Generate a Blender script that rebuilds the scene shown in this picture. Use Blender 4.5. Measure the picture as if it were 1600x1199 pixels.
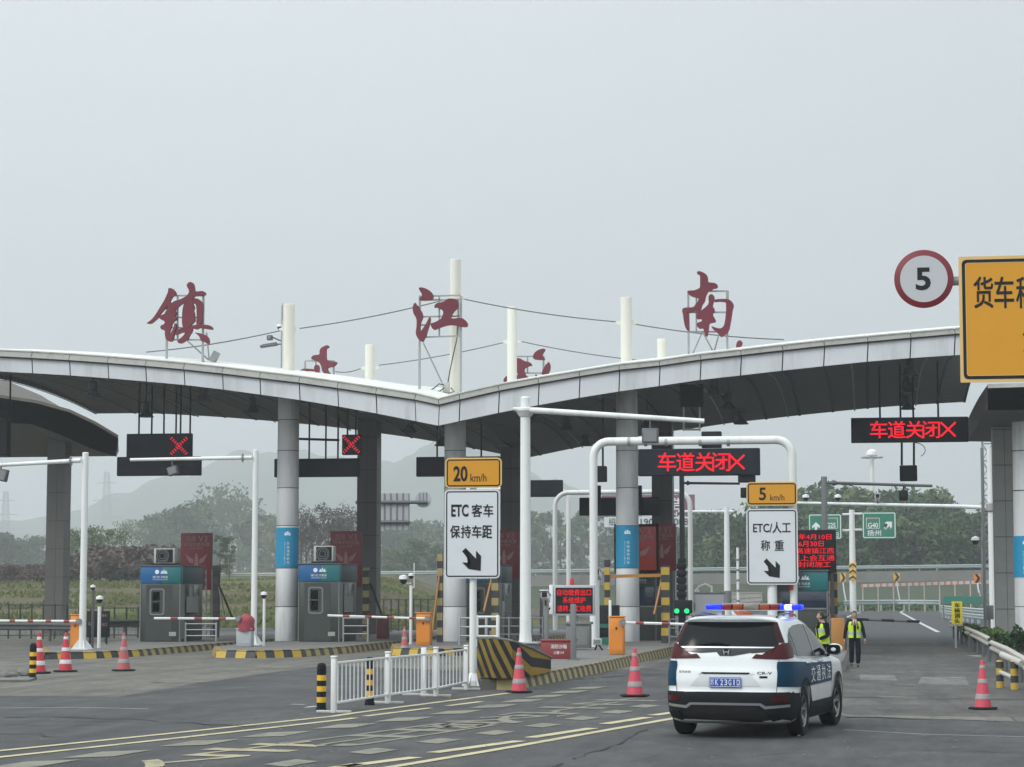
import bpy, bmesh, math, random
from mathutils import Vector, Matrix, noise
from math import radians as R, sin, cos, tan, atan, pi, sqrt, hypot, atan2
random.seed(7)
C = bpy.context.scene.collection
SC = bpy.context.scene
for o in list(bpy.data.objects): bpy.data.objects.remove(o)

# ---------------------------------------------------------------- camera
F = 3500.0; HZ = 925.0; CH = 2.15
PIT = atan((HZ-599.5)/F); YAW = atan(558/F*cos(PIT))
cam = bpy.data.cameras.new('camera'); camo = bpy.data.objects.new('camera', cam); C.objects.link(camo)
SC.camera = camo
camo.location = (0, 0, CH)
camo.rotation_euler = (pi/2+PIT, 0, YAW)
cam.sensor_width = 36; cam.lens = F/1600*36; cam.clip_end = 6000; cam.clip_start = .1
CAMM = Matrix.Translation((0, 0, CH)) @ camo.rotation_euler.to_matrix().to_4x4()
def ray(px, py):
    return (CAMM.to_3x3() @ Vector(((px-800)/F, (599.5-py)/F, -1))).normalized()
def at(px, py, Y):
    d = ray(px, py); t = Y/d.y
    return Vector((d.x*t, Y, CH+d.z*t))
def gp(px, py, z=0.0):
    d = ray(px, py); t = (z-CH)/d.z
    return Vector((d.x*t, d.y*t, z))
def px_size(px, py, Y):          # metres per pixel at the plane Y
    return (at(px+1, py, Y)-at(px, py, Y)).length

# ---------------------------------------------------------------- world, sun, exposure
SUN_EL, SUN_ROT = R(40), R(225)
w = bpy.data.worlds.new('World'); SC.world = w; w.use_nodes = True
nt = w.node_tree; nd = nt.nodes; lk = nt.links
bg = nd['Background']
sky = nd.new('ShaderNodeTexSky'); sky.sky_type = 'NISHITA'; sky.sun_disc = False
sky.sun_elevation = SUN_EL; sky.sun_rotation = SUN_ROT; sky.air_density = 1.5; sky.dust_density = 6
hs = nd.new('ShaderNodeHueSaturation'); hs.inputs['Saturation'].default_value = .12
lk.new(sky.outputs[0], hs.inputs['Color'])
tc = nd.new('ShaderNodeTexCoord'); sp = nd.new('ShaderNodeSeparateXYZ'); lk.new(tc.outputs['Generated'], sp.inputs[0])
# an even overcast layer: brightest overhead, about a third of that towards the horizon
mr = nd.new('ShaderNodeMapRange'); mr.inputs[1].default_value = 0; mr.inputs[2].default_value = 1; mr.inputs[3].default_value = 1.0; mr.inputs[4].default_value = 2.6
lk.new(sp.outputs[2], mr.inputs[0])
nz = nd.new('ShaderNodeTexNoise'); nz.inputs['Scale'].default_value = 1.6; nz.inputs['Detail'].default_value = 3
mpn = nd.new('ShaderNodeMapping'); mpn.inputs['Scale'].default_value = (1, 1, 3); lk.new(tc.outputs['Generated'], mpn.inputs[0]); lk.new(mpn.outputs[0], nz.inputs[0])
mr2 = nd.new('ShaderNodeMapRange'); mr2.inputs[1].default_value = .3; mr2.inputs[2].default_value = .7; mr2.inputs[3].default_value = .95; mr2.inputs[4].default_value = 1.05
lk.new(nz.outputs[0], mr2.inputs[0])
# the cloud is thinner, so lighter, towards the left and behind the camera
mr3 = nd.new('ShaderNodeMapRange'); mr3.inputs[1].default_value = -.45; mr3.inputs[2].default_value = .15; mr3.inputs[3].default_value = 1.16; mr3.inputs[4].default_value = .98; lk.new(sp.outputs[0], mr3.inputs[0])
mr4 = nd.new('ShaderNodeMapRange'); mr4.inputs[1].default_value = -.8; mr4.inputs[2].default_value = .6; mr4.inputs[3].default_value = 1.5; mr4.inputs[4].default_value = 1; lk.new(sp.outputs[1], mr4.inputs[0])
mx3 = nd.new('ShaderNodeMath'); mx3.operation = 'MULTIPLY'; lk.new(mr3.outputs[0], mx3.inputs[0]); lk.new(mr4.outputs[0], mx3.inputs[1])
mu = nd.new('ShaderNodeMath'); mu.operation = 'MULTIPLY'; lk.new(mr.outputs[0], mu.inputs[0]); lk.new(mr2.outputs[0], mu.inputs[1])
oc = nd.new('ShaderNodeVectorMath'); oc.operation = 'SCALE'; oc.inputs[0].default_value = (4.80, 5.26, 5.50); mu2 = nd.new('ShaderNodeMath'); mu2.operation = 'MULTIPLY'; lk.new(mu.outputs[0], mu2.inputs[0]); lk.new(mx3.outputs[0], mu2.inputs[1]); lk.new(mu2.outputs[0], oc.inputs['Scale'])
ad = nd.new('ShaderNodeMix'); ad.data_type = 'RGBA'; ad.inputs[0].default_value = .93
lk.new(hs.outputs[0], ad.inputs[6]); lk.new(oc.outputs[0], ad.inputs[7])
lk.new(ad.outputs[2], bg.inputs[0]); bg.inputs[1].default_value = .1
sl = bpy.data.lights.new('sun', 'SUN'); sl.energy = 1.7; sl.angle = R(20); sl.color = (1, .97, .92)
so = bpy.data.objects.new('sun', sl); C.objects.link(so)
# the veiled sun stands high behind the camera, off to its left
so.rotation_euler = (pi/2-SUN_EL, 0, R(-48))
SC.view_settings.view_transform = 'Standard'; SC.view_settings.look = 'None'; SC.view_settings.exposure = 0; SC.view_settings.gamma = 1
SC.render.engine = 'CYCLES'
cy = SC.cycles; cy.use_denoising = True; cy.max_bounces = 6; cy.diffuse_bounces = 3; cy.glossy_bounces = 3; cy.transmission_bounces = 4
cy.volume_bounces = 1; cy.transparent_max_bounces = 8; cy.caustics_reflective = False; cy.caustics_refractive = False
cy.use_adaptive_sampling = True; cy.adaptive_threshold = .015

# ---------------------------------------------------------------- materials
def mat(name, col, rough=.6, metal=0, var=.12, scale=3.0, bump=0, bscale=40, emit=None, estr=0, stain=None, stamt=.5, stscale=1.2, coat=0, spec=.5, streak=False):
    m = bpy.data.materials.new(name); m.use_nodes = True
    n = m.node_tree.nodes; l = m.node_tree.links; b = n['Principled BSDF']
    b.inputs['Roughness'].default_value = rough; b.inputs['Metallic'].default_value = metal
    b.inputs['Coat Weight'].default_value = coat; b.inputs['Coat Roughness'].default_value = .08
    b.inputs['Specular IOR Level'].default_value = spec
    t = n.new('ShaderNodeTexCoord'); z = n.new('ShaderNodeTexNoise'); z.inputs['Scale'].default_value = scale; z.inputs['Detail'].default_value = 6; z.inputs['Roughness'].default_value = .65
    l.new(t.outputs['Object'], z.inputs['Vector'])
    mx = n.new('ShaderNodeMix'); mx.data_type = 'RGBA'
    c1 = [max(0, c*(1-var)) for c in col]; c2 = [min(1, c*(1+var)) for c in col]
    mx.inputs[6].default_value = (*c1, 1); mx.inputs[7].default_value = (*c2, 1)
    l.new(z.outputs[0], mx.inputs[0]); out = mx.outputs[2]
    if stain:
        z2 = n.new('ShaderNodeTexNoise'); z2.inputs['Scale'].default_value = stscale; z2.inputs['Detail'].default_value = 7; z2.inputs['Roughness'].default_value = .7
        if streak:
            mp = n.new('ShaderNodeMapping'); mp.inputs['Scale'].default_value = (1, 1, .12); l.new(t.outputs['Object'], mp.inputs[0]); l.new(mp.outputs[0], z2.inputs['Vector'])
        else: l.new(t.outputs['Object'], z2.inputs['Vector'])
        rr = n.new('ShaderNodeMapRange'); rr.inputs[1].default_value = .5; rr.inputs[2].default_value = .75; rr.inputs[3].default_value = 0; rr.inputs[4].default_value = stamt
        l.new(z2.outputs[0], rr.inputs[0])
        m2 = n.new('ShaderNodeMix'); m2.data_type = 'RGBA'; l.new(rr.outputs[0], m2.inputs[0]); l.new(out, m2.inputs[6]); m2.inputs[7].default_value = (*stain, 1); out = m2.outputs[2]
    l.new(out, b.inputs['Base Color'])
    if bump:
        z3 = n.new('ShaderNodeTexNoise'); z3.inputs['Scale'].default_value = bscale; z3.inputs['Detail'].default_value = 4; l.new(t.outputs['Object'], z3.inputs['Vector'])
        bp = n.new('ShaderNodeBump'); bp.inputs['Strength'].default_value = bump; bp.inputs['Distance'].default_value = .02
        l.new(z3.outputs[0], bp.inputs['Height']); l.new(bp.outputs[0], b.inputs['Normal'])
    if emit:
        b.inputs['Emission Color'].default_value = (*emit, 1); b.inputs['Emission Strength'].default_value = estr
    return m
M = {}
M['white'] = mat('white_painted_metal', (.72,.73,.72), .45, var=.05, stain=(.42,.40,.35), stamt=.5, stscale=2, streak=True)
M['mast'] = mat('cream_painted_steel', (.68,.67,.60), .5, var=.04, stain=(.5,.45,.36), stamt=.4, streak=True)
M['fascia'] = mat('grey_aluminium_panel', (.64,.66,.69), .4, var=.05, scale=.8, stain=(.25,.25,.24), stamt=.45, stscale=1.1, streak=True)
M['roof'] = mat('white_roof_membrane', (.70,.70,.66), .6, var=.06, scale=.8, stain=(.38,.36,.30), stamt=.55, stscale=1.5)
M['gutter'] = mat('weathered_white_gutter', (.56,.56,.53), .5, var=.08, scale=2, stain=(.3,.28,.22), stamt=.7, stscale=2.5)
M['seam'] = mat('dark_sealant_and_shade', (.03,.03,.03), .8)
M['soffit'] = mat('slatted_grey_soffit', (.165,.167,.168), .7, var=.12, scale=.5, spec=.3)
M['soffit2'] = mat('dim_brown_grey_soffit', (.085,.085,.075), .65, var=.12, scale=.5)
M['fascia_dark'] = mat('shaded_brown_grey_fascia', (.05,.05,.05), .55, var=.1, scale=.7)  # unlit-side shade of the low canopy put into the base colour
M['column'] = mat('dusty_white_column', (.60,.61,.62), .55, var=.06, scale=1.5, stain=(.30,.29,.27), stamt=.85, stscale=1.6, streak=True)
M['tile'] = mat('grey_stone_cladding', (.105,.10,.095), .5, var=.18, scale=2.0, stain=(.07,.07,.065), stamt=.5)
M['tilel'] = mat('pale_stone_cladding', (.30,.30,.285), .5, var=.18, scale=2.0)
M['red_letter'] = mat('faded_crimson_letter', (.13,.009,.024), .6, var=.18, scale=1.5)
M['galv'] = mat('galvanised_steel', (.33,.34,.34), .45, metal=.4, var=.15, scale=3)
M['steel_dk'] = mat('dark_grey_steel', (.10,.105,.11), .5, metal=.3, var=.2)
M['steel_mid'] = mat('mid_grey_steel', (.20,.205,.21), .5, metal=.3, var=.15)
M['black'] = mat('black_powder_coat', (.005,.006,.008), .6, var=.2, spec=.25)
M['navy'] = mat('blue_black_screen', (.006,.009,.016), .5, var=.15, spec=.25)
M['rubber'] = mat('black_rubber', (.009,.009,.010), .85, var=.2, spec=.25)
M['led'] = mat('red_led_light', (.08,.0,.0), .8, emit=(1,.012,.03), estr=1.1, spec=.05)
M['ledx'] = mat('red_led_cross', (.08,.0,.0), .8, spec=.05, emit=(1,.01,.04), estr=1.4)
M['ledg'] = mat('green_signal_light', (.0,.5,.15), .5, emit=(.0,1,.25), estr=.9)
M['yellow_sign'] = mat('amber_reflective_sheet', (.60,.27,.004), .45, var=.05, scale=1)
M['pale_yellow'] = mat('pale_amber_border', (.66,.44,.16), .45, var=.05)
M['sign_white'] = mat('white_reflective_sheet', (.62,.65,.67), .35, var=.03, scale=.8, stain=(.45,.46,.46), stamt=.3)
M['ink'] = mat('black_lettering', (.006,.006,.008), .55, var=.1, spec=.3)
M['sign_red'] = mat('dark_red_ring', (.17,.008,.018), .45, var=.08)
M['sign_grey'] = mat('grey_white_disc', (.46,.47,.49), .4, var=.04)
M['green_sign'] = mat('green_reflective_sheet', (.0,.17,.09), .4, var=.06)
M['yel'] = mat('worn_yellow_paint', (.48,.32,.035), .6, var=.25, scale=4, stain=(.16,.12,.05), stamt=.6, stscale=4)
M['blk'] = mat('worn_black_paint', (.028,.028,.032), .6, var=.3, scale=4, stain=(.10,.09,.07), stamt=.4, stscale=4)
M['yelfade'] = mat('dusty_faded_yellow', (.33,.27,.11), .7, var=.25, scale=5, stain=(.14,.12,.08), stamt=.6, stscale=5)
M['blkfade'] = mat('dusty_black_paint', (.065,.058,.045), .7, var=.3, scale=5)
M['bright_yel'] = mat('bright_yellow_tape', (.72,.42,.02), .5, var=.1)
M['orange'] = mat('orange_painted_cabinet', (.66,.22,.02), .45, var=.08, stain=(.3,.12,.03), stamt=.4, stscale=3)
M['cone'] = mat('pink_red_cone_plastic', (.56,.06,.095), .6, var=.14, scale=6, stain=(.25,.05,.06), stamt=.5, stscale=6)
M['conew'] = mat('dusty_reflective_band', (.55,.53,.52), .5, var=.18, scale=9)
M['conered'] = mat('red_cone_plastic', (.50,.03,.05), .55, var=.14, scale=6)
M['conefade'] = mat('faded_pink_cone_plastic', (.42,.10,.10), .65, var=.14, scale=6)
M['bandgrey'] = mat('grimy_grey_band', (.27,.25,.25), .6, var=.2, scale=9)
M['red_barrier'] = mat('brick_red_band', (.28,.045,.04), .5, var=.15)
M['booth'] = mat('brushed_steel_booth', (.062,.068,.063), .38, metal=.45, var=.12, scale=1.5, stain=(.05,.05,.045), stamt=.5, stscale=2, streak=True)
M['boothl'] = mat('pale_booth_side', (.20,.21,.20), .4, metal=.3, var=.2, scale=2, streak=True, stain=(.08,.08,.08))
M['blue_band'] = mat('blue_header_panel', (.005,.10,.27), .4, var=.08)
M['teal_band'] = mat('teal_header_panel', (.004,.13,.14), .4, var=.1)
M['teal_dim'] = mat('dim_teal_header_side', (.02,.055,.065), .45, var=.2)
M['glass'] = mat('dark_window_glass', (.01,.014,.017), .15, var=.2, spec=.4)
M['glass_blue'] = mat('blue_tinted_glass', (.012,.022,.045), .12, var=.2, spec=.7)
M['blind'] = mat('pale_window_paper', (.30,.31,.30), .7, var=.2, scale=6)
M['rubber_trim'] = mat('grey_rubber_trim', (.16,.17,.17), .6)
M['banner'] = mat('blue_column_wrap', (.004,.25,.45), .45, var=.08, scale=1.5)
M['wht'] = mat('white_lettering', (.75,.76,.78), .5, var=.04)
M['poster'] = mat('dark_red_poster', (.19,.008,.018), .45, var=.12, scale=1.0)
M['poster2'] = mat('bright_red_poster', (.34,.02,.012), .4, var=.15, scale=1.0)
M['posterlite'] = mat('faded_poster_art', (.34,.17,.16), .5, var=.3, scale=4)
M['gold'] = mat('ochre_frame', (.38,.17,.035), .5, var=.12)
M['kerbtop'] = mat('dirty_island_concrete', (.16,.158,.15), .85, var=.2, scale=1.5, bump=.3, bscale=8, stain=(.09,.075,.05), stamt=.6, stscale=.8)
M['cloth_red'] = mat('faded_red_cloth_cover', (.30,.05,.065), .85, var=.3, scale=5, bump=.5, bscale=12)
M['maroon'] = mat('maroon_painted_cabinet', (.10,.02,.025), .5, var=.15)
M['redbox'] = mat('red_painted_box', (.24,.03,.035), .55, var=.15, scale=3, stain=(.12,.03,.03), stamt=.5, stscale=3)
M['ac'] = mat('off_white_plastic', (.45,.45,.42), .5, var=.08, stain=(.25,.24,.22), stamt=.4)
M['cab'] = mat('light_grey_cabinet', (.40,.42,.44), .5, var=.06)
M['bark'] = mat('grey_brown_bark', (.085,.072,.06), .9, var=.3, scale=8)
M['barkp'] = mat('bare_mauve_twigs', (.10,.085,.085), .9, var=.25, scale=8)
def leafmat(name, a, b, c):
    m = bpy.data.materials.new(name); m.use_nodes = True; n = m.node_tree.nodes; l = m.node_tree.links; p = n['Principled BSDF']
    p.inputs['Roughness'].default_value = .7; p.inputs['Specular IOR Level'].default_value = .25
    t = n.new('ShaderNodeTexCoord'); z = n.new('ShaderNodeTexNoise'); z.inputs['Scale'].default_value = .55; z.inputs['Detail'].default_value = 8; z.inputs['Roughness'].default_value = .8
    l.new(t.outputs['Object'], z.inputs['Vector'])
    oi = n.new('ShaderNodeObjectInfo'); am = n.new('ShaderNodeMath'); am.operation = 'MULTIPLY_ADD'; am.inputs[1].default_value = .22; l.new(oi.outputs['Random'], am.inputs[0]); l.new(z.outputs[0], am.inputs[2])
    r = n.new('ShaderNodeValToRGB'); e = r.color_ramp.elements; e[0].position = .38; e[0].color = (*a, 1); e[1].position = .85; e[1].color = (*c, 1); x = e.new(.6); x.color = (*b, 1)
    l.new(am.outputs[0], r.inputs[0]); l.new(r.outputs[0], p.inputs['Base Color'])
    return m
M['leaf'] = leafmat('broad_green_foliage', (.020,.052,.017), (.034,.080,.025), (.062,.112,.036))
M['leafd'] = leafmat('dark_green_foliage', (.013,.038,.014), (.024,.060,.021), (.046,.088,.030))
M['leafo'] = leafmat('olive_spring_foliage', (.05,.080,.030), (.082,.125,.045), (.125,.165,.065))
M['leafr'] = leafmat('reddish_hedge_foliage', (.075,.048,.044), (.11,.078,.070), (.13,.105,.085))
M['leafb'] = leafmat('fresh_shrub_foliage', (.04,.075,.02), (.075,.12,.03), (.13,.18,.05))
M['moss'] = mat('wood_undergrowth', (.055,.07,.04), .95, var=.3, scale=.3)
M['guard'] = mat('weathered_guardrail_zinc', (.44,.42,.38), .6, metal=.0, var=.2, scale=3, stain=(.12,.10,.085), stamt=.6, stscale=3)
M['guardf'] = mat('pale_blue_grey_guardrail', (.36,.42,.42), .5, metal=.2, var=.08)
M['guarddk'] = mat('dull_dark_guardrail', (.11,.11,.11), .6, metal=.3, var=.2)
M['fence_dk'] = mat('dark_green_fence_wire', (.05,.06,.05), .6, metal=.2)
M['net'] = mat('green_debris_netting', (.03,.17,.12), .8, var=.2, scale=2)
M['planter'] = mat('green_planter_plastic', (.01,.12,.07), .5, var=.15)

# ---------------------------------------------------------------- mesh builder
class MB:
    def __init__(s): s.bm = bmesh.new(); s.mi = 0
    def _add(s, verts, faces, mi=None):
        vs = [s.bm.verts.new(v) for v in verts]; out = []
        for f in faces:
            try: q = s.bm.faces.new([vs[i] for i in f]); q.material_index = s.mi if mi is None else mi; out.append(q)
            except ValueError: pass
        return vs, out
    def box(s, a, b, bev=0, mi=None, mtx=None):
        x0,x1 = sorted((a[0],b[0])); y0,y1 = sorted((a[1],b[1])); z0,z1 = sorted((a[2],b[2]))
        vs = [(x0,y0,z0),(x1,y0,z0),(x1,y1,z0),(x0,y1,z0),(x0,y0,z1),(x1,y0,z1),(x1,y1,z1),(x0,y1,z1)]
        fs = [(3,2,1,0),(4,5,6,7),(0,1,5,4),(1,2,6,5),(2,3,7,6),(3,0,4,7)]
        if bev:
            t = bmesh.new(); tv = [t.verts.new(v) for v in vs]
            for f in fs: t.faces.new([tv[i] for i in f])
            bmesh.ops.bevel(t, geom=t.edges[:], offset=min(bev, .45*min(x1-x0,y1-y0,z1-z0)), segments=2, affect='EDGES', profile=.5)
            t.verts.index_update(); vs = [v.co.copy() for v in t.verts]; fs = [[v.index for v in f.verts] for f in t.faces]; t.free()
        if mtx: vs = [mtx @ Vector(v) for v in vs]
        return s._add(vs, fs, mi)
    def tube(s, pts, r, n=10, mi=None, caps=True):
        pts = [Vector(p) for p in pts]; rs = r if isinstance(r, (list, tuple)) else [r]*len(pts)
        rings = []; prev = None
        for i, p in enumerate(pts):
            d = (pts[min(i+1,len(pts)-1)]-pts[max(i-1,0)]).normalized()
            u = d.orthogonal().normalized() if prev is None else (prev - d*prev.dot(d)).normalized()
            prev = u; v = d.cross(u)
            k = 1.0
            rings.append([s.bm.verts.new(p+(u*cos(2*pi*j/n)+v*sin(2*pi*j/n))*rs[i]*k) for j in range(n)])
        m = s.mi if mi is None else mi
        for a, b in zip(rings, rings[1:]):
            for j in range(n):
                f = s.bm.faces.new((a[j], a[(j+1)%n], b[(j+1)%n], b[j])); f.material_index = m
        if caps:
            for rg in (rings[0][::-1], rings[-1]):
                f = s.bm.faces.new(rg); f.material_index = m
    def lathe(s, c, prof, n=24, mi=None, axis='Z', mis=None, caps=True):
        c = Vector(c); rings = []
        for (r, h) in prof:
            ring = []
            for j in range(n):
                a = 2*pi*j/n; x, y = r*cos(a), r*sin(a)
                ring.append(s.bm.verts.new(c+(Vector((x,y,h)) if axis=='Z' else Vector((h,x,y)) if axis=='X' else Vector((x,h,y)))))
            rings.append(ring)
        for k, (a, b) in enumerate(zip(rings, rings[1:])):
            for j in range(n):
                f = s.bm.faces.new((a[j], a[(j+1)%n], b[(j+1)%n], b[j])); f.material_index = mis[k] if mis else (s.mi if mi is None else mi)
        for rg, k in (((rings[0][::-1], 0), (rings[-1], -1)) if caps else ()):
            if (Vector(rg[0].co)-Vector(rg[n//2].co)).length > 1e-4:
                f = s.bm.faces.new(rg); f.material_index = mis[k] if mis else (s.mi if mi is None else mi)
    def quad(s, a, b, c, d, mi=None): return s._add([a,b,c,d], [(0,1,2,3)], mi)
    def poly(s, pts, mi=None): return s._add(pts, [tuple(range(len(pts)))], mi)
    def prism(s, pts, d, mi=None):      # pts: planar outline, d: extrusion vector
        pts = [Vector(p) for p in pts]; d = Vector(d); n = len(pts)
        fs = [tuple(range(n))[::-1], tuple(range(n, 2*n))]+[(i, (i+1)%n, n+(i+1)%n, n+i) for i in range(n)]
        return s._add(pts+[p+d for p in pts], fs, mi)
    def ball(s, c, r, seg=12, mi=None, sc=(1,1,1)):
        t = bmesh.new(); bmesh.ops.create_uvsphere(t, u_segments=seg, v_segments=max(6,seg//2+2), radius=r)
        t.verts.index_update()
        s._add([Vector(c)+Vector((v.co.x*sc[0], v.co.y*sc[1], v.co.z*sc[2])) for v in t.verts], [[v.index for v in f.verts] for f in t.faces], mi); t.free()
    def grid(s, fn, nu, nv, mi=None):
        vs = [[s.bm.verts.new(fn(i/nu, j/nv)) for j in range(nv+1)] for i in range(nu+1)]
        for i in range(nu):
            for j in range(nv):
                f = s.bm.faces.new((vs[i][j], vs[i+1][j], vs[i+1][j+1], vs[i][j+1])); f.material_index = s.mi if mi is None else (mi(i,j) if callable(mi) else mi)
        return vs
XF = {}
def build(name, mb, mats, parent=None, smooth=True, kind=None, label=None, recalc=True, ang=38, loc=None):
    bm = mb.bm
    if recalc: bmesh.ops.recalc_face_normals(bm, faces=bm.faces[:])
    me = bpy.data.meshes.new(name)
    org = None
    if parent is not None:
        mtx = XF.get(parent.name)
        if mtx: bm.transform(mtx.inverted())
    elif loc is not None:
        org = Vector(loc); bm.transform(Matrix.Translation(-org))
    bm.to_mesh(me); bm.free()
    if not isinstance(mats, (list, tuple)): mats = [mats]
    for m in mats: me.materials.append(M[m] if isinstance(m, str) else m)
    if smooth and len(me.polygons):
        me.polygons.foreach_set('use_smooth', [True]*len(me.polygons)); me.set_sharp_from_angle(angle=R(ang))
    o = bpy.data.objects.new(name, me); C.objects.link(o)
    if parent is not None:
        o.parent = parent; XF[o.name] = XF.get(parent.name)
    if org: o.location = org
    if kind: o['kind'] = kind
    if label: o['label'] = label
    return o
def thing(name, label, cat, loc=(0,0,0), rz=0, group=None, local=False):
    o = bpy.data.objects.new(name, None); C.objects.link(o); o.location = loc; o.rotation_euler = (0,0,rz); o.empty_display_size = .2
    o['label'] = label; o['category'] = cat
    if group: o['group'] = group
    XF[o.name] = None if local else Matrix.Translation(loc) @ Matrix.Rotation(rz, 4, 'Z')
    return o
def tag(o, label, cat, group=None, kind=None):
    o['label'] = label; o['category'] = cat
    if group: o['group'] = group
    if kind: o['kind'] = kind
    return o
def copy_tree(o, loc=None, rz=None, label=None, group=None, parent=None):
    c = o.copy(); C.objects.link(c)
    if parent is not None: c.parent = parent
    if loc is not None: c.location = loc
    if rz is not None: c.rotation_euler = (0,0,rz)
    if label: c['label'] = label
    if group: c['group'] = group
    for ch in list(o.children): copy_tree(ch, parent=c)
    return c
_fc = {}
def text_bm(s, wd, ht, bold=0.0, fit=True):
    """flat glyph outlines as (verts, faces), centred, fitted to wd x ht"""
    key = (s, bold)
    if key not in _fc:
        cu = bpy.data.curves.new('t', 'FONT'); cu.body = s; cu.size = 1; cu.offset = bold; cu.resolution_u = 3; cu.align_x = 'CENTER'; cu.space_line = .95
        ob = bpy.data.objects.new('t', cu); C.objects.link(ob)
        dg = bpy.context.evaluated_depsgraph_get(); me = bpy.data.meshes.new_from_object(ob.evaluated_get(dg))
        vs = [v.co.copy() for v in me.vertices]; fs = [tuple(p.vertices) for p in me.polygons]
        bpy.data.objects.remove(ob); bpy.data.curves.remove(cu); bpy.data.meshes.remove(me)
        _fc[key] = (vs, fs)
    vs, fs = _fc[key]
    x0 = min(v.x for v in vs); x1 = max(v.x for v in vs); y0 = min(v.y for v in vs); y1 = max(v.y for v in vs)
    sx = wd/(x1-x0) if wd else None; sy = ht/(y1-y0) if ht else None
    sx = sx or sy; sy = sy or sx
    return [Vector(((v.x-(x0+x1)/2)*sx, (v.y-(y0+y1)/2)*sy, 0)) for v in vs], fs
def text_to(mb, s, c, wd, ht, U=(1,0,0), V=(0,0,1), bold=.0, mi=None, mapf=None):
    cjk = any(ord(q) > 0x2e80 for q in s)
    vs, fs = text_bm(s, wd, ht, 0 if cjk else bold); U = Vector(U); V = Vector(V); c = Vector(c)
    if cjk and bold and not mapf:      # heavier strokes: the glyph again, shifted a little, each copy a hair nearer
        em = ht or wd; N_ = U.cross(V)
        for k, (dx, dy) in enumerate(((1,1),(-1,1),(1,-1),(-1,-1))):
            o_ = U*dx*bold*em+V*dy*bold*em+N_*.0006*(k+1); mb._add([c+o_+U*v.x+V*v.y for v in vs], fs, mi)
    if mapf: pts = [mapf(v.x, v.y) for v in vs]
    else: pts = [c+U*v.x+V*v.y for v in vs]
    mb._add(pts, fs, mi)
def stroke_path(mb, pts, w, d, mi=None):     # thin flat box strokes in the XZ plane
    for a, b in zip(pts, pts[1:]):
        a = Vector(a); b = Vector(b); t = (b-a).normalized(); n = Vector((-t.z, 0, t.x))*w/2
        mb.prism([a-n-t*w/2, b-n+t*w/2, b+n+t*w/2, a+n-t*w/2], (0, d, 0), mi)
# ================================================================= GROUND
def smooth(t): t = max(0, min(1, t)); return t*t*(3-2*t)
def terr(X, Y):
    z = 0.0
    # farmland embankment on the left beyond the plaza
    m = smooth((-.165*Y-X)/14); z += m*(smooth((Y-128)/95)*3.6 + smooth((Y-230)/60)*.9)
    z += m*smooth((-X-40)/50)*smooth((Y-150)/60)*(-.5)
    # wooded slope on the right
    m2 = smooth((X+8)/30); z += m2*smooth((Y-300)/90)*7
    z += smooth((Y-300)/120)*2.0*(1-m2)
    if Y > 122: z += .25*noise.noise(Vector((X*.05, Y*.05, 0)))*smooth((Y-125)/30)*max(m, smooth((Y-300)/50))
    return z
mb = MB()
xs = [-2000,-1500,-900,-600,-400,-300,-240,-200]+list(range(-170,171,5))+[200,250,320,450,700,1000,1500,2000]
ys = [-60,0,60,100,115,120]+list(range(124,300,5))+list(range(300,520,14))+[560,640,760,900,1100,1400,2300,3200]
vs = [[mb.bm.verts.new((x,y,terr(x,y)-.03)) for y in ys] for x in xs]
for i in range(len(xs)-1):
    for j in range(len(ys)-1): mb.bm.faces.new((vs[i][j],vs[i+1][j],vs[i+1][j+1],vs[i][j+1]))
def groundmat():
    m = bpy.data.materials.new('rough_grassland'); m.use_nodes = True; n = m.node_tree.nodes; l = m.node_tree.links; p = n['Principled BSDF']; p.inputs['Roughness'].default_value = .95; p.inputs['Specular IOR Level'].default_value = .1
    t = n.new('ShaderNodeTexCoord'); mp = n.new('ShaderNodeMapping'); mp.inputs['Scale'].default_value = (.35, 1.0, 1); l.new(t.outputs['Object'], mp.inputs[0])
    z = n.new('ShaderNodeTexNoise'); z.inputs['Scale'].default_value = .045; z.inputs['Detail'].default_value = 9; z.inputs['Roughness'].default_value = .62; l.new(mp.outputs[0], z.inputs[0])
    r = n.new('ShaderNodeValToRGB'); e = r.color_ramp.elements; e[0].position = .30; e[0].color = (.085,.07,.05,1); e[1].position = .72; e[1].color = (.085,.115,.035,1)
    for ps, c in ((.42,(.10,.085,.055,1)),(.5,(.125,.112,.062,1)),(.58,(.12,.135,.045,1)),(.64,(.07,.105,.028,1))): x = e.new(ps); x.color = c
    l.new(z.outputs[0], r.inputs[0])
    z2 = n.new('ShaderNodeTexNoise'); z2.inputs['Scale'].default_value = 1.3; z2.inputs['Detail'].default_value = 8; z2.inputs['Roughness'].default_value = .8; l.new(t.outputs['Object'], z2.inputs[0])
    mx = n.new('ShaderNodeMix'); mx.data_type = 'RGBA'; mx.blend_type = 'OVERLAY'; mx.inputs[0].default_value = .8; l.new(r.outputs[0], mx.inputs[6]); l.new(z2.outputs[0], mx.inputs[7]); l.new(mx.outputs[2], p.inputs['Base Color'])
    b = n.new('ShaderNodeBump'); b.inputs['Strength'].default_value = .8; b.inputs['Distance'].default_value = .25; l.new(z2.outputs[0], b.inputs['Height']); l.new(b.outputs[0], p.inputs['Normal'])
    return m
build('ground', mb, groundmat(), kind='structure')
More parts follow.
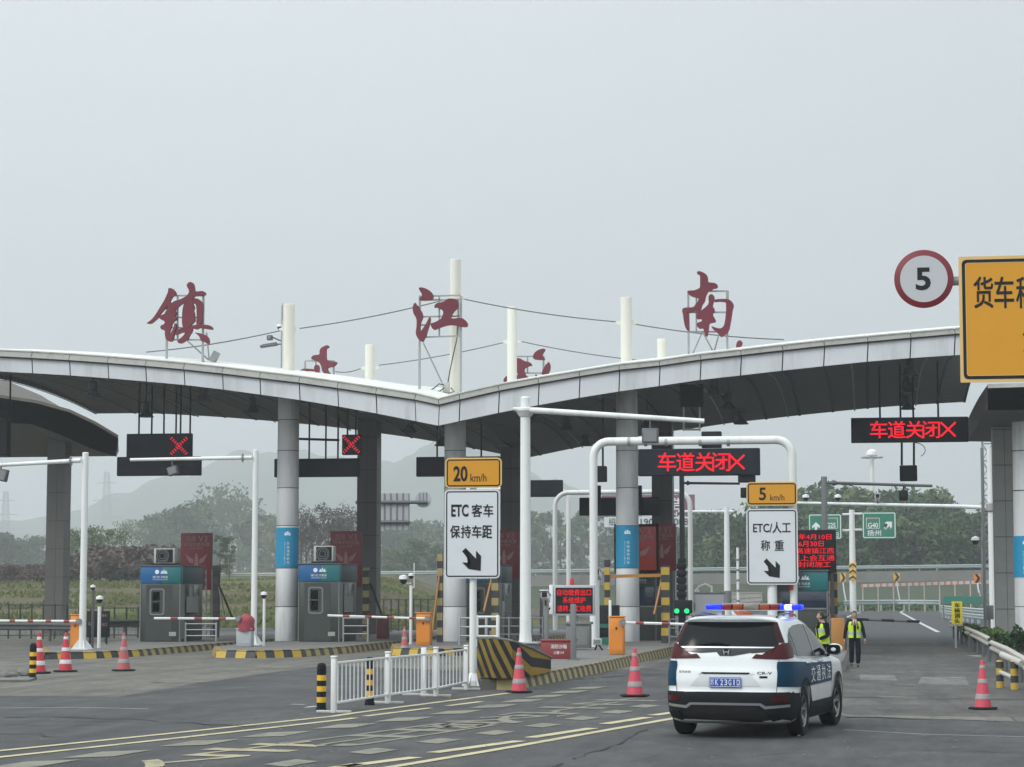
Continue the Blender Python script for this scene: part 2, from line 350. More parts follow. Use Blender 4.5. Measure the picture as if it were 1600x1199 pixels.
def roadmat(name, base, patch, streak, fine=.25, dark=(.03,.03,.032), joints=None, dscale=.22, damt=.6):
    m = bpy.data.materials.new(name); m.use_nodes = True; n = m.node_tree.nodes; l = m.node_tree.links; p = n['Principled BSDF']; p.inputs['Roughness'].default_value = .82; p.inputs['Specular IOR Level'].default_value = .35
    t = n.new('ShaderNodeTexCoord')
    z = n.new('ShaderNodeTexNoise'); z.inputs['Scale'].default_value = .35; z.inputs['Detail'].default_value = 8; z.inputs['Roughness'].default_value = .65; l.new(t.outputs['Object'], z.inputs[0])
    mx = n.new('ShaderNodeMix'); mx.data_type = 'RGBA'; mx.inputs[6].default_value = (*base,1); mx.inputs[7].default_value = (*patch,1)
    r0 = n.new('ShaderNodeMapRange'); r0.inputs[1].default_value = .38; r0.inputs[2].default_value = .66; l.new(z.outputs[0], r0.inputs[0]); l.new(r0.outputs[0], mx.inputs[0])
    # tyre-worn and oil-stained streaks that run along the lanes
    mp = n.new('ShaderNodeMapping'); mp.inputs['Scale'].default_value = (1.0, .06, 1); l.new(t.outputs['Object'], mp.inputs[0])
    z2 = n.new('ShaderNodeTexNoise'); z2.inputs['Scale'].default_value = 1.1; z2.inputs['Detail'].default_value = 5; l.new(mp.outputs[0], z2.inputs[0])
    r2 = n.new('ShaderNodeMapRange'); r2.inputs[1].default_value = .48; r2.inputs[2].default_value = .72; r2.inputs[4].default_value = streak; l.new(z2.outputs[0], r2.inputs[0])
    m2 = n.new('ShaderNodeMix'); m2.data_type = 'RGBA'; l.new(r2.outputs[0], m2.inputs[0]); l.new(mx.outputs[2], m2.inputs[6]); m2.inputs[7].default_value = (*dark,1)
    # dark blotches and cracks
    z3 = n.new('ShaderNodeTexNoise'); z3.inputs['Scale'].default_value = dscale; z3.inputs['Detail'].default_value = 10; z3.inputs['Roughness'].default_value = .75; z3.inputs['Distortion'].default_value = .6; l.new(t.outputs['Object'], z3.inputs[0])
    r3 = n.new('ShaderNodeMapRange'); r3.inputs[1].default_value = .60; r3.inputs[2].default_value = .72; r3.inputs[4].default_value = damt; l.new(z3.outputs[0], r3.inputs[0])
    m3 = n.new('ShaderNodeMix'); m3.data_type = 'RGBA'; l.new(r3.outputs[0], m3.inputs[0]); l.new(m2.outputs[2], m3.inputs[6]); m3.inputs[7].default_value = (*dark,1)
    z4 = n.new('ShaderNodeTexNoise'); z4.inputs['Scale'].default_value = 28; z4.inputs['Detail'].default_value = 6; z4.inputs['Roughness'].default_value = .85; l.new(t.outputs['Object'], z4.inputs[0])
    m4 = n.new('ShaderNodeMix'); m4.data_type = 'RGBA'; m4.blend_type = 'OVERLAY'; m4.inputs[0].default_value = fine; l.new(m3.outputs[2], m4.inputs[6]); l.new(z4.outputs[0], m4.inputs[7]); out = m4.outputs[2]
    z6 = n.new('ShaderNodeTexNoise'); z6.inputs['Scale'].default_value = 1.7; z6.inputs['Detail'].default_value = 10; z6.inputs['Roughness'].default_value = .78
    mp6 = n.new('ShaderNodeMapping'); mp6.inputs['Scale'].default_value = (1.6, .35, 1); l.new(t.outputs['Object'], mp6.inputs[0]); l.new(mp6.outputs[0], z6.inputs[0])
    r6 = n.new('ShaderNodeMapRange'); r6.inputs[1].default_value = .3; r6.inputs[2].default_value = .7; r6.inputs[3].default_value = .62; r6.inputs[4].default_value = 1.38; l.new(z6.outputs[0], r6.inputs[0])
    m7 = n.new('ShaderNodeVectorMath'); m7.operation = 'SCALE'; l.new(out, m7.inputs[0]); l.new(r6.outputs[0], m7.inputs['Scale']); out = m7.outputs[0]
    # fine cracks
    vo = n.new('ShaderNodeTexVoronoi'); vo.feature = 'DISTANCE_TO_EDGE'; vo.inputs['Scale'].default_value = .16
    dv = n.new('ShaderNodeVectorMath'); dv.operation = 'MULTIPLY_ADD'; nzc = n.new('ShaderNodeTexNoise'); nzc.inputs['Scale'].default_value = .9; nzc.inputs['Detail'].default_value = 6; l.new(t.outputs['Object'], nzc.inputs[0])
    l.new(nzc.outputs['Color'], dv.inputs[0]); dv.inputs[1].default_value = (1.6,1.6,0); l.new(t.outputs['Object'], dv.inputs[2]); l.new(dv.outputs[0], vo.inputs['Vector'])
    rc = n.new('ShaderNodeMapRange'); rc.inputs[1].default_value = .0; rc.inputs[2].default_value = .006; rc.inputs[3].default_value = .55; rc.inputs[4].default_value = 0; l.new(vo.outputs['Distance'], rc.inputs[0])
    m5 = n.new('ShaderNodeMix'); m5.data_type = 'RGBA'; l.new(rc.outputs[0], m5.inputs[0]); l.new(out, m5.inputs[6]); m5.inputs[7].default_value = (*dark,1); out = m5.outputs[2]
    if joints:
        br = n.new('ShaderNodeTexBrick'); br.offset = 0; br.inputs['Color1'].default_value = (1,1,1,1); br.inputs['Color2'].default_value = (.86,.86,.86,1); br.inputs['Mortar'].default_value = (.35,.35,.35,1)
        br.inputs['Scale'].default_value = 1; br.inputs['Brick Width'].default_value = joints[0]; br.inputs['Row Height'].default_value = joints[1]; br.inputs['Mortar Size'].default_value = .03; br.inputs['Mortar Smooth'].default_value = .1; mpb = n.new('ShaderNodeMapping'); mpb.inputs['Location'].default_value = (joints[0]*.47,0,0); l.new(t.outputs['Object'], mpb.inputs[0]); l.new(mpb.outputs[0], br.inputs['Vector'])
        m6 = n.new('ShaderNodeMix'); m6.data_type = 'RGBA'; m6.blend_type = 'MULTIPLY'; m6.inputs[0].default_value = .8; l.new(out, m6.inputs[6]); l.new(br.outputs[0], m6.inputs[7]); out = m6.outputs[2]
    l.new(out, p.inputs['Base Color'])
    b = n.new('ShaderNodeBump'); b.inputs['Strength'].default_value = .35; b.inputs['Distance'].default_value = .01; l.new(z4.outputs[0], b.inputs['Height']); l.new(b.outputs[0], p.inputs['Normal'])
    return m
MA = roadmat('aged_asphalt', (.050,.050,.052), (.080,.079,.077), .5, .6, dark=(.024,.024,.026), damt=.75)
MA2 = roadmat('fresh_dark_asphalt', (.052,.054,.058), (.066,.068,.072), .2, .2)
MCON = roadmat('worn_concrete', (.120,.113,.098), (.175,.165,.142), .6, .35, dark=(.07,.068,.065), joints=(4.5, 5.0))
MCON2 = roadmat('tyre_blackened_concrete', (.070,.069,.066), (.115,.110,.10), .7, .2, dark=(.045,.045,.045), joints=(60.0, 6.0), damt=.9)
from mathutils.geometry import tessellate_polygon
def sheet(name, pts, z, m):
    P = [Vector((p[0],p[1],z)) for p in pts]
    mb = MB(); mb._add(P, [tuple(t) for t in tessellate_polygon([P])])
    o = build(name, mb, m, kind='structure', smooth=False); return o
G = gp
sheet('road', [(-70,-20),(60,-20),(60,119),(-70,119)], 0.0, MA)
sheet('concrete_apron', [G(-400,1087),G(0,1088),G(185,1089),G(325,1066),G(410,1053),G(520,1040),G(735,1050),G(900,1052),G(1000,1046),G(1060,1050),G(1325,1120),G(1600,1128),G(1800,1132),(60,60),(60,119),(-70,119)], .003, MCON)
sheet('lane_pavement', [G(1000,1046),G(1060,1050),G(1325,1117),G(1640,1122),(8,62),(6.5,118.5),(-9.5,118.5)], .005, MCON2)
# exit road beyond the plaza: runs on and bends to the left
def strip(name, centre, width, z, m, zf=None):
    mb = MB(); L = []
    for i, p in enumerate(centre):
        a = Vector(centre[max(0,i-1)]); b = Vector(centre[min(len(centre)-1,i+1)]); d = (b-a); d.z = 0; d.normalize(); n = Vector((d.y,-d.x,0))
        w_ = width[i] if isinstance(width,(list,tuple)) else width; p = Vector(p)
        L.append((p-n*w_/2, p+n*w_/2))
    for (a,b),(c,d) in zip(L, L[1:]): mb.quad(a,b,d,c)
    bmesh.ops.remove_doubles(mb.bm, verts=mb.bm.verts[:], dist=1e-4)
    return build(name, mb, m, kind='structure', smooth=False), L
sheet('exit_road', [(-72,119.02),(-2.0,119.02),(-2.0,101),(8.6,101),(9.5,119.02),(10.5,135),(12,160),(14,200),(12,228),(4,243),(-10,247),(-60,247),(-140,240),(-140,215),(-80,222),(-45,214),(-28,200),(-22,180),(-19,150),(-24,135),(-40,128),(-72,124)], .007, MA2)
# elevated ramp far behind on the right
rc = [(-140,300,3.0),(-90,296,3.6),(-40,300,4.2),(5,312,4.8),(45,322,5.4),(100,330,6)]
_, RL = strip('flyover_road', rc, 9, 0, MA2)
mb = MB()
for (a,b),(c,d) in zip(RL, RL[1:]): mb.quad((b.x,b.y-.2,b.z-1.25),(d.x,d.y-.2,d.z-1.25),(d.x,d.y-7,terr(d.x,d.y-12)-.5),(b.x,b.y-7,terr(b.x,b.y-12)-.5))
build('embankment', mb, 'moss', kind='structure')
mb = MB()
for (a,b),(c,d) in zip(RL, RL[1:]):
    e, f = b, d
    mb.quad((e.x,e.y-.25,e.z+.15),(f.x,f.y-.25,f.z+.15),(f.x,f.y-.25,f.z-1.3),(e.x,e.y-.25,e.z-1.3)); mb.quad((e.x,e.y-.25,e.z+.15),(f.x,f.y-.25,f.z+.15),(f.x,f.y+.1,f.z+.15),(e.x,e.y+.1,e.z+.15))
build('ramp_wall', mb, mat('weathered_concrete_parapet', (.20,.20,.185), .85, var=.2, scale=.3, stain=(.09,.09,.08), stamt=.6, stscale=.4), kind='structure', smooth=False)
# distant hills
def hillz(px):
    P = [(-800,860),(-200,850),(60,812),(107,802),(140,796),(195,774),(225,762),(275,745),(325,728),(362,720),(405,708),(450,704),(520,716),(565,727),(597,726),(625,716),(660,704),(700,694),(740,693),(790,712),(860,750),(950,790),(1060,820),(1200,850),(2600,880)]
    for (a,ya),(b,yb) in zip(P,P[1:]):
        if a <= px <= b: t = (px-a)/(b-a); t = t; return ya+(yb-ya)*t
    return 900
mb = MB(); NX, NY = 260, 16
YH0, YH1 = 2000, 2950
def hv(u, v):
    px = -700+u*3000; Yc = 2600
    top = at(px, hillz(px), Yc); Y = YH0+(YH1-YH0)*v; k = smooth((Y-YH0)/(Yc-YH0)) if Y < Yc else 1-.5*smooth((Y-Yc)/(YH1-Yc))
    z = (top.z-2)*k+2
    z += (noise.noise(Vector((px*.015, v*5, 1)))*16 + noise.noise(Vector((px*.09, v*20, 5)))*4)*k
    z += abs(noise.noise(Vector((px*.5, v*40, 9))))*4*k
    return Vector((top.x*(Y/Yc)**.7, Y, z))
mb.grid(hv, NX, NY)
build('hills', mb, mat('wooded_hillside', (.05,.07,.045), .95, var=.5, scale=.012), kind='structure')
# ---------------------------------------------------------------- road markings
MY = mat('worn_yellow_line_paint', (.50,.44,.26), .7, var=.15, scale=1.2, stain=(.12,.115,.10), stamt=.75, stscale=1.8)
MYF = mat('faded_cream_road_paint', (.20,.19,.145), .75, var=.25, scale=1.5, stain=(.075,.075,.075), stamt=1.0, stscale=1.6)
MYN = mat('worn_cream_road_paint', (.34,.30,.19), .75, var=.25, scale=1.5, stain=(.075,.075,.075), stamt=1.0, stscale=1.8)
MWL = mat('white_road_line_paint', (.50,.51,.51), .7, var=.15, scale=1, stain=(.14,.14,.14), stamt=.7, stscale=1.5)
def line(pts, wd, mb, z=.0082):
    P = [G(*p) if len(p)==2 else Vector(p) for p in pts]
    for a, b in zip(P, P[1:]):
        d = (b-a); d.z = 0; d.normalize(); n = Vector((-d.y,d.x,0))*wd/2
        N = max(1, int((b-a).length/3))
        mb.quad(Vector((*(a-n).xy,z)),Vector((*(b-n).xy,z)),Vector((*(b+n).xy,z)),Vector((*(a+n).xy,z)))
mb = MB()
line([(-160,1191),(0,1174),(260,1147.5),(520,1120),(560,1114),(800,1083)], .16, mb)
line([(-160,1202),(0,1184),(260,1156),(520,1127),(555,1122.5)], .16, mb)
line([(570,1120),(672,1107)], .16, mb, .0086); line([(700,1103.5),(752,1097)], .16, mb)
line([(480,1222),(614,1199),(800,1168),(1045,1124.5),(1180,1101)], .17, mb)
for a, b in (((420,1218),(560,1194.5)),((534,1199),(650,1184)),((676,1177),(812,1158.5)),((828,1153.5),(926,1138.5)),((944,1132),(1013,1121.5)),((1020,1118.5),(1080,1110))): line([a,b], .22, mb)
tag(build('road_marking', mb, MY, smooth=False, kind='structure'), 'worn yellow edge lines and dashes sweeping towards the toll islands', 'road marking', kind='structure')
# direction of the slanting approach lane on the ground
Ld = (G(1045,1124.5)-G(614,1199)); Ld.z = 0; Ld.normalize(); Ln = Vector((Ld.y,-Ld.x,0))
mb = MB()
for k, (x, y) in enumerate([(583,1174.5),(686,1158.5),(774,1145.5),(848,1134),(910,1123),(964,1113),(1007,1104),(455,1193)]):
    c = G(x,y); a = (G(589,1169)-G(545,1176))/2; b = (G(623,1172)-G(589,1169))/2; mb.poly([Vector((*q.xy,.0078)) for q in (c-a-b,c+a-b,c+a+b,c-a+b)])
for k, (x, y) in enumerate([(712,1113.6),(632,1124.5),(541,1135),(432,1148),(312,1161.5),(169,1179),(49,1195),(772,1104),(817,1095.5),(853,1088.5),(889,1081.7),(918,1075.5)]):
    c = G(x,y); a = (G(618,1121.6)-G(581.5,1128))/2; b = (G(676,1120)-G(618,1121.6))/2; mb.poly([Vector((*q.xy,.0078)) for q in (c-a-b,c+a-b,c+a+b,c-a+b)])
tag(build('road_marking', mb, MYF, smooth=False, kind='structure'), 'faded cream slow-down blocks painted in two rows', 'road marking', kind='structure')
mb = MB()
for ch, (x, y), L_ in (('专',(352,1178),6.2),('用',(612,1147.5),6.5),('客',(790,1124),6.5),('车',(935,1101),6.5)):
    c = G(x, y)
    if ch == '用':
        tag(build('road_marking', mb, MYN, smooth=False, kind='structure'), 'nearest long worn character painted on the approach lane', 'road marking', kind='structure'); mb = MB()
    text_to(mb, ch, Vector((*c.xy,.0074)), 1.3, L_*.85, Ln, Ld)
tag(build('road_marking', mb, MYF, smooth=False, kind='structure'), 'long worn characters painted on the approach lane', 'road marking', kind='structure')
mb = MB()
line([(0,1107),(120,1106),(232,1108.5)], .06, mb, .0070)
line([(455,1101),(476,1101.5)], .12, mb, .0070); line([(478,1106),(495,1104)], .12, mb, .0070)
line([(1320,1141),(1440,1148),(1600,1152),(1700,1153)], .04, mb, .0070)
line([(1518,1025),(1533,1026)], .35, mb, .0078)
wl = [G(1466,988),G(1440,975),G(1407,957),G(1415,953.5),G(1450,951.5)]
line([tuple(p) for p in wl[:3]], .25, mb, .0095); line([tuple(p) for p in wl[2:]], .25, mb, .0095)
line([(1321,966),(1334,960),(1345,957)], .2, mb, .0095)
tag(build('road_marking', mb, MWL, smooth=False, kind='structure'), 'thin white lane lines', 'road marking', kind='structure')
mb = MB()
MPAT = roadmat('pale_concrete_repair', (.13,.13,.123), (.175,.172,.165), .4, .3, dark=(.10,.10,.10))
for q in ([(1343,1054),(1398,1055),(1402,1064),(1344,1063)],[(1440,1058),(1508,1058),(1514,1071),(1434,1069)],[(1370,1088),(1435,1090),(1432,1092.5),(1380,1091)]):
    mb.poly([Vector((*G(*p).xy,.0066)) for p in q])
build('repair_patch', mb, MPAT, smooth=False, kind='structure')

# tar-filled cracks and joints, and scattered grit
mb = MB(); rk = random.Random(4)
def crack(pts, wd):
    P = [G(*p) for p in pts]; Q = []
    for a, b in zip(P, P[1:]):
        n_ = max(2, int((b-a).length/.35))
        for k in range(n_): p = a.lerp(b, k/n_); Q.append(Vector((p.x+rk.uniform(-.05,.05), p.y+rk.uniform(-.18,.18), 0)))
    Q.append(P[-1])
    for a, b in zip(Q, Q[1:]):
        if rk.random() < .08: continue
        d = b-a; d.z = 0
        if d.length < 1e-4: continue
        d.normalize(); nn = Vector((-d.y,d.x,0))*wd*rk.uniform(.4,1.3)/2; z = .0090
        mb.quad(Vector((*(a-nn).xy,z)),Vector((*(b-nn).xy,z)),Vector((*(b+nn).xy,z)),Vector((*(a+nn).xy,z)))
for pts, wd in (([(-20,1121),(110,1121),(200,1124.5),(300,1131),(400,1136)],.09),([(-20,1146),(60,1148),(100,1153)],.08),([(0,1134),(180,1134)],.05),([(1322,1090),(1450,1092),(1620,1094)],.16),([(1322,1053),(1420,1056),(1560,1066)],.12),([(1380,1069),(1430,1074)],.10),
                ([(235,1067),(300,1068),(330,1067)],.14),([(350,1050),(420,1046),(500,1043)],.10),([(905,1062),(1000,1055),(1045,1054)],.10),([(1321,1121),(1600,1129)],.12),([(1180,1180),(1400,1172),(1620,1178)],.03),([(860,1199),(960,1165),(1010,1140)],.04)):
    crack(pts, wd)
build('tar_joint', mb, mat('dark_tar', (.02,.02,.02), .8, var=.3, scale=5), smooth=False, kind='structure')
mb = MB()
for _ in range(160):
    g = G(rk.uniform(-20,1620), 945+250*rk.random()**.8); s_ = rk.uniform(.004,.011)*(1+g.y/60)
    mb.box((g.x-s_,g.y-s_*rk.uniform(.5,1.6),.02),(g.x+s_*rk.uniform(.6,1.6),g.y+s_,.02+s_*.8))
tag(build('grit', mb, mat('pale_grit', (.22,.2,.17), .9, var=.5, scale=2), smooth=False, kind='stuff'), 'pale grit and litter specks on the road', 'grit', kind='stuff')
# ---------------------------------------------------------------- toll islands with striped kerbs
def island(name, pts, h, label, fade=99, stripe=.42, mats=('yelfade','blkfade'), strip_edges=None, grp='raised toll islands with striped kerbs'):
    """pts: ground outline, in order, front edge first"""
    t = thing(name, label, 'island', (sum(p.x for p in pts)/len(pts), sum(p.y for p in pts)/len(pts), 0), group=grp)
    mb = MB(); top = [Vector((p.x,p.y,h)) for p in pts]
    cx = sum((p for p in top), Vector())/len(top); ins = []
    n = len(pts)
    mb.poly(top); bmesh.ops.triangulate(mb.bm, faces=mb.bm.faces[:])
    build('island_top', mb, 'kerbtop', t, smooth=False)
    mb = MB(); k = 0
    for i in (strip_edges or range(n)):
        a = pts[i]; b = pts[(i+1)%n]; L = (b-a).length; N = max(1, round(L/stripe)); out = Vector((b.y-a.y, -(b.x-a.x), 0)).normalized()*.06
        if (a+b-2*Vector((cx.x,cx.y,0))).dot(out) < 0: out = -out
        inn = -out*3.2
        for j in range(N):
            p = a+(b-a)*(j/N); q = a+(b-a)*((j+1)/N); k += 1; mi = k % 2+(2 if i >= fade and len(mats) > 2 else 0)
            lo1 = p+out; lo2 = q+out; u1 = Vector((*(p).xy,h-.05)); u2 = Vector((*(q).xy,h-.05)); v1 = Vector((*(p+inn*.25).xy,h+.012)); v2 = Vector((*(q+inn*.25).xy,h+.012)); w1 = Vector((*(p+inn).xy,h+.012)); w2 = Vector((*(q+inn).xy,h+.012))
            mb.quad(Vector((*lo1.xy,0)),Vector((*lo2.xy,0)),u2,u1,mi); mb.quad(u1,u2,v2,v1,mi); mb.quad(v1,v2,w2,w1,mi)
    build('kerb', mb, list(mats), t, smooth=False, recalc=False)
    return t
def away(p, L): return Vector((p.x, p.y+L, 0))
IA = [G(63,1021),G(69,1031),G(150,1029.5),G(217,1026),away(G(222,1025),38),away(G(63,1021),38)]
island('toll_island', IA, .22, 'leftmost raised island with the orange cabinet and first steel booth on it', fade=3, mats=('yel','blk','yelfade','blkfade'), strip_edges=[0,1,2,3])
IB = [G(333,1021),G(338,1028),G(400,1029),G(470,1027),G(540,1021.5),away(G(566,1016.5),34),away(G(333,1021),34)]
island('toll_island', IB, .24, 'raised island under the blue-wrapped column with the second steel booth', fade=3, mats=('yel','blk','yelfade','blkfade'), strip_edges=[0,1,2,3,4])
IC = [G(611,1017),G(614,1024),G(680,1026),G(738,1024),away(G(745,1023),34),away(G(611,1017),34)]
island('toll_island', IC, .24, 'raised island behind the white picket fence with an orange cabinet', stripe=.45, mats=('yel','blk'), strip_edges=[0,1,2,3])
ID = [G(742,1052),G(752,1078),G(800,1078),G(860,1067),G(935,1052),G(1000,1035),G(1052,1023),away(G(1052,1023),50),away(G(742,1052),45)]
island('toll_island', ID, .26, 'long raised island behind the striped crash wall at the middle', stripe=.36, mats=('yelfade','blkfade'), strip_edges=[1,2,3,4,5])
IE = [G(1262,1045),G(1268,1052),G(1312,1052),G(1318,1046),away(G(1318,1046),58),away(G(1262,1045),58)]
island('toll_island', IE, .26, 'island beside the blue and white car where the two guards stand', mats=('kerbtop','kerbtop'), strip_edges=[0,1,2,3])

# ================================================================= CANOPY
YF, YB, YC, YR = 82.4, 103.6, 86.0, 100.35
BOT = [(-137,581),(-62,580),(-8,581),(51,584),(110,587.5),(170,592),(229,597),(289,602.5),(349,609.5),(407.5,617.5),(469,626),(529,636),(589,647),(650,659),(685,666),(717.5,659),(779,646),(841,634),(905,622.5),(967,612.5),(1030,604),(1094,594.5),(1157,587.5),(1222,580),(1287,573),(1355,566),(1422,560.5),(1491,556),(1545,553)]
PH = [24,24,24,24,24,24.3,24.5,24.7,25.3,26.3,27.5,29,31,34,33,34,35,34.5,34,34,32,32,32,32,32,31.5,32,33.5,34]
GH = [9,9,9,9.5,9.5,9.5,9.5,9.5,9.5,9.5,9.5,9.5,9.5,9,8.5,9,9,8.5,8,8,8,8,8,8,8,8,8,8,8]
def bul(t, H): return H*(1-(2*t-1)**2)
canopy = thing('toll_canopy', 'wide grey-white double-arched toll canopy meeting in a central valley', 'canopy', (at(685,925,90).x, 93, 0))
B_ = [at(x,y,YF) for x,y in BOT]; T_ = [at(x-(1.2 if x<685 else -1.5),y-h,YF-.05) for (x,y),h in zip(BOT,PH)]; GT = [at(x,y-h-g,YF-.22) for (x,y),h,g in zip(BOT,PH,GH)]
def lerp_prof(P, n=4):
    out = []
    for i in range(len(P)-1):
        for k in range(n): out.append(P[i].lerp(P[i+1], k/n))
    return out+[P[-1]]
mb = MB(); NY = 16; prof = GT
vs = [[mb.bm.verts.new((p.x if j else p.x, YF-.22+(YB-YF+.4)*j/NY, p.z-.03+bul(j/NY, .85 if BOT[i][0] < 640 else 1.0))) for j in range(NY+1)] for i, p in enumerate(prof)]
for i in range(len(prof)-1):
    for j in range(NY): mb.bm.faces.new((vs[i][j],vs[i+1][j],vs[i+1][j+1],vs[i][j+1]))
build('roof', mb, 'roof', canopy, ang=50)
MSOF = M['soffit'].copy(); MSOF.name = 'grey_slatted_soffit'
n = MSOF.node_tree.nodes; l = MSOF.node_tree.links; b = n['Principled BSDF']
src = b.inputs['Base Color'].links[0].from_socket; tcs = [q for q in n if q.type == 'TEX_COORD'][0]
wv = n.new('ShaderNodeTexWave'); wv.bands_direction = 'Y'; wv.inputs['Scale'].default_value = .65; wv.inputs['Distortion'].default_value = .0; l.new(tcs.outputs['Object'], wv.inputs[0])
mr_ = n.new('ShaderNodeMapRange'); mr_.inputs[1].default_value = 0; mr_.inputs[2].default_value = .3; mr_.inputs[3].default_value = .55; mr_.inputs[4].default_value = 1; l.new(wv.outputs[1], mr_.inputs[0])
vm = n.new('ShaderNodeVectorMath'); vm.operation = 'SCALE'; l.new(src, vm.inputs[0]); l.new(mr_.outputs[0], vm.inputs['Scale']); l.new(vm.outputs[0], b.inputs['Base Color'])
mb = MB(); prof = B_
sof = lambda X, p, t: p.z+.02+bul(t, .75)
vs = [[mb.bm.verts.new((p.x, YF+.02+(YB-YF)*j/NY, sof(0,p,j/NY))) for j in range(NY+1)] for p in prof]
for i in range(len(prof)-1):
    for j in range(NY): mb.bm.faces.new((vs[i][j],vs[i][j+1],vs[i+1][j+1],vs[i+1][j]))
# closing faces at the two ends and the back
for (pb, pt, s) in ((B_[0],GT[0],0),(B_[-1],GT[-1],1)):
    for j in range(NY):
        y0 = YF+.02+(YB-YF)*j/NY; y1 = YF+.02+(YB-YF)*(j+1)/NY
        mb.quad((pb.x,y0,pb.z+.02+bul(j/NY,.55)),(pb.x,y1,pb.z+.02+bul((j+1)/NY,.55)),(pb.x,y1,pt.z-.06+bul((j+1)/NY,.9)),(pb.x,y0,pt.z-.06+bul(j/NY,.9)))
for i in range(len(B_)-1): mb.quad((B_[i].x,YB+.02,B_[i].z+.02),(B_[i+1].x,YB+.02,B_[i+1].z+.02),(GT[i+1].x,YB+.1,GT[i+1].z-.03),(GT[i].x,YB+.1,GT[i].z-.03))
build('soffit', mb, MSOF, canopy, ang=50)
# soffit seams, one dark rib under each fascia joint
for i, p in enumerate(B_):
    mb = MB(); wj = .055
    for j in range(NY):
        y0 = YF+.05+(YB-YF-.05)*j/NY; y1 = YF+.05+(YB-YF-.05)*(j+1)/NY
        z0 = p.z-.012+bul((y0-YF)/(YB-YF),.55); z1 = p.z-.012+bul((y1-YF)/(YB-YF),.55)
        mb.quad((p.x-wj,y0,z0),(p.x+wj,y0,z0),(p.x+wj,y1,z1),(p.x-wj,y1,z1))
    build('soffit_seam', mb, 'seam', canopy, smooth=False)
# fascia panels, each its own slightly rotated sheet with a dark joint behind
mb = MB()
for i in range(len(B_)-1): mb.quad(B_[i]+Vector((0,.06,0)),B_[i+1]+Vector((0,.06,0)),T_[i+1]+Vector((0,.06,0)),T_[i]+Vector((0,.06,0)))
build('fascia_joint', mb, 'seam', canopy, smooth=False)
rnd = random.Random(3)
for i in range(len(B_)-1):
    mb = MB(); g = .022 if i not in (13,) else .012; a, b_, c, d = B_[i], B_[i+1], T_[i+1], T_[i]
    ux = (b_-a).normalized()*g; uy = Vector((0,0,.015)); off = Vector((0,-rnd.uniform(.0,.02),0)); off2 = Vector((0,-rnd.uniform(0,.02),0))
    v = [a+ux+uy+off, b_-ux+uy+off2, c-ux-uy*0+off2, d+ux-uy*0+off]
    mb.prism(v, (0,.04,0)); build('fascia_panel', mb, 'fascia', canopy, smooth=False)
mb = MB()
for i in range(len(B_)-1):
    a, b_ = T_[i], T_[i+1]; c, d = GT[i+1], GT[i]; gx = (b_-a).normalized()*.012; dy = Vector((0,-.17,0))
    v = [Vector((a.x,YF-.18,a.z+.005))+gx, Vector((b_.x,YF-.18,b_.z+.005))-gx, c-gx, d+gx]
    mb.prism(v, (0,.3,.0))
    mb.prism([d+gx+Vector((0,-.03,.010)), c-gx+Vector((0,-.03,.010)), c-gx+Vector((0,-.03,.055)), d+gx+Vector((0,-.03,.055))], (0,.08,0))
build('gutter', mb, 'gutter', canopy, smooth=False)
mb = MB()
for i in range(len(B_)-1):
    a, b_ = T_[i], T_[i+1]; c, d = GT[i+1], GT[i]; D = Vector((0,.02,0))
    mb.prism([Vector((a.x,YF-.14,a.z-.045)),Vector((b_.x,YF-.14,b_.z-.045)),Vector((b_.x,YF-.14,b_.z+.004)),Vector((a.x,YF-.14,a.z+.004))],(0,.1,0))
    mb.prism([d+D+Vector((0,0,-.03)),c+D+Vector((0,0,-.03)),c+D+Vector((0,0,.012)),d+D+Vector((0,0,.012))],(0,.05,0))
build('gutter_shadow_line', mb, 'seam', canopy, smooth=False)  # dark strips stand in for the shadow lines below and above the gutter
def soffit_z(X, Y):
    for p, q in zip(B_, B_[1:]):
        if p.x <= X <= q.x: return p.z+(q.z-p.z)*(X-p.x)/(q.x-p.x)+bul((Y-YF)/(YB-YF),.55)
    return B_[0].z
def roof_z(X, Y):
    for p, q in zip(GT, GT[1:]):
        if p.x <= X <= q.x: return p.z+(q.z-p.z)*(X-p.x)/(q.x-p.x)+bul((Y-YF)/(YB-YF),.95)
    return GT[0].z
# conduits under the soffit
for k, (x, r_) in enumerate(((60,.03),(208,.025),(352,.035),(560,.03),(800,.03),(935,.04),(1075,.03),(1200,.025),(1330,.035),(1450,.03))):
    p0 = at(x, 600, YF); mb = MB(); mb.tube([(p0.x, YF+.3+(YB-YF-.5)*j/12, soffit_z(p0.x, YF+.3+(YB-YF-.5)*j/12)-.06) for j in range(13)], r_, 6); build('conduit', mb, 'steel_mid', canopy)
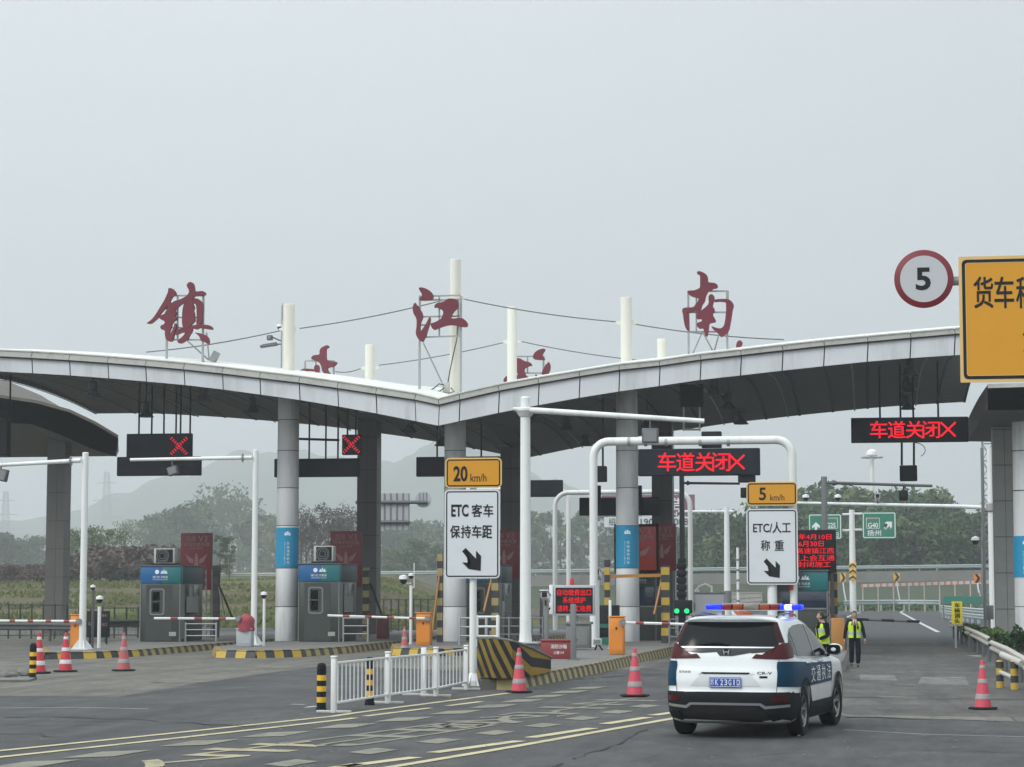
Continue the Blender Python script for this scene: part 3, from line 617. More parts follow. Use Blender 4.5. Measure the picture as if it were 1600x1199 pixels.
# columns and masts
FC = [(449.5,800,476,453),(711,800,406,713.5),(980,780,465,980.5)]
for i, (px, py, top, pxt) in enumerate(FC):
    X = at(px,py,YC).x; zt = soffit_z(X,YC)+.05; mb = MB()
    r0, r1 = .455, .415; prof = []; z = .2
    seams = [at(px,yy,YC).z for yy in (948,888,822,763,705,657)]
    zs = [.2]
    for s_ in seams: zs += [s_]
    zs += [zt]
    rr = lambda z: r0+(r1-r0)*z/zt
    prof = []
    for a, b_ in zip(zs, zs[1:]):
        prof += [(rr(a)-.012, a+.0),(rr(a), a+.025),(rr(b_), b_-.025),(rr(b_)-.012, b_-.001)]
    mb.lathe((X,YC,0), prof, 40)
    col = build('column', mb, 'column', canopy)
    for s_ in seams: mb = MB(); mb.lathe((X,YC,0), [(rr(s_)-.01,s_-.012),(rr(s_)+.004,s_-.010),(rr(s_)+.004,s_+.010),(rr(s_)-.01,s_+.012)], 40); build('band', mb, 'seam', col)
    mb = MB(); mt = at(pxt,top,YC); rz_ = roof_z(X,YC)-.25
    mb.lathe((X,YC,0), [(.225,rz_),(.222,mt.z-.02),(.205,mt.z)], 28)
    for k in (-1,1):
        zz = at(px,{0:514,1:466,2:504}[i],YC).z
        mb.prism([(X+k*.2,YC-.02,zz+.10),(X+k*.42,YC-.02,zz+.02),(X+k*.42,YC-.02,zz-.04),(X+k*.2,YC-.02,zz-.12)], (0,.04,0))
    build('mast', mb, 'mast', canopy)
RC = [(576.5,800,539,578),(800,800,480,803.5),(1036,800,530,1035)]
RX = []
for i, (px, py, top, pxt) in enumerate(RC):
    X = at(px,py,YR).x; RX.append(X); zt = soffit_z(X,YR)+.05; mb = MB(); hw = .46
    z = 0.2; rows = []
    while z < zt: rows.append((z, min(z+1.5, zt))); z += 1.5
    for a, b_ in rows:
        mb.box((X-hw,YR-hw,a+.015),(X-.008,YR+hw,b_-.01)); mb.box((X+.008,YR-hw,a+.015),(X+hw,YR+hw,b_-.01))
    mb.box((X-hw+.02,YR-hw+.02,.2),(X+hw-.02,YR+hw-.02,zt), mi=1)
    build('column', mb, ['tile','seam'], canopy, smooth=False)
    mb = MB(); mt = at(pxt,top,YR); mb.lathe((X,YR,0), [(.225,roof_z(X,YR)-.25),(.222,mt.z-.02),(.205,mt.z)], 28)
    for k in (-1,1):
        zz = at(px,{0:575,1:534,2:563}[i],YR).z
        mb.prism([(X+k*.2,YR-.02,zz+.10),(X+k*.42,YR-.02,zz+.02),(X+k*.42,YR-.02,zz-.04),(X+k*.2,YR-.02,zz-.12)], (0,.04,0))
    build('mast', mb, 'mast', canopy)
# stay cables
for (a, b_, Y) in (((468,513.5),(706,466),YC),((724,467.5),(962,503),YC),((438,517),(228,550.5),YC),((993,507),(1225,531),YC),((592,571),(797,533),YR),((815,534),(1018,565),YR),((566,575),(524,581),YR),((1050,566),(1100,580),YR)):
    p, q = at(*a,Y), at(*b_,Y); mb = MB()
    if Y == YC and b_[0] in (228,1225): q.z = max(q.z, roof_z(q.x,YC)-.1)
    pts = [p.lerp(q, k/8)+Vector((0,0,-.10*4*(k/8)*(1-k/8))) for k in range(9)]
    mb.tube(pts, .022, 6); build('stay_cable', mb, 'steel_dk', canopy)

M['rooftan'] = mat('shaded_tan_roof_edge', (.11,.10,.085), .7, var=.2)  # tan darkened to carry the shade of the main canopy
# lower canopy at the left, beyond the first
def low_canopy(name, label, topP, botP, Y0, Y1, rear_px, mf, ms, cols, mg='gutter', skew=0):
    t = thing(name, label, 'canopy', (at(topP[len(topP)//2][0],900,Y0).x, (Y0+Y1)/2, 0))
    tp = [at(x,y,Y0) for x,y in topP]; bp = [at(x,y,Y0) for x,y in botP]
    mb = MB()
    for i in range(len(tp)-1): gg = Vector((.0 if skew else .012,0,0)); mb.quad(bp[i]+gg,bp[i+1]-gg,tp[i+1]-gg,tp[i]+gg)
    bmesh.ops.solidify(mb.bm, geom=mb.bm.faces[:], thickness=.05)
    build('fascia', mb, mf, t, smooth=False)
    mb = MB()
    for i in range(len(tp)-1):
        q = [Vector((tp[i].x,Y0-.1,tp[i].z)),Vector((tp[i+1].x,Y0-.1,tp[i+1].z))]
        N = 8
        for j in range(N):
            f = lambda p, k: Vector((p.x+skew*(Y1-Y0)*k/N, Y0-.1+(Y1-Y0+.2)*k/N, p.z+bul(k/N,.1+(1.2*smooth((125-topP[tp.index(p)][0])/125) if skew else 0))))
            mb.quad(f(tp[i],j),f(tp[i+1],j),f(tp[i+1],j+1),f(tp[i],j+1))
        mb.box
    for i in range(len(tp)-1): mb.prism([Vector((tp[i].x,Y0-.12,tp[i].z-.12)),Vector((tp[i+1].x,Y0-.12,tp[i+1].z-.12)),Vector((tp[i+1].x,Y0-.12,tp[i+1].z+.03)),Vector((tp[i].x,Y0-.12,tp[i].z+.03))],(0,.1,0))
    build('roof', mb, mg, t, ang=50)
    mb = MB(); rb = [at(x,y,Y1) for x,y in rear_px]
    for i in range(len(bp)-1):
        z0a, z0b = bp[i].z, bp[i+1].z
        ra = Vector((bp[i].x+skew*(Y1-Y0), Y1, rb[0].z+(rb[-1].z-rb[0].z)*i/(len(bp)-1))); rb2 = Vector((bp[i+1].x+skew*(Y1-Y0), Y1, rb[0].z+(rb[-1].z-rb[0].z)*(i+1)/(len(bp)-1)))
        mb.quad(bp[i]+Vector((0,.03,.02)), ra, rb2, bp[i+1]+Vector((0,.03,.02)))
        mb.quad(ra, rb2, Vector((rb2.x,Y1,tp[i+1].z)), Vector((ra.x,Y1,tp[i].z)))
    for k, s_ in ((0,1),(-1,1)):
        mb.quad(bp[k]+Vector((0,.03,.02)), Vector((bp[k].x+skew*(Y1-Y0),Y1,rb[k].z)), Vector((tp[k].x+skew*(Y1-Y0),Y1,tp[k].z)), tp[k]+Vector((0,.03,-.02)))
    build('soffit', mb, ms, t, smooth=False)
    for c in cols: c(t)
    return t
def rect_col(px, py, Y, hw, zt, mats=('tile','seam')):
    def f(t):
        X = at(px,py,Y).x; mb = MB(); z = .05
        while z < zt:
            b_ = min(z+1.42, zt); mb.box((X-hw,Y-hw,z+.015),(X+.05,Y+hw,b_-.01)); mb.box((X+.065,Y-hw,z+.015),(X+hw,Y+hw,b_-.01)); z += 1.42
        mb.box((X-hw+.02,Y-hw+.02,.05),(X+hw-.02,Y+hw-.02,zt), mi=1)
        build('column', mb, list(mats), t, smooth=False)
    return f
zl = at(90,692,104).z
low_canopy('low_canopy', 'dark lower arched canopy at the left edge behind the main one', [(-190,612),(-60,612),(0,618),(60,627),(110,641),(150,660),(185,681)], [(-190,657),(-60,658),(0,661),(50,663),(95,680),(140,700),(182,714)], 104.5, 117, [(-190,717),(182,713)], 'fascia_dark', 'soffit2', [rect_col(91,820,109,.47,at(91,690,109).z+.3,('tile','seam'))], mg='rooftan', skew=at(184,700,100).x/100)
def round_col(t):
    X = at(1602,800,86).x; mb = MB(); zt = at(1602,660,86).z
    mb.lathe((X,86,0), [(.46,.15),(.42,zt)], 36); col = build('column', mb, 'column', t)
    for yy in (705,767,948):
        mb = MB(); s_ = at(1602,yy,86).z; mb.lathe((X,86,0), [(.43,s_-.015),(.458,s_-.012),(.458,s_+.012),(.43,s_+.015)], 36); build('band', mb, 'seam', col)
XR0 = 1543
low_canopy('low_canopy', 'lower canopy with pale flat fascia at the right edge under the amber sign', [(1543,602),(1610,600),(1700,598),(1800,600)], [(1543,641),(1610,641),(1700,641),(1800,643)], 83.5, 100, [(1512,690),(1740,692)], 'fascia', 'soffit', [rect_col(1568.5,820,91,.40,at(1568,668,91).z,('tilel','seam')), round_col])
# ================================================================= ROOFTOP CHARACTERS
ZHEN = [[(350,150),(375,140),(410,150),(440,180),(465,230),(420,250),(385,300),(370,345),(300,430),(240,500),(215,545),(170,590),(120,630),(85,640),(45,630),(90,605),(140,560),(190,490),(250,390),(300,310),(335,230),(352,190)],
 [(345,345),(370,335),(400,350),(440,320),(520,300),(600,255),(640,240),(650,300),(590,350),(540,360),(480,410),(440,450),(470,490),(440,530),(475,575),(430,600),(400,640),(385,700),(360,770),(370,800),(400,740),(430,690),(435,640),(445,625),(460,640),(460,690),(430,790),(415,870),(380,890),(320,860),(305,790),(305,725),(260,720),(240,690),(250,660),(305,640),(300,600),(250,580),(215,545),(250,520),(305,500),(310,470),(355,440),(360,420),(330,405),(300,420)],
 [(605,100),(630,65),(660,55),(695,75),(712,120),(715,190),(770,190),(820,180),(855,195),(870,225),(850,245),(780,240),(720,250),(680,290),(640,300),(590,300),(600,250),(635,220),(640,170),(615,130)],
 [(575,350),(650,290),(690,300),(690,360),(705,390),(715,420),(695,450),(715,500),(705,540),(725,590),(690,630),(650,665),(640,700),(560,700),(545,650),(540,580),(545,480),(555,400)],
 [(680,290),(730,280),(780,300),(820,345),(828,400),(815,500),(810,655),(740,660),(740,600),(745,500),(740,400),(730,365),(690,350)],
 [(650,665),(700,655),(760,650),(820,650),(880,650),(940,665),(970,705),(950,720),(900,712),(830,700),(800,690),(770,700),(740,718),(700,700),(640,710)],
 [(540,690),(640,690),(690,700),(670,760),(640,800),(620,850),(590,870),(540,905),(500,910),(475,890),(480,870),(530,830),(570,790),(585,755),(520,760),(470,790),(440,790),(450,740),(490,715)],
 [(710,760),(750,760),(820,775),(880,800),(915,850),(915,915),(890,918),(840,880),(800,880),(790,830),(760,790)]]
JIANG = [[(245,130),(270,118),(330,125),(400,150),(460,190),(500,240),(515,290),(500,350),(400,365),(300,368),(245,355),(270,310),(310,285),(300,240),(270,190),(248,155)],
 [(180,400),(200,450),(240,470),(270,540),(300,580),(322,650),(310,710),(275,790),(265,870),(270,960),(320,890),(370,820),(410,740),(435,680),(462,680),(462,740),(440,830),(400,960),(375,1040),(340,1100),(325,1138),(300,1138),(250,1100),(210,1050),(185,970),(205,850),(205,700),(160,640),(135,570),(130,490),(150,430)],
 [(530,500),(545,450),(580,415),(640,405),(720,380),(780,335),(830,325),(920,330),(975,370),(985,450),(960,510),(910,560),(870,610),(830,690),(900,705),(1000,690),(1060,695),(1110,730),(1150,780),(1160,820),(1140,860),(1090,862),(1000,845),(900,825),(800,825),(700,850),(600,885),(550,912),(520,912),(490,880),(470,830),(455,795),(530,780),(600,745),(660,710),(690,650),(705,590),(690,545),(640,525),(590,495),(560,495)]]
NAN = [[(280,100),(300,78),(340,85),(390,110),(420,140),(428,180),(425,225),(500,230),(540,245),(557,275),(545,300),(510,305),(490,310),(470,330),(430,345),(415,370),(395,420),(390,470),(350,520),(340,580),(290,580),(200,610),(170,600),(190,570),(240,550),(270,500),(300,470),(305,430),(280,420),(230,412),(190,390),(155,345),(180,332),(250,330),(310,305),(325,290),(325,200),(325,130),(295,122)],
 [(290,580),(340,590),(390,550),(440,500),(430,420),(445,385),(470,375),(500,390),(515,430),(500,480),(485,540),(510,560),(515,600),(485,640),(510,680),(535,730),(500,745),(450,750),(440,790),(435,850),(425,910),(410,928),(390,910),(375,850),(365,815),(320,825),(290,800),(275,765),(300,740),(350,730),(345,695),(300,700),(275,690),(275,660),(300,620)],
 [(90,590),(105,555),(150,550),(200,550),(250,540),(280,520),(290,560),(220,590),(150,600),(180,650),(185,740),(190,850),(160,850),(130,800),(110,700),(105,640)],
 [(500,450),(560,440),(660,437),(710,450),(750,490),(762,530),(745,580),(735,660),(720,750),(700,850),(650,900),(600,935),(570,905),(545,870),(500,840),(470,800),(480,790),(540,815),(600,820),(635,780),(650,700),(660,600),(665,500),(660,480),(580,470),(510,480)]]
def chaikin(P, n=1):
    for _ in range(n):
        Q = []
        for i in range(len(P)):
            a, b = Vector(P[i]), Vector(P[(i+1)%len(P)]); Q += [a.lerp(b,.25), a.lerp(b,.75)]
        P = Q
    return P
def letter(name, label, strokes, ox, oy, sc, frame, Y, legs, mirror=None, zoff=0, braces=(), dy=0, mats='red_letter'):
    """strokes in zoom coordinates; frame = list of ((x,y),(x,y)) pixel bars"""
    f = (lambda x: x) if mirror is None else (lambda x: 2*mirror-x)
    P = lambda x, y, d=0: at(f(ox+x/sc) if mirror is None else f(ox+x/sc), oy+y/sc+dy, Y)+Vector((0,d,0))
    base = at(*legs[0], Y)
    t = thing(name, label, 'rooftop character', (at((legs[0][0]+legs[-1][0])/2, legs[0][1], Y).x, Y, base.z), group='big crimson characters standing on the canopy roof')
    for k, s_ in enumerate(strokes):
        mb = MB(); pts = [P(v.x, v.y, -.16+.004*k) for v in chaikin([Vector(q) for q in s_], 1)]
        from mathutils.geometry import tessellate_polygon as tp
        tr = tp([pts]); n = len(pts); back = [p+Vector((0,.17,0)) for p in pts]
        mb._add(pts+back, [tuple(q) for q in tr]+[tuple(n+i for i in q[::-1]) for q in tr]+[(i,(i+1)%n,n+(i+1)%n,n+i) for i in range(n)])
        build('stroke', mb, mats, t, ang=30)
    mb = MB()
    for a, b in frame:
        mb.tube([at(*a,Y)+Vector((0,.06,0)), at(*b,Y)+Vector((0,.06,0))], .042, 4)
    build('frame', mb, 'galv', t, smooth=False)
    for (x,y) in legs:
        z1 = [q for q in frame if abs(q[0][0]-q[1][0]) < 6]
        mb = MB(); p = at(x,y,Y); q = at(x,frame[0][0][1],Y); rz0 = roof_z(p.x, Y+.06)
        mb.tube([(p.x,Y+.06,rz0-.1),(p.x,Y+.06,q.z)], .055, 4); build('leg', mb, 'galv', t, smooth=False)
    for a, b, d in braces:
        mb = MB(); p = at(*a,Y)+Vector((0,.08,0)); q = at(*b,Y+d); q.z = roof_z(q.x, Y+d)-.03
        mb.tube([p,q], .03, 5); build('brace', mb, 'galv', t, smooth=False)
    return t
YL = 84.6
letter('rooftop_character', 'crimson brush-written character at the left above the arch, on two steel legs', ZHEN, 225, 435, 8.883,
  [((261,462),(318,462)),((260,496),(318,496)),((260,512),(316,512)),((260,531),(317,531)),((277,462),(277,531))], YL, [(259.5,563),(316,566)], braces=[((290,531),(326,562),1.5),((322,520),(327,561),1.6)])
letter('rooftop_character', 'crimson brush-written character with open frame at the roof valley beside the tallest mast', JIANG, 635, 440, 11.99,
  [((654,463),(719,461.5)),((655,469),(719,468)),((658,495),(719,494)),((655,508),(668,508)),((660,527),(719,525)),((686,463),(686,526)),((715.5,468),(716,525))], YL, [(655,613),(719.5,614)], braces=[((661,536),(697,606),2.0)])
letter('rooftop_character', 'crimson brush-written character on the right arch with a square steel frame', NAN, 1055, 415, 8.273,
  [((1075,455),(1138,455)),((1076,488),(1137,488)),((1075,518.5),(1138,518.5)),((1137.5,455),(1137.5,518)),((1088,455),(1088,519))], YL, [(1076,556),(1136.5,552)], braces=[((1097,519),(1082,552),1.2),((1098,519),(1114,551),1.4),((1124,519),(1116,550),1.4)])
# the same three seen from behind on the far edge of the roof
YL2 = 101.8
letter('rooftop_character', 'rear crimson character seen from behind, mostly hidden, left of the first short mast', NAN, 505-45, 538-9, 9.8,
  [((476,564),(522,564)),((476,592),(522,592)),((493,564),(493,590))], YL2, [(476,590),(521,590)], mirror=502, dy=3)
letter('rooftop_character', 'rear crimson character seen from behind beside the middle short mast', JIANG, 832-56, 546-9, 14.0,
  [((806,557),(850,557)),((806,583),(850,583)),((824,557),(824,583)),((849,557),(849,590))], YL2, [(806,600),(849,590)], mirror=823, dy=0)
letter('rooftop_character', 'rear crimson character whose tips only just show over the right arch', ZHEN, 1158-55, 534-7, 10.4,
  [((1135,575),(1185,575)),((1135,600),(1185,600))], YL2, [(1136,600),(1184,600)], mirror=1161, dy=0)

# junction box and loose cables on the roof by the tallest mast
t = thing('junction_box', 'small white box with looping cables at the foot of the tallest mast', 'junction box', tuple(at(698,606,85.2)), group=None)
p = at(697,606,85.2); zr = roof_z(p.x,85.2); mb = MB(); mb.box((p.x-.14,85.2,zr-.02),(p.x+.12,85.4,zr+.42),.03); build('casing', mb, 'ac', t)
mb = MB()
for pts in ([(700,598),(703,580),(708,556),(714,530),(715,500)],[(694,602),(686,600),(678,607),(668,612),(655,614)],[(694,606),(688,611),(676,613),(662,610),(650,616)],[(704,606),(710,612),(700,615),(690,613)]):
    mb.tube([at(x,y,85.1) for x,y in pts], .022, 5)
build('cable', mb, 'black', t)
# ================================================================= HIGH-BAY LAMPS UNDER THE SOFFIT
lampdef = [(145,622,84.5),(228,652,92.2),(318,628,84.5),(395,645,92.2),(640,676,88.5),(885,672,92),(915,697,101.5),(838,660,84.5),(1117,618,84.5),(1138,640,92.3),(1158,663,101.5),(1423,587,84.5),(1420.5,612,92.3),(1418.5,640,101.6),(690,697,101.8),(1012,668,92.2)]
llab = ['above the left dark signs nearest the left edge','second from the left, farther back','just under the first rooftop character','between the first two blue-wrapped columns','left of the roof valley','right of the roof valley halfway back','farthest back right of the valley','at the tall white pole top','nearest left of the right arch front','halfway back in the right arch row','farthest back in the right arch row','nearest in the last row by the amber sign','middle of the last row by the amber sign','farthest of the last row above the lane sign','behind the middle column top','between the last blue-wrapped column and the screen']
proto = None
for (x, y, Y), lb in zip(lampdef, llab):
    p = at(x, y, Y); top = soffit_z(p.x, Y); H = max(.25, top-p.z-.62)
    if proto is None:
        t = thing('bay_lamp', 'x', 'lamp', (0,0,0), local=True)
        mb = MB(); mb.lathe((0,0,0), [(.03,.62),(.17,.60),(.18,.34),(.13,.30)], 14); mb.box((-.12,-.12,.44),(.12,.12,.66)); build('driver', mb, 'steel_dk', t)
        mb = MB(); mb.lathe((0,0,0), [(.12,.32),(.16,.22),(.33,.03),(.34,0),(.31,.0),(.12,.26)], 18); build('shade', mb, 'steel_dk', t)
        mb = MB(); mb.tube([(0,0,.6),(0,0,1.6)], .025, 6); build('rod', mb, 'black', t)
        proto = t; c = t
    else: c = copy_tree(proto)
    c.location = p; c['label'] = 'dark bell-shaped lamp hung under the canopy, '+lb; c['group'] = 'dark lamps hanging under the canopy'
    c.location.z = max(p.z, top-1.55) if top-1.55 > p.z else p.z

# ================================================================= HELPERS FOR FACING BOARDS
def pbox(mb, x0, y0, x1, y1, Y, d, bev=0, mi=None):
    a = at(x0,y1,Y); b = at(x1,y0,Y); mb.box((a.x,Y,a.z),(b.x,Y+d,b.z), bev, mi)
def rrect(cx, cz, w, h, r, Y, n=5):
    pts = []
    for (sx, sz, a0) in ((1,1,0),(-1,1,90),(-1,-1,180),(1,-1,270)):
        for k in range(n+1): a = R(a0+90*k/n); pts.append(Vector((cx+sx*(w/2-r)+r*cos(a), Y, cz+sz*(h/2-r)+r*sin(a))))
    return pts
def ring(mb, o, i, mi=None):
    n = len(o); mb._add(o+i, [(k,(k+1)%n,n+(k+1)%n,n+k) for k in range(n)], mi)
def hang_rods(t, xs, y_bottom, Y, r=.04, m='black', name='hanger'):
    for x in xs:
        p = at(x, y_bottom, Y); top = soffit_z(p.x, Y)+.1; mb = MB(); mb.tube([(p.x,Y,p.z-.05),(p.x,Y,max(top,p.z+.3))], r, 6); build(name, mb, m, t)
def cross_leds(mb, c, size, Y, n=9, r=None, mi=None):
    for s in (1,-1):
        for row in (-1,0,1):
            for k in range(n):
                u = -size/2+size*k/(n-1)
                x = c.x+u+(row*size*.045 if s==1 else -row*size*.045); z = c.z+u*s+(-row*size*.045)*1
                if s == 1: x, z = c.x+u-row*size*.05, c.z+u+row*size*.05
                else: x, z = c.x+u+row*size*.05, c.z-u+row*size*.05
                q = r or size*.033
                mb.poly([Vector((x+q*cos(a),Y,z+q*sin(a))) for a in [k2*pi/3 for k2 in range(6)]], mi)
# --- hanging lane signs
def board(name, label, cat, px, Y, d=.25, mats=('black','navy'), rods=(), rodY=None, group=None, bev=.03):
    x0,y0,x1,y1 = px; c = at((x0+x1)/2, y0, Y+.1)
    t = thing(name, label, cat, (c.x, Y+.1, c.z), group=group)
    mb = MB(); pbox(mb, x0, y0, x1, y1, Y, d, bev); build('housing', mb, mats[0], t)
    mb = MB(); pbox(mb, x0+1.5, y0+1.5, x1-1.5, y1-1.5, Y-.006, .004); build('screen', mb, mats[1], t, smooth=False)
    if rods: hang_rods(t, rods, y0, Y+.12)
    return t
YS = 86.6
g1 = 'overhead lane signs hung from the canopy'
t = board('lane_sign', 'black overhead sign box with a red LED cross at its right end', 'lane sign', (197,677,299,715), YS, rods=(217,237,256,275,282,297), group=g1)
mb = MB(); c = at(279.5,697,YS-.012); cross_leds(mb, c, .62, YS-.012); build('cross', mb, 'ledx', t, smooth=False)
board('lane_sign', 'blank black overhead panel below the left red-cross sign', 'lane sign', (182,713,313,744), YS+.5, rods=(), group=g1)
t = board('lane_sign', 'small square overhead sign with a red LED cross by the dark pillar', 'lane sign', (534,679,564,711), YS, rods=(543,556), group=g1)
mb = MB(); c = at(549,695,YS-.012); cross_leds(mb, c, .60, YS-.012); build('cross', mb, 'ledx', t, smooth=False)
t = board('lane_sign', 'long blank black overhead panel behind the first blue-wrapped column', 'lane sign', (428,716,561,746), YS+.9, rods=(483,509,528), group=g1)
mb = MB(); p = at(466,686,YS+1.05); q = at(530,688,YS+1.05); mb.tube([p,q], .05, 6); build('crossbar', mb, 'black', t)
board('lane_sign', 'blank black overhead panel partly hidden by the amber 20 plate', 'lane sign', (650,713,781,745), YS+.9, rods=(683,752), group=g1)
board('lane_sign', 'thin blank black overhead panel right of the tall white pole', 'lane sign', (792,750,879,777), 112, rods=(), group=g1)
t = board('lane_sign', 'blank blue-black overhead panel crossed by the third blue-wrapped column', 'lane sign', (905,777,1030,806), 99, rods=(), group=g1)
for x in (936,1000):
    mb = MB(); p = at(x,759,99); q = at(x,803,99); mb.box((p.x-.09,98.9,q.z),(p.x+.09,98.98,p.z)); build('bracket', mb, 'black', t, smooth=False)
t = board('lane_sign', 'black LED screen of glowing red characters and a cross over the middle lane', 'lane sign', (997,700,1187,744), 80.5, d=.35, group=g1)
mb = MB()
for ch, x in (('车',1042),('道',1071),('关',1100.5),('闭',1127)): text_to(mb, ch, at(x,722,80.486), 28*px_size(x,722,80.5), 29*px_size(x,722,80.5), bold=.008)
[stroke_path(mb, [at(1141,722-10*s_,80.484-.004*s_),at(1162,722+10*s_,80.484-.004*s_)], 3.0*px_size(1151,722,80.5), .003) for s_ in (1,-1)]
build('lettering', mb, 'led', t, smooth=False)
mb = MB(); pbox(mb, 1096,674,1127,700,80.6,.3,.03); pbox(mb,1153,742,1180,754,80.6,.3,.03); build('control_box', mb, 'black', t)
t = board('lane_sign', 'black LED screen of glowing red characters and a cross over the right lane', 'lane sign', (1330,651,1513,692), 90, d=.35, rods=(1375,1466,1407,1427), group=g1)
mb = MB()
for ch, x in (('车',1373),('道',1401),('关',1429),('闭',1455)): text_to(mb, ch, at(x,671.5,89.986), 27*px_size(x,671,90), 27*px_size(x,671,90), bold=.008)
[stroke_path(mb, [at(1471,671-10*s_,89.984-.004*s_),at(1492,671+10*s_,89.984-.004*s_)], 3.0*px_size(1481,671,90), .003) for s_ in (1,-1)]
build('lettering', mb, 'led', t, smooth=False)
mb = MB()
for x in (1409,1428): p = at(x,692,90.2); q = at(x,727,90.2); mb.tube([p,q], .045, 6)
build('hanger', mb, 'black', t)
mb = MB(); pbox(mb,1406,727,1433,752,90.1,.3,.04); build('control_box', mb, 'black', t)
mb = MB(); mb.tube([at(1429+14*sin(k*pi/10)*1.2,692+14*(1-cos(k*pi/10))/1.2,90.15) for k in range(11)][:9], .015, 5); build('cable', mb, 'black', t)
# dark hanging boxes
for (q, Y, rods, lb) in (((1062,600,1098,636),88,(),'dark speaker-like box fixed under the right arch above the screen'),((931,728,947,753),84.2,(942,),'small black box on a cable left of the third blue-wrapped column'),((-6,655,13,712),88,(14,),'dark box hung at the far left edge of the photo')):
    c = at((q[0]+q[2])/2,q[1],Y); t = thing('hanging_box', lb, 'equipment box', (c.x,Y,c.z), group='dark boxes hung under the canopy')
    mb = MB(); pbox(mb,*q,Y,.4,.04); pbox(mb,q[0]+2,q[1]+2,q[2]-2,q[3]-2,Y-.02,.02); build('housing', mb, 'black', t)
    if rods: hang_rods(t, rods, q[1] if q[0]>0 else q[3], Y+.1)
    else:
        mb = MB(); hang = [at(x,q[3],Y+.2) for x in (q[0]+6,q[2]-5)]
        for h in hang: mb.tube([h, (h.x,h.y,h.z-.95)], .04, 6)
        mb.tube([(hang[0].x,Y+.2,hang[0].z-.9),(hang[1].x,Y+.2,hang[1].z-.9)], .04, 6); build('drop_frame', mb, 'white', t)
        hang_rods(t, ((q[0]+q[2])/2,), q[1], Y+.1)

# ================================================================= ROADSIDE SIGNS ON POSTS
def plate(t, px, Y, face, border, edge, name='plate', r=.09, bw=.03, inset=.035, d=.03, tilt=None):
    x0,y0,x1,y1 = px; a = at(x0,y1,Y); b = at(x1,y0,Y); cx, cz = (a.x+b.x)/2, (a.z+b.z)/2; w, h = b.x-a.x, b.z-a.z
    mb = MB(); mb.prism(rrect(cx,cz,w,h,r,Y), (0,d,0)); pl = build(name, mb, edge, t)
    mb = MB(); mb.poly(rrect(cx,cz,w-2*inset-.002,h-2*inset-.002,max(.01,r-inset),Y-.003)); build('face', mb, face, pl, smooth=False)
    mb = MB(); ring(mb, rrect(cx,cz,w-2*inset,h-2*inset,max(.012,r-inset),Y-.006), rrect(cx,cz,w-2*inset-2*bw,h-2*inset-2*bw,max(.006,r-inset-bw),Y-.006)); build('border', mb, border, pl, smooth=False)
    return pl, cx, cz, w, h
def arrow(mb, cx, cz, Y, s):
    # thick arrow pointing down to the right
    P = [(-.42,.36),(-.24,.50),(.18,.08),(.16,.36),(.42,.14),(.42,-.50),(-.06,-.40),(-.40,-.16),(-.02,-.16),(-.44,.34)]
    P = [(-.40,.33),(-.25,.48),(.20,.02),(.20,.36),(.42,.13),(.40,-.50),(-.12,-.42),(-.40,-.14),(-.02,-.15)]
    mb.poly([Vector((cx+x*s,Y,cz+z*s)) for x,z in P]); bmesh.ops.triangulate(mb.bm, faces=mb.bm.faces[:])
Yt = gp(739,1072).y
t = thing('lane_guide_sign', 'white ETC car sign with black arrow under an amber 20 km/h plate', 'road sign', (gp(739,1074).x, Yt, 0))
sq = px_size(739,830,Yt)
pl,cx,cz,w_,h_ = plate(t, (695.5,715,784,763), Yt-.14, 'yellow_sign', 'ink', 'pale_yellow', 'speed_plate', r=.11, bw=.03)
mb = MB(); text_to(mb,'20',at(719.5,740.5,Yt-.15),22*sq,24*sq,bold=.028); text_to(mb,'km/h',at(747.5,746.5,Yt-.15),25*sq,12*sq); build('lettering', mb, 'ink', pl, smooth=False)
pl,cx,cz,w_,h_ = plate(t, (694.5,765,781,904), Yt-.14, 'sign_white', 'ink', 'sign_white', 'lane_plate', r=.10, bw=.028)
mb = MB(); text_to(mb,'ETC',at(718.5,798,Yt-.15),27*sq,19*sq,bold=.03)
for ch,x,y,s in (('客',745,798,16),('车',763,798,15),('保',711,831,15),('持',728,831,15),('车',745,831,15),('距',761,831,15)): text_to(mb,ch,at(x,y,Yt-.15),s*sq,19*sq,bold=.014)
arrow(mb, at(736.5,874,Yt-.15).x, at(736.5,874,Yt).z, Yt-.15, 36*sq); build('lettering', mb, 'ink', pl, smooth=False)
mb = MB(); zb = at(739,726,Yt).z; mb.lathe((gp(739,1072).x,Yt,0), [(.083,.02),(.083,zb)], 20); build('post', mb, 'white', t)
mb = MB()
for yy in (727,752,780,890): zz = at(739,yy,Yt).z; mb.box((gp(739,1072).x-.3,Yt-.108,zz-.03),(gp(739,1072).x+.3,Yt-.085,zz+.03))
build('bracket', mb, 'galv', t, smooth=False)
mb = MB(); X = gp(739,1072).x; mb.lathe((X,Yt,0), [(.17,0),(.16,.12),(.09,.28)], 12)
for k in range(6): a = k*pi/3+.2; mb.prism([(X+.08*cos(a),Yt+.08*sin(a),0),(X+.26*cos(a),Yt+.26*sin(a),0),(X+.24*cos(a),Yt+.24*sin(a),.05),(X+.08*cos(a),Yt+.08*sin(a),.30)],(-.02*sin(a),.02*cos(a),0))
build('base', mb, 'white', t, smooth=False)

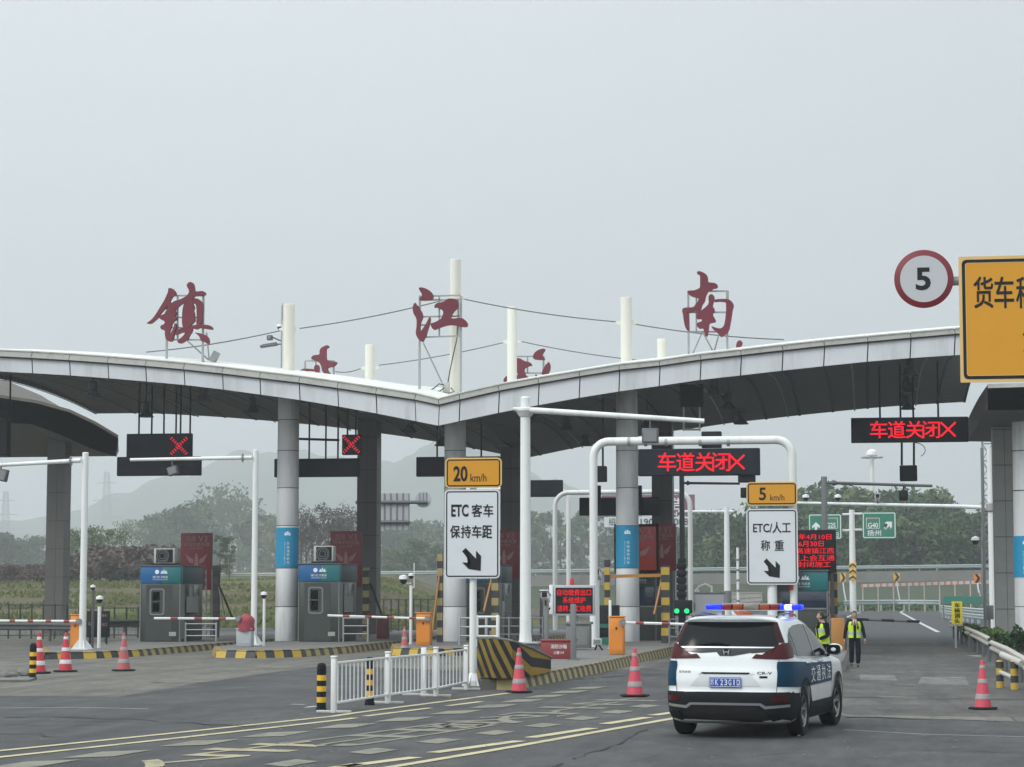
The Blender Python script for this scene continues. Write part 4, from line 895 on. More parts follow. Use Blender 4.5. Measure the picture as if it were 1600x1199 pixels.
# white portal frame carrying the right-hand ETC sign
YP = 77.5
t = thing('portal_frame', 'white round-cornered pipe frame spanning the lane behind the patrol car', 'portal frame', (at(1082,950,YP).x, YP, 0))
def pipe_frame(t, xl, xr, yt, Y, r, z0=.2, rad=.55, mname='white', name='pipe', yl=None):
    A = at(xl,yt,Y); B = at(xr,yt,Y); pts = [Vector((A.x,Y,z0))]; n = 7
    for k in range(n+1): a = pi-pi/2*k/n; pts.append(Vector((A.x+rad+rad*cos(a),Y,A.z-rad+rad*sin(a))))
    for k in range(n+1): a = pi/2-pi/2*k/n; pts.append(Vector((B.x-rad+rad*cos(a),Y,A.z-rad+rad*sin(a))))
    pts.append(Vector((B.x,Y,z0))); mb = MB(); mb.tube(pts, r, 14); return build(name, mb, mname, t)
pipe_frame(t, 927, 1237.5, 690.5, YP, .145)
mb = MB()
for x in (983,1009,1041,1094,1138): p = at(x,690.5,YP); mb.tube([(p.x-.05,YP,p.z),(p.x+.05,YP,p.z)], .16, 14)
build('clamp', mb, 'galv', t)
X = at(1237.5,900,YP).x
for z0,z1 in ((.35,.8),(1.3,1.75),(2.2,2.65)): mb = MB(); mb.lathe((X,YP,0), [(.149,z0),(.149,z1)], 20); build('red_band', mb, 'conered', t)
t = thing('lane_guide_sign', 'white ETC weighing sign under an amber 5 km/h plate above the patrol car', 'road sign', (at(1206,900,YP).x, YP-.3, .26))
sq = px_size(1206,830,YP)
pl,*_ = plate(t, (1166.5,753,1245.5,790.5), YP-.42, 'yellow_sign', 'ink', 'pale_yellow', 'speed_plate', r=.14, bw=.045, inset=.04)
mb = MB(); text_to(mb,'5',at(1191.5,772,YP-.43),11*sq,20*sq,bold=.02); text_to(mb,'km/h',at(1214.5,777.5,YP-.43),22*sq,10*sq); build('lettering', mb, 'ink', pl, smooth=False)
pl,*_ = plate(t, (1167,795,1246,914), YP-.42, 'sign_white', 'ink', 'sign_white', 'lane_plate', r=.14, bw=.04, inset=.045)
mb = MB(); text_to(mb,'ETC/人工',at(1206,824.5,YP-.43),58*sq,17*sq,bold=.015)
for ch,x in (('称',1196),('重',1217.5)): text_to(mb,ch,at(x,852.5,YP-.43),14*sq,16*sq,bold=.014)
arrow(mb, at(1206.5,888,YP).x, at(1206,888,YP).z, YP-.43, 31*sq); build('lettering', mb, 'ink', pl, smooth=False)
mb = MB(); X = at(1207,920,YP).x; mb.lathe((X,YP-.2,0), [(.17,.26),(.16,at(1207,800,YP).z)], 20); build('post', mb, 'white', t)
mb = MB()
for yy in (762,782,805,900): zz = at(1207,yy,YP).z; mb.box((X-.5,YP-.385,zz-.035),(X+.85,YP-.352,zz+.035))
build('bracket', mb, 'galv', t, smooth=False)
mb = MB(); pbox(mb, 1246,899,1273,911,YP+.2,.05); build('side_plate', mb, 'wht', t, smooth=False)
mb = MB(); pbox(mb, 1157,762,1168,778,YP-.2,.3,.03); build('control_box', mb, 'black', t)

# tall white pole with long arm, beside the tall lamp
YT = gp(820,1022,.26).y
X = at(821,900,YT).x
t = thing('tall_pole', 'tallest white pole with long side arm and a floodlight, on a square plinth', 'pole', (X,YT,.26))
mb = MB(); zt = at(821,622,YT).z; zb = at(821,1003,YT).z; mb.lathe((X,YT,0), [(.20,zb),(.172,zb+.3),(.150,zt),(.11,zt+.04)], 24); build('shaft', mb, 'white', t)
mb = MB(); a = at(803,640,YT); b = at(1101,659,YT); mb.tube([a+Vector((0,-.18,0)), at(840,642.5,YT)+Vector((0,-.18,0)), b+Vector((0,-.18,0))], [.055,.095,.075], 14); build('arm', mb, 'white', t)
mb = MB()
for zz in (at(821,641,YT).z,): mb.lathe((X,YT,0), [(.155,zz-.04),(.32,zz-.035),(.32,zz+.035),(.155,zz+.04)], 16); mb.lathe((X,YT,0), [(.155,zz-.2),(.19,zz-.2),(.30,zz-.04)], 16)
build('flange', mb, 'white', t)
mb = MB(); mb.box((X-.42,YT-.42,zb-.05),(X+.42,YT+.42,zb+.0),.01); build('plinth_cap', mb, 'cab', t); mb = MB(); mb.box((X-.33,YT-.33,.26),(X+.33,YT+.33,zb-.05)); build('plinth', mb, 'rubber_trim', t, smooth=False)
def flood(name, lb, cx, cy, Y, w=.55, h=.42, tilt=0, stem=None):
    c = at(cx,cy,Y); t = thing('floodlight', lb, 'floodlight', tuple(c), group='box floodlights and cameras on arms')
    mt = Matrix.Translation(c) @ Matrix.Rotation(tilt,4,'Y')
    mb = MB(); mb.box((-w/2,-.1,-h/2),(w/2,.12,h/2),.03,mtx=mt)
    for k in range(5): mb.box((-w/2+.05,.12,-h/2+.05+k*h*.18),(w/2-.05,.17,-h/2+.08+k*h*.18),mtx=mt)
    build('housing', mb, 'steel_dk', t); mb = MB(); mb.box((-w/2+.05,-.108,-h/2+.05),(w/2-.05,-.102,h/2-.05),mtx=mt); build('lens', mb, 'steel_mid', t)
    if stem:
        mb = MB(); mb.tube([c+Vector((0,.0,h/2-.03)), at(*stem,Y)], .03, 6); build('bracket', mb, 'steel_dk', t)
    return t
flood('', 'square floodlight hung on the long arm of the tallest white pole', 1016,681,YT-.2,w=.50,h=.46,stem=(1016,655))

# shorter white poles with arms on the left
def arm_pole(lb, px, pyt, base_y, r, arm, z0=.22, cat='pole', m='white', extra=None, fl=None):
    Y = gp(px,base_y,z0).y; X = at(px,(pyt+base_y)/2,Y).x
    t = thing('arm_pole', lb, cat, (X,Y,z0), group='white poles with a side arm')
    mb = MB(); zt = at(px,pyt,Y).z; mb.lathe((X,Y,0), [(r*1.12,z0),(r,zt-.02),(r*.8,zt)], 18); build('shaft', mb, m, t)
    mb = MB(); a = at(arm[0][0],arm[0][1],Y); b = at(arm[1][0],arm[1][1],Y); mb.tube([a+Vector((0,-r,0)),b+Vector((0,-r,0))], [r*.75,r*.6], 12)
    build('arm', mb, m, t)
    mb = MB(); d = (b-a).normalized(); c = a+d*.35*(1); mb.tube([c+Vector((0,-r,0))-d*.05,c+Vector((0,-r,0)),c+Vector((0,-r,0))+d*.05],[r*.5,r*1.7,r*.5],10); build('joint', mb, 'galv', t)
    mb = MB()
    for k in range(4): an = k*pi/2+.5; mb.prism([(X+.05*cos(an),Y+.05*sin(an),z0),(X+.38*cos(an),Y+.38*sin(an),z0),(X+.34*cos(an),Y+.34*sin(an),z0+.05),(X+.06*cos(an),Y+.06*sin(an),z0+.42)],(-.025*sin(an),.025*cos(an),0))
    mb.box((X-.3,Y-.3,z0),(X+.3,Y+.3,z0+.03)); build('base_gusset', mb, m, t, smooth=False)
    return t, Y
t,Ya = arm_pole('slim white pole at the far left beside the orange cabinet, arm reaching left', 131,707,1015,.105,((128,720),(-12,728)))
flood('', 'grey camera floodlight at the left edge on the white arm', 1,742,Ya-.1,w=.50,h=.42,tilt=R(12),stem=(2,727))
t,Yb = arm_pole('slim white pole beside the red-covered cabinet, arm reaching left', 398,703,1008,.10,((395,715.5),(205,719)), z0=.24)
flood('', 'tilted grey floodlight on the white arm below the red cross sign', 270,736,Yb-.1,w=.38,h=.32,tilt=R(-18),stem=(268,718))

# dark grey mast with bar behind the red text screens (right) and its twin
for (px,yt,yb,arm,Yp,lb,box_) in ((1288.5,745,905,((1290,754.5),(1457,759.5)),79,'dark grey mast with a long thin bar over the right lane',(1405,766,1419,782)),(1066,742,960,((1068,755),(1156,756)),95,'dark grey mast with a short bar behind the third blue-wrapped column',None)):
    X = at(px,(yt+yb)/2,Yp).x; t = thing('grey_mast', lb, 'mast', (X,Yp,.2), group='dark grey masts with a side bar')
    mb = MB(); mb.lathe((X,Yp,0), [(.12,.2),(.105,at(px,yt,Yp).z)], 16); build('shaft', mb, 'steel_mid' if Yp<90 else 'steel_dk', t)
    mb = MB(); a = at(*arm[0],Yp); b = at(*arm[1],Yp); d=(b-a); mb.tube([a,a+d*.05,a+d*.06,a+d*.075,a+d*.1,a+d*.115,b],[.05,.05,.09,.11,.07,.055,.05],10); build('bar', mb, 'steel_dk', t)
    if box_: mb = MB(); pbox(mb,*box_,Yp,.25,.05); mb.tube([at(1412,758,Yp+.1),at(1412,768,Yp+.1)],.025,6); build('control_box', mb, 'black', t)

# amber sign and round limit sign at the right
YB2 = 43.0
t = thing('amber_board', 'large amber truck board cut off at the right edge, black border and characters', 'road sign', (at(1640,900,YB2).x,YB2,0))
sq = px_size(1550,500,YB2)
a = at(1501,598,YB2); b = at(1740,396,YB2)
pl,cx,cz,w_,h_ = plate(t, (1501,395.5,1762,598), YB2, 'yellow_sign', 'ink', 'pale_yellow', 'plate', r=.02, bw=.055, inset=.07)
bpy.data.objects.remove([o for o in pl.children if o.name.startswith('border')][0])
mb = MB(); ring(mb, rrect(cx,cz,w_-.12,h_-.12,.09,YB2-.006), rrect(cx,cz,w_-.24,h_-.24,.05,YB2-.006)); build('border', mb, 'ink', pl, smooth=False)
mb = MB(); ring(mb, rrect(cx,cz,w_-.245,h_-.245,.05,YB2-.0065), rrect(cx,cz,w_-.265,h_-.265,.05,YB2-.0065)); build('inner_border', mb, 'pale_yellow', pl, smooth=False)
mb = MB()
for ch,x in (('货',1536.5),('车',1569),('称',1603),('重',1637)): text_to(mb,ch,at(x,457,YB2-.008),30*sq,50*sq,bold=.010)
arrow(mb, at(1620,540,YB2).x, at(1620,540,YB2).z, YB2-.008, 55*sq)
build('lettering', mb, 'ink', pl, smooth=False)
mb = MB(); zz = at(1540,438,YB2).z; mb.tube([(at(1488,438,YB2).x,YB2+.12,zz),(at(1752,438,YB2).x,YB2+.12,zz)], .075, 14); zz2 = at(1540,560,YB2).z; mb.tube([(at(1505,560,YB2).x,YB2+.12,zz2),(at(1752,560,YB2).x,YB2+.12,zz2)], .075, 14); build('arm', mb, 'galv', t)
mb = MB(); X = at(1755,600,YB2).x; mb.lathe((X,YB2+.25,0), [(.16,0),(.14,b.z+.3)], 20); build('post', mb, 'galv', t)
c = at(1443.5,436,YB2-.02); rr_ = 46.5*px_size(1443,436,YB2)
t = thing('speed_limit_sign', 'round white disc with dark red rim and a black 5', 'road sign', tuple(c))
mb = MB(); mb.lathe(c+Vector((0,0,0)), [(rr_-.01,.03),(rr_,.02),(rr_,.0),(rr_-.006,-.004)], 64, axis='Y'); build('rim', mb, 'sign_red', t)
mb = MB(); r2 = rr_*.80; mb.poly([c+Vector((r2*cos(k*pi/32),-.008,r2*sin(k*pi/32))) for k in range(64)]); build('disc', mb, 'sign_grey', t, smooth=False)
mb = MB(); text_to(mb,'5',at(1442.5,436,YB2-.032),24*sq,37*sq,bold=.028); build('lettering', mb, 'ink', t, smooth=False)
mb = MB(); mb.box((c.x-.05,c.y+.03,c.z-.3),(c.x+.05,c.y+.06,c.z+.3)); mb.box((c.x-.05,c.y+.05,c.z-.04),(at(1502,438,YB2).x,c.y+.09,c.z+.04)); build('bracket', mb, 'galv', t, smooth=False)

# ================================================================= COLUMN WRAPS
for (px, y0, y1, X, Y, rc_, lb) in ((446.5,825,887,at(449.5,800,YC).x,YC,.452,'bright blue wrap with white leaf mark on the column left of the middle booth'),(980,822.5,887.5,at(980,780,YC).x,YC,.452,'bright blue wrap with white leaf mark on the column beside the red posters'),(1602,838,902,at(1602,800,86).x,86,.475,'bright blue wrap on the cut-off column at the right edge')):
    z0, z1 = at(px,y1,Y).z, at(px,y0,Y).z
    t = thing('column_wrap', lb, 'banner', (X,Y,(z0+z1)/2), group='blue wraps round the white columns')
    mb = MB()
    for i in range(24):
        a0, a1 = R(i*15), R(i*15+15); mb.quad((X+rc_*cos(a0),Y+rc_*sin(a0),z0),(X+rc_*cos(a1),Y+rc_*sin(a1),z0),(X+rc_*cos(a1),Y+rc_*sin(a1),z1),(X+rc_*cos(a0),Y+rc_*sin(a0),z1))
    bmesh.ops.remove_doubles(mb.bm, verts=mb.bm.verts[:], dist=1e-5)
    build('wrap', mb, 'banner', t)
    def cyl(cx0, cz0): return lambda x, z: Vector((X+(rc_+.004)*sin((x+cx0)/rc_), Y-(rc_+.004)*cos((x+cx0)/rc_), cz0+z))
    mb = MB(); H = z1-z0; txo = atan2(-X,Y)*rc_*1.0
    for i, ch in enumerate('苏高速茉莉花'): text_to(mb, ch, (0,0,0), .115, .115, mapf=cyl(txo+.03, z0+H*(.60-.095*i)), bold=.01)
    for i in range(14): text_to(mb, 'nHSWYMLTAEIAHR'[i], (0,0,0), .035, .045, mapf=cyl(txo-.10, z0+H*(.62-.04*i)))
    build('lettering', mb, 'wht', t, smooth=False)
    mb = MB()
    for k, (a, L_) in enumerate(((0,.16),(.75,.15),(-.75,.15),(1.35,.13),(-1.35,.13))):
        f = cyl(txo, z1-.30); pts = []
        for s_ in range(13):
            u = s_/12; v_ = u if u <= .5 else 1-u; wd = sin(v_*pi)*.036*(1 if u<=.5 else -1); ln = (v_*2)*L_
            pts.append(f(ln*sin(a)+wd*cos(a), ln*cos(a)-wd*sin(a)))
        mb.poly(pts)
    build('leaf_mark', mb, 'wht', t, smooth=False)
# ================================================================= TOLL BOOTHS
def booth(lb, xf0, xf1, yt, yb, z0, depth=3.0, front='win', header=('blue_band','teal_band'), ac=None, Y=None):
    Y = Y or gp((xf0+xf1)/2, yb, z0).y
    a = at(xf0,yb,Y); b = at(xf1,yt,Y); X0, X1 = a.x, b.x; zt = b.z; w = X1-X0
    t = thing('toll_booth', lb, 'toll booth', ((X0+X1)/2, Y+depth/2, z0), group='steel toll booths on the islands')
    zh = zt-.66
    mb = MB(); mb.box((X0,Y,z0),(X1,Y+depth,zh),.03); build('body', mb, 'booth', t)
    mb = MB(); mb.box((X0+.0,Y-.02,zh+.003),(X0+w*.55,Y+.3,zt),.01,mi=0); mb.box((X0+w*.55+.002,Y-.02,zh+.003),(X1+.02,Y+.3,zt),.01,mi=1)
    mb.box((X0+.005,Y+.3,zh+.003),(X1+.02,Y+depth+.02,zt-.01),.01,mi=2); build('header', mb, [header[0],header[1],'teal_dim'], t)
    mb = MB(); mb.box((X0-.04,Y-.06,zt+.002),(X1+.06,Y+depth+.05,zt+.05),.01); build('roof_edge', mb, 'steel_dk', t)
    mb = MB()
    for x in (X0-.004,X1-.02,): mb.box((x,Y-.018,z0),(x+.035,Y-.002,zh-.01))
    mb.box((X1+.002,Y+.02,z0),(X1+.02,Y+.22,zh-.01)); build('corner_trim', mb, 'boothl', t, smooth=False)
    def win(x0,x1,zz0,zz1,glass='glass',bl=None,side=False,nm='window'):
        cx, cz, ww, hh = (x0+x1)/2, (zz0+zz1)/2, x1-x0, zz1-zz0
        if not side:
            m_ = MB(); ring(m_, rrect(cx,cz,ww+.12,hh+.12,.12,Y-.03), rrect(cx,cz,ww,hh,.08,Y-.03)); ring(m_, rrect(cx,cz,ww+.12,hh+.12,.12,Y-.001), rrect(cx,cz,ww+.12,hh+.12,.12,Y-.03)); wdw = build(nm, m_, 'rubber_trim', t)
            m_ = MB(); m_.poly(rrect(cx,cz,ww,hh,.08,Y-.008)); build('glass', m_, glass, wdw, smooth=False)
            if bl:
                m_ = MB()
                for q in bl: m_.poly([Vector((x0+ww*q[0],Y-.012,zz0+hh*q[1])),Vector((x0+ww*q[2],Y-.012,zz0+hh*q[1])),Vector((x0+ww*q[2],Y-.012,zz0+hh*q[3])),Vector((x0+ww*q[0],Y-.012,zz0+hh*q[3]))])
                build('paper', m_, 'blind', wdw, smooth=False)
    if front == 'win':
        wx = X0+w*.28; win(wx, wx+w*.30, zh-1.18, zh-.26, bl=[(.1,.55,.7,.92),(.1,.08,.7,.48)] if header else None)
        mb = MB(); mb.box((X0+w*.15,Y-.012,z0+.04),(X0+w*.80,Y-.003,zh-.06)); d_ = build('door', mb, 'booth', t); mb = MB(); mb.box((X1-.42,Y-.02,z0+.22),(X1-.14,Y-.013,z0+.38)); build('vent', mb, 'blind', t, smooth=False)
    else:
        mb = MB(); mb.box((X0+.25,Y-.03,z0+1.35),(X1-.03,Y-.005,zh-.03),.01); g = build('windscreen', mb, 'glass_blue', t)
        mb = MB(); mb.box((X0+.25,Y-.04,z0+1.29),(X1-.03,Y-.004,z0+1.345)); build('sill', mb, 'rubber_trim', t, smooth=False)
    # glazed sliding window on the lane side, with pale papers in the lower part
    mb = MB(); mb.box((X1+.002,Y+.6,z0+1.05),(X1+.03,Y+depth-.5,zh-.06),.01); g = build('side_window', mb, 'glass', t)
    mb = MB(); mb.box((X1+.032,Y+.75,z0+1.12),(X1+.036,Y+depth-.7,z0+1.75)); build('paper', mb, 'blind', g, smooth=False)
    mb = MB(); mb.box((X1+.001,Y+.23,z0+.1),(X1+.015,Y+.58,zh-.05)); build('side_panel', mb, 'boothl', t, smooth=False)
    mb = MB(); cz = zt-.22; cx = (X0+X1)/2
    mb.poly([Vector((cx-.13+.085*cos(k*pi/8),Y-.024,cz+.085*sin(k*pi/8))) for k in range(16)])
    for a_ in (0,.8,-.8,1.4,-1.4): mb.poly([Vector((cx+.15,Y-.024,cz-.06)),Vector((cx+.15+.1*sin(a_)+.03*cos(a_),Y-.024,cz-.06+.1*cos(a_)-.03*sin(a_))),Vector((cx+.15+.16*sin(a_),Y-.024,cz-.06+.16*cos(a_))),Vector((cx+.15+.1*sin(a_)-.03*cos(a_),Y-.024,cz-.06+.1*cos(a_)+.03*sin(a_)))])
    text_to(mb,'通行宝 苏高速',Vector((cx,Y-.024,cz-.2)),.62,.09); text_to(mb,'TONGXINGBAO SUGAOSU',Vector((cx,Y-.024,cz-.30)),.62,.035)
    build('lettering', mb, 'wht', t, smooth=False)
    if ac:
        x0,y0,x1,y1 = ac; Ya = Y+.9; p = at(x0,y1,Ya); q = at(x1,y0,Ya)
        u = thing('condenser', ('boxy air conditioner with fan on the roof of the '+('leftmost' if xf0 < 300 else 'middle')+' booth'), 'air conditioner', ((p.x+q.x)/2,Ya+.2,zt+.05), group='air conditioner units')
        mb = MB(); mb.box((p.x,Ya,zt+.12),(q.x,Ya+.45,q.z),.03); cs = build('casing', mb, 'ac', u)
        mb = MB(); mb.box((p.x+.10,Ya-.012,zt+.16),(q.x-.07,Ya-.002,q.z-.04)); build('dark_grille', mb, 'black', u, smooth=False)
        mb = MB()
        for rr_ in (.26,.2,.12): 
            for k in range(18): pass
            mb.tube([(p.x+.36+rr_*cos(k*pi/12),Ya-.03,zt+.42+rr_*sin(k*pi/12)) for k in range(25)], .012, 5, caps=False)
        build('fan_guard', mb, 'steel_mid', u)
        mb = MB(); mb.box((p.x-.08,Ya-.05,zt+.053),(q.x+.1,Ya+.0,zt+.12)); mb.box((p.x-.08,Ya+.4,zt+.053),(q.x+.1,Ya+.45,zt+.12)); build('feet', mb, 'black', u, smooth=False)
    return t, X0, X1, Y, zt
booth('leftmost steel toll booth with blue and teal header and a small rounded window', 218,282,885,1003,.22, ac=(240,857,273,885))
booth('middle steel toll booth with blue and teal header, right of the first blue-wrapped column', 465.5,530,882,1003,.24, ac=(490,853,521,881))
booth('steel toll booth mostly hidden behind the white 20 km/h sign', 722,781,884,1001,.24)
booth('toll booth with wide dark windscreen beside the striped collision frame and red posters', 962,1034,890,1006,.26, Y=88, front='screen', header=('teal_band','teal_dim'))
booth('toll booth with wide dark windscreen behind the patrol car roof', 1212,1292,893,1012,.26, front='screen', header=('teal_dim','teal_band'))
Y3 = gp(776,1000,.24).y-.8
u = thing('condenser', 'pale air conditioner with round fan low beside the 20 km/h sign post', 'air conditioner', (at(776,950,Y3).x,Y3,.24), group='air conditioner units')
mb = MB(); pbox(mb,765,940,787,962,Y3,.35,.02); build('casing', mb, 'ac', u)
mb = MB(); c = at(776,951,Y3-.02)
for rr_ in (.2,.14,.07): mb.tube([(c.x+rr_*cos(k*pi/12),c.y,c.z+rr_*sin(k*pi/12)) for k in range(25)], .012, 5, caps=False)
build('fan_guard', mb, 'rubber_trim', u)
mb = MB(); p = at(765,962,Y3); q = at(787,962,Y3)
for x in (p.x+.05,q.x-.05): mb.box((x-.03,Y3+.05,.24),(x+.03,Y3+.3,p.z-.002))
build('stand', mb, 'galv', u, smooth=False)

# ---- striped posts and collision frames
def striped_post(mb, x, Y, z0, z1, w=.22, st=.28):
    z = z0; k = 0
    while z < z1-.01:
        e = min(z+st, z1); mb.box((x-w/2,Y-w/2,z),(x+w/2,Y+w/2,e-.001), mi=k%2); z = e; k += 1
GF = 'yellow and black collision frames by the booths'
def cframe(lb, posts, bars=(), struts=(), z0=.24, mats=('yel','blk')):
    Y = posts[0][3]; t = thing('collision_frame', lb, 'collision frame', (at(posts[0][0],900,Y).x,Y,z0), group=GF)
    for (px, yt, w, Yp) in posts: mb = MB(); striped_post(mb, at(px,950,Yp).x, Yp, z0, at(px,yt,Yp).z, w); build('post', mb, list(mats), t, smooth=False)
    for (a, b, Yp) in bars: mb = MB(); mb.tube([at(*a,Yp),at(*b,Yp)], .085, 4); build('crossbar', mb, 'gold', t, smooth=False)
    for (a, b, Yp, m_) in struts: mb = MB(); p, q = at(*a,Yp), at(*b,Yp-.4); q.z = max(q.z,z0); mb.tube([p,q], .045, 5); build('strut', mb, m_, t)
    return t
cframe('striped post with slanting struts between the leftmost booth and the red-covered cabinet', [(337.5,884,.26,92)], struts=[((340,910),(364,968),92,'black'),((340,905),(352,975),92,'steel_mid')], mats=('blkfade','blk'))
cframe('striped post with one slanting strut right of the middle booth', [(572,887,.25,92)], struts=[((578,912),(597,962),92,'black')], mats=('yelfade','blk'))
cframe('tall striped frame directly left of the tallest column with a leaning strut', [(687.5,866,.2,84),(774,902,.26,84)], struts=[((690,870),(673,1004),84,'gold'),((768,905),(756,955),84,'gold')], mats=('blk','yelfade'))
cframe('yellow gantry-like collision frame astride the third blue-wrapped column', [(949,874,.2,83.2),(1040,884,.30,83.2)], bars=[((952,901),(1037,899),83.2)], struts=[((1034,905),(1022,960),83.2,'gold')], z0=.26, mats=('blk','yel'))
t5 = cframe('ochre collision frame beside the guards with a plain brown panel below', [(1303,893,.26,79.5)], bars=[((1250,897),(1298,896),79.5)], z0=.26, mats=('blk','gold'))
mb = MB(); Y5 = 72; pbox(mb,1299,966,1319,1021,Y5,.25,.02); build('panel', mb, 'gold', t5)
# ladder beside leftmost booth
t = thing('ladder', 'short grey ladder standing between the leftmost booth and its striped post', 'ladder', (at(327,990,91).x,91,.22))
mb = MB()
for x in (322.5,331.5): mb.tube([at(x,890,91),at(x,996,91)], .03, 6)
build('rail', mb, 'steel_mid', t)
mb = MB()
for k in range(9): mb.box((at(322,897+k*12,91).x,90.97,at(322,897+k*12,91).z),(at(332,0,91).x,91.03,at(322,897+k*12,91).z+.12))
build('rung', mb, 'blind', t, smooth=False)

# ---- red poster boards
def poster(lb, px, Y, z0, frame=None, m_='poster'):
    x0,y0,x1,y1 = px; t = thing('poster_board', lb, 'poster', (at((x0+x1)/2,y1,Y).x,Y,z0), group='dark red advertising boards by the booths')
    mb = MB(); pbox(mb,x0,y0,x1,y1,Y,.08,.02); build('panel', mb, m_, t)
    s = px_size(x0,y0,Y); W = (x1-x0)*s; cx = (x0+x1)/2
    mb = MB()
    text_to(mb,'国缘',at(cx-8*(x1-x0)/50,y0+9,Y-.012),W*.30,.26); text_to(mb,'V3',at(cx+10*(x1-x0)/50,y0+9,Y-.012),W*.28,.26); text_to(mb,'高端中度白酒',at(cx,y0+18,Y-.012),W*.8,.17,bold=.005); text_to(mb,'纯柔 典雅',at(cx,y0+24,Y-.012),W*.4,.09)
    build('lettering', mb, 'posterlite', t, smooth=False)
    mb = MB(); c = at(cx,y0+40,Y-.012)
    mb.poly([c+Vector((x*W,0,z)) for x,z in ((-.06,-.35),(.07,-.35),(.05,.05),(.02,.22),(-.02,.22),(-.05,.05))])
    mb.poly([c+Vector((x*W,-.002,z)) for x,z in ((-.35,.2),(-.08,-.05),(-.10,-.22),(-.22,-.15))]); mb.poly([c+Vector((x*W,-.002,z)) for x,z in ((.35,.2),(.22,-.15),(.10,-.22),(.08,-.05))])
    build('emblem', mb, 'posterlite', t, smooth=False)
    if frame: mb = MB(); a = at(x0-2,y1+2,Y); b = at(x1+2,y0-2,Y); ring(mb,[Vector((a.x,Y-.03,a.z)),Vector((b.x,Y-.03,a.z)),Vector((b.x,Y-.03,b.z)),Vector((a.x,Y-.03,b.z))],[Vector((a.x+.09,Y-.03,a.z+.09)),Vector((b.x-.09,Y-.03,a.z+.09)),Vector((b.x-.09,Y-.03,b.z-.09)),Vector((a.x+.09,Y-.03,b.z-.09))]); bmesh.ops.solidify(mb.bm,geom=mb.bm.faces[:],thickness=.05); build('frame', mb, frame, t, smooth=False)
    mb = MB()
    for x in (x0+3,x1-3): p = at(x,y1,Y); mb.box((p.x-.03,Y+.085,z0),(p.x+.03,Y+.15,at(x,y0+5,Y).z))
    build('leg', mb, 'steel_dk', t, smooth=False)
poster('dark red poster board rising above the leftmost toll booth', (281.5,833,332,922), 92.5, .22)
poster('dark red poster board rising above the middle toll booth', (515.5,830,565.5,918), 92.5, .24)
poster('dark red poster board right of the 20 km/h sign', (764,828,811,905), 92.5, .24)
poster('bright red poster board with ochre frame right of the third blue wrap', (962,821,1027,893), 87.4, .26, frame='gold', m_='poster2')
poster('dark red poster board behind the ochre-framed one', (1012,818.5,1056,892), 93, .26)

# ================================================================= BARRIER MACHINES
def cabinet(lb, px, z0, m_='orange', arm=None, armY=0, bands=(), Y=None, knob=True, cat='barrier'):
    x0,y0,x1,y1 = px; Y = Y or gp((x0+x1)/2,y1,z0).y
    a = at(x0,y1,Y); b = at(x1,y0,Y); t = thing('barrier_machine', lb, cat, ((a.x+b.x)/2,Y+.18,z0), group='lane barrier machines')
    mb = MB(); mb.box((a.x,Y,z0),(b.x,Y+.4,b.z),.035); build('cabinet', mb, m_, t)
    mb = MB(); mb.box((a.x-.02,Y-.02,b.z+.001),(b.x+.02,Y+.42,b.z+.04),.01); build('lid', mb, m_, t)
    mb = MB(); mb.box((a.x+.05,Y-.008,z0+.12),(b.x-.05,Y-.002,b.z-.35)); dr = build('door', mb, m_, t, smooth=False)
    mb = MB(); mb.box(((a.x+b.x)/2-.02,Y-.03,z0+.75),((a.x+b.x)/2+.02,Y-.01,z0+.83)); build('handle', mb, 'black', dr, smooth=False)
    if arm:
        (xa,ya),(xb,yb) = arm; p = at(xa,ya,Y-.1); q = at(xb,yb,Y-.1); n = bands; mb = MB(); d = (q-p)
        for k in range(n): 
            u, v = p+d*(k/n), p+d*((k+1)/n); mb.tube([u,u+(v-u)*(.62 if k%2 else 1)], .043, 6, mi=k%2)
            if k%2: mb.tube([u+(v-u)*.62,v], .043, 6, mi=0)
        build('arm', mb, ['white','red_barrier'], t)
        mb = MB(); c = Vector((min(max(p.x,a.x),b.x), Y-.06, p.z)); mb.lathe(c, [(.1,-.08),(.1,.05)], 12, axis='Y'); build('hub', mb, 'steel_mid', t)
    return t, Y
cabinet('orange barrier cabinet at the far left behind the slim white pole', (109,962,125.5,1015), .22, arm=((123,971),(-60,970)), bands=13)
cabinet('orange barrier cabinet behind the white picket fence', (650,959,672.5,1008.5), .24, arm=((668,967),(512,962)), bands=9)
cabinet('large orange barrier cabinet on the middle island beside the third column', (951.5,965,974.5,1023), .26, arm=((973,973),(1096,976.5)), bands=6)
t, Yr_ = cabinet('grey barrier cabinet under a wrinkled red cloth cover', (368.5,984,392.5,1011), .24, m_='cab', arm=((372,967),(241,966.5)), bands=7)
mb = MB(); a = at(369,985,Yr_); b = at(395,958,Yr_)
def cf(u, v):
    an = 2*pi*u; zz = a.z+(b.z-a.z)*v; rr_ = (1-max(0,(v-.55)/.45)**2.2*.9)*(1+.05*sin(an*7+v*9)); return Vector(((a.x+b.x)/2+rr_*cos(an)*(b.x-a.x)/2, Yr_+.2+rr_*sin(an)*.3, zz-.02))
mb.grid(cf, 40, 12); bmesh.ops.remove_doubles(mb.bm, verts=mb.bm.verts[:], dist=1e-4); build('cloth_cover', mb, 'cloth_red', t)
cabinet('maroon barrier cabinet with black cap right of the dark pillar', (588,962,606,998), .24, m_='maroon', Y=90, arm=None)
t = thing('bar_gate', 'thin dark lowered gate bar across the right lane behind the walking guard', 'gate bar', (at(1320,990,74).x,74,.26))
mb = MB(); p = at(1318,967,74); q = at(1437,971.5,74); d = q-p
for k in range(6): mb.tube([p+d*(k/6),p+d*((k+1)/6)], .045, 6, mi=k%2)
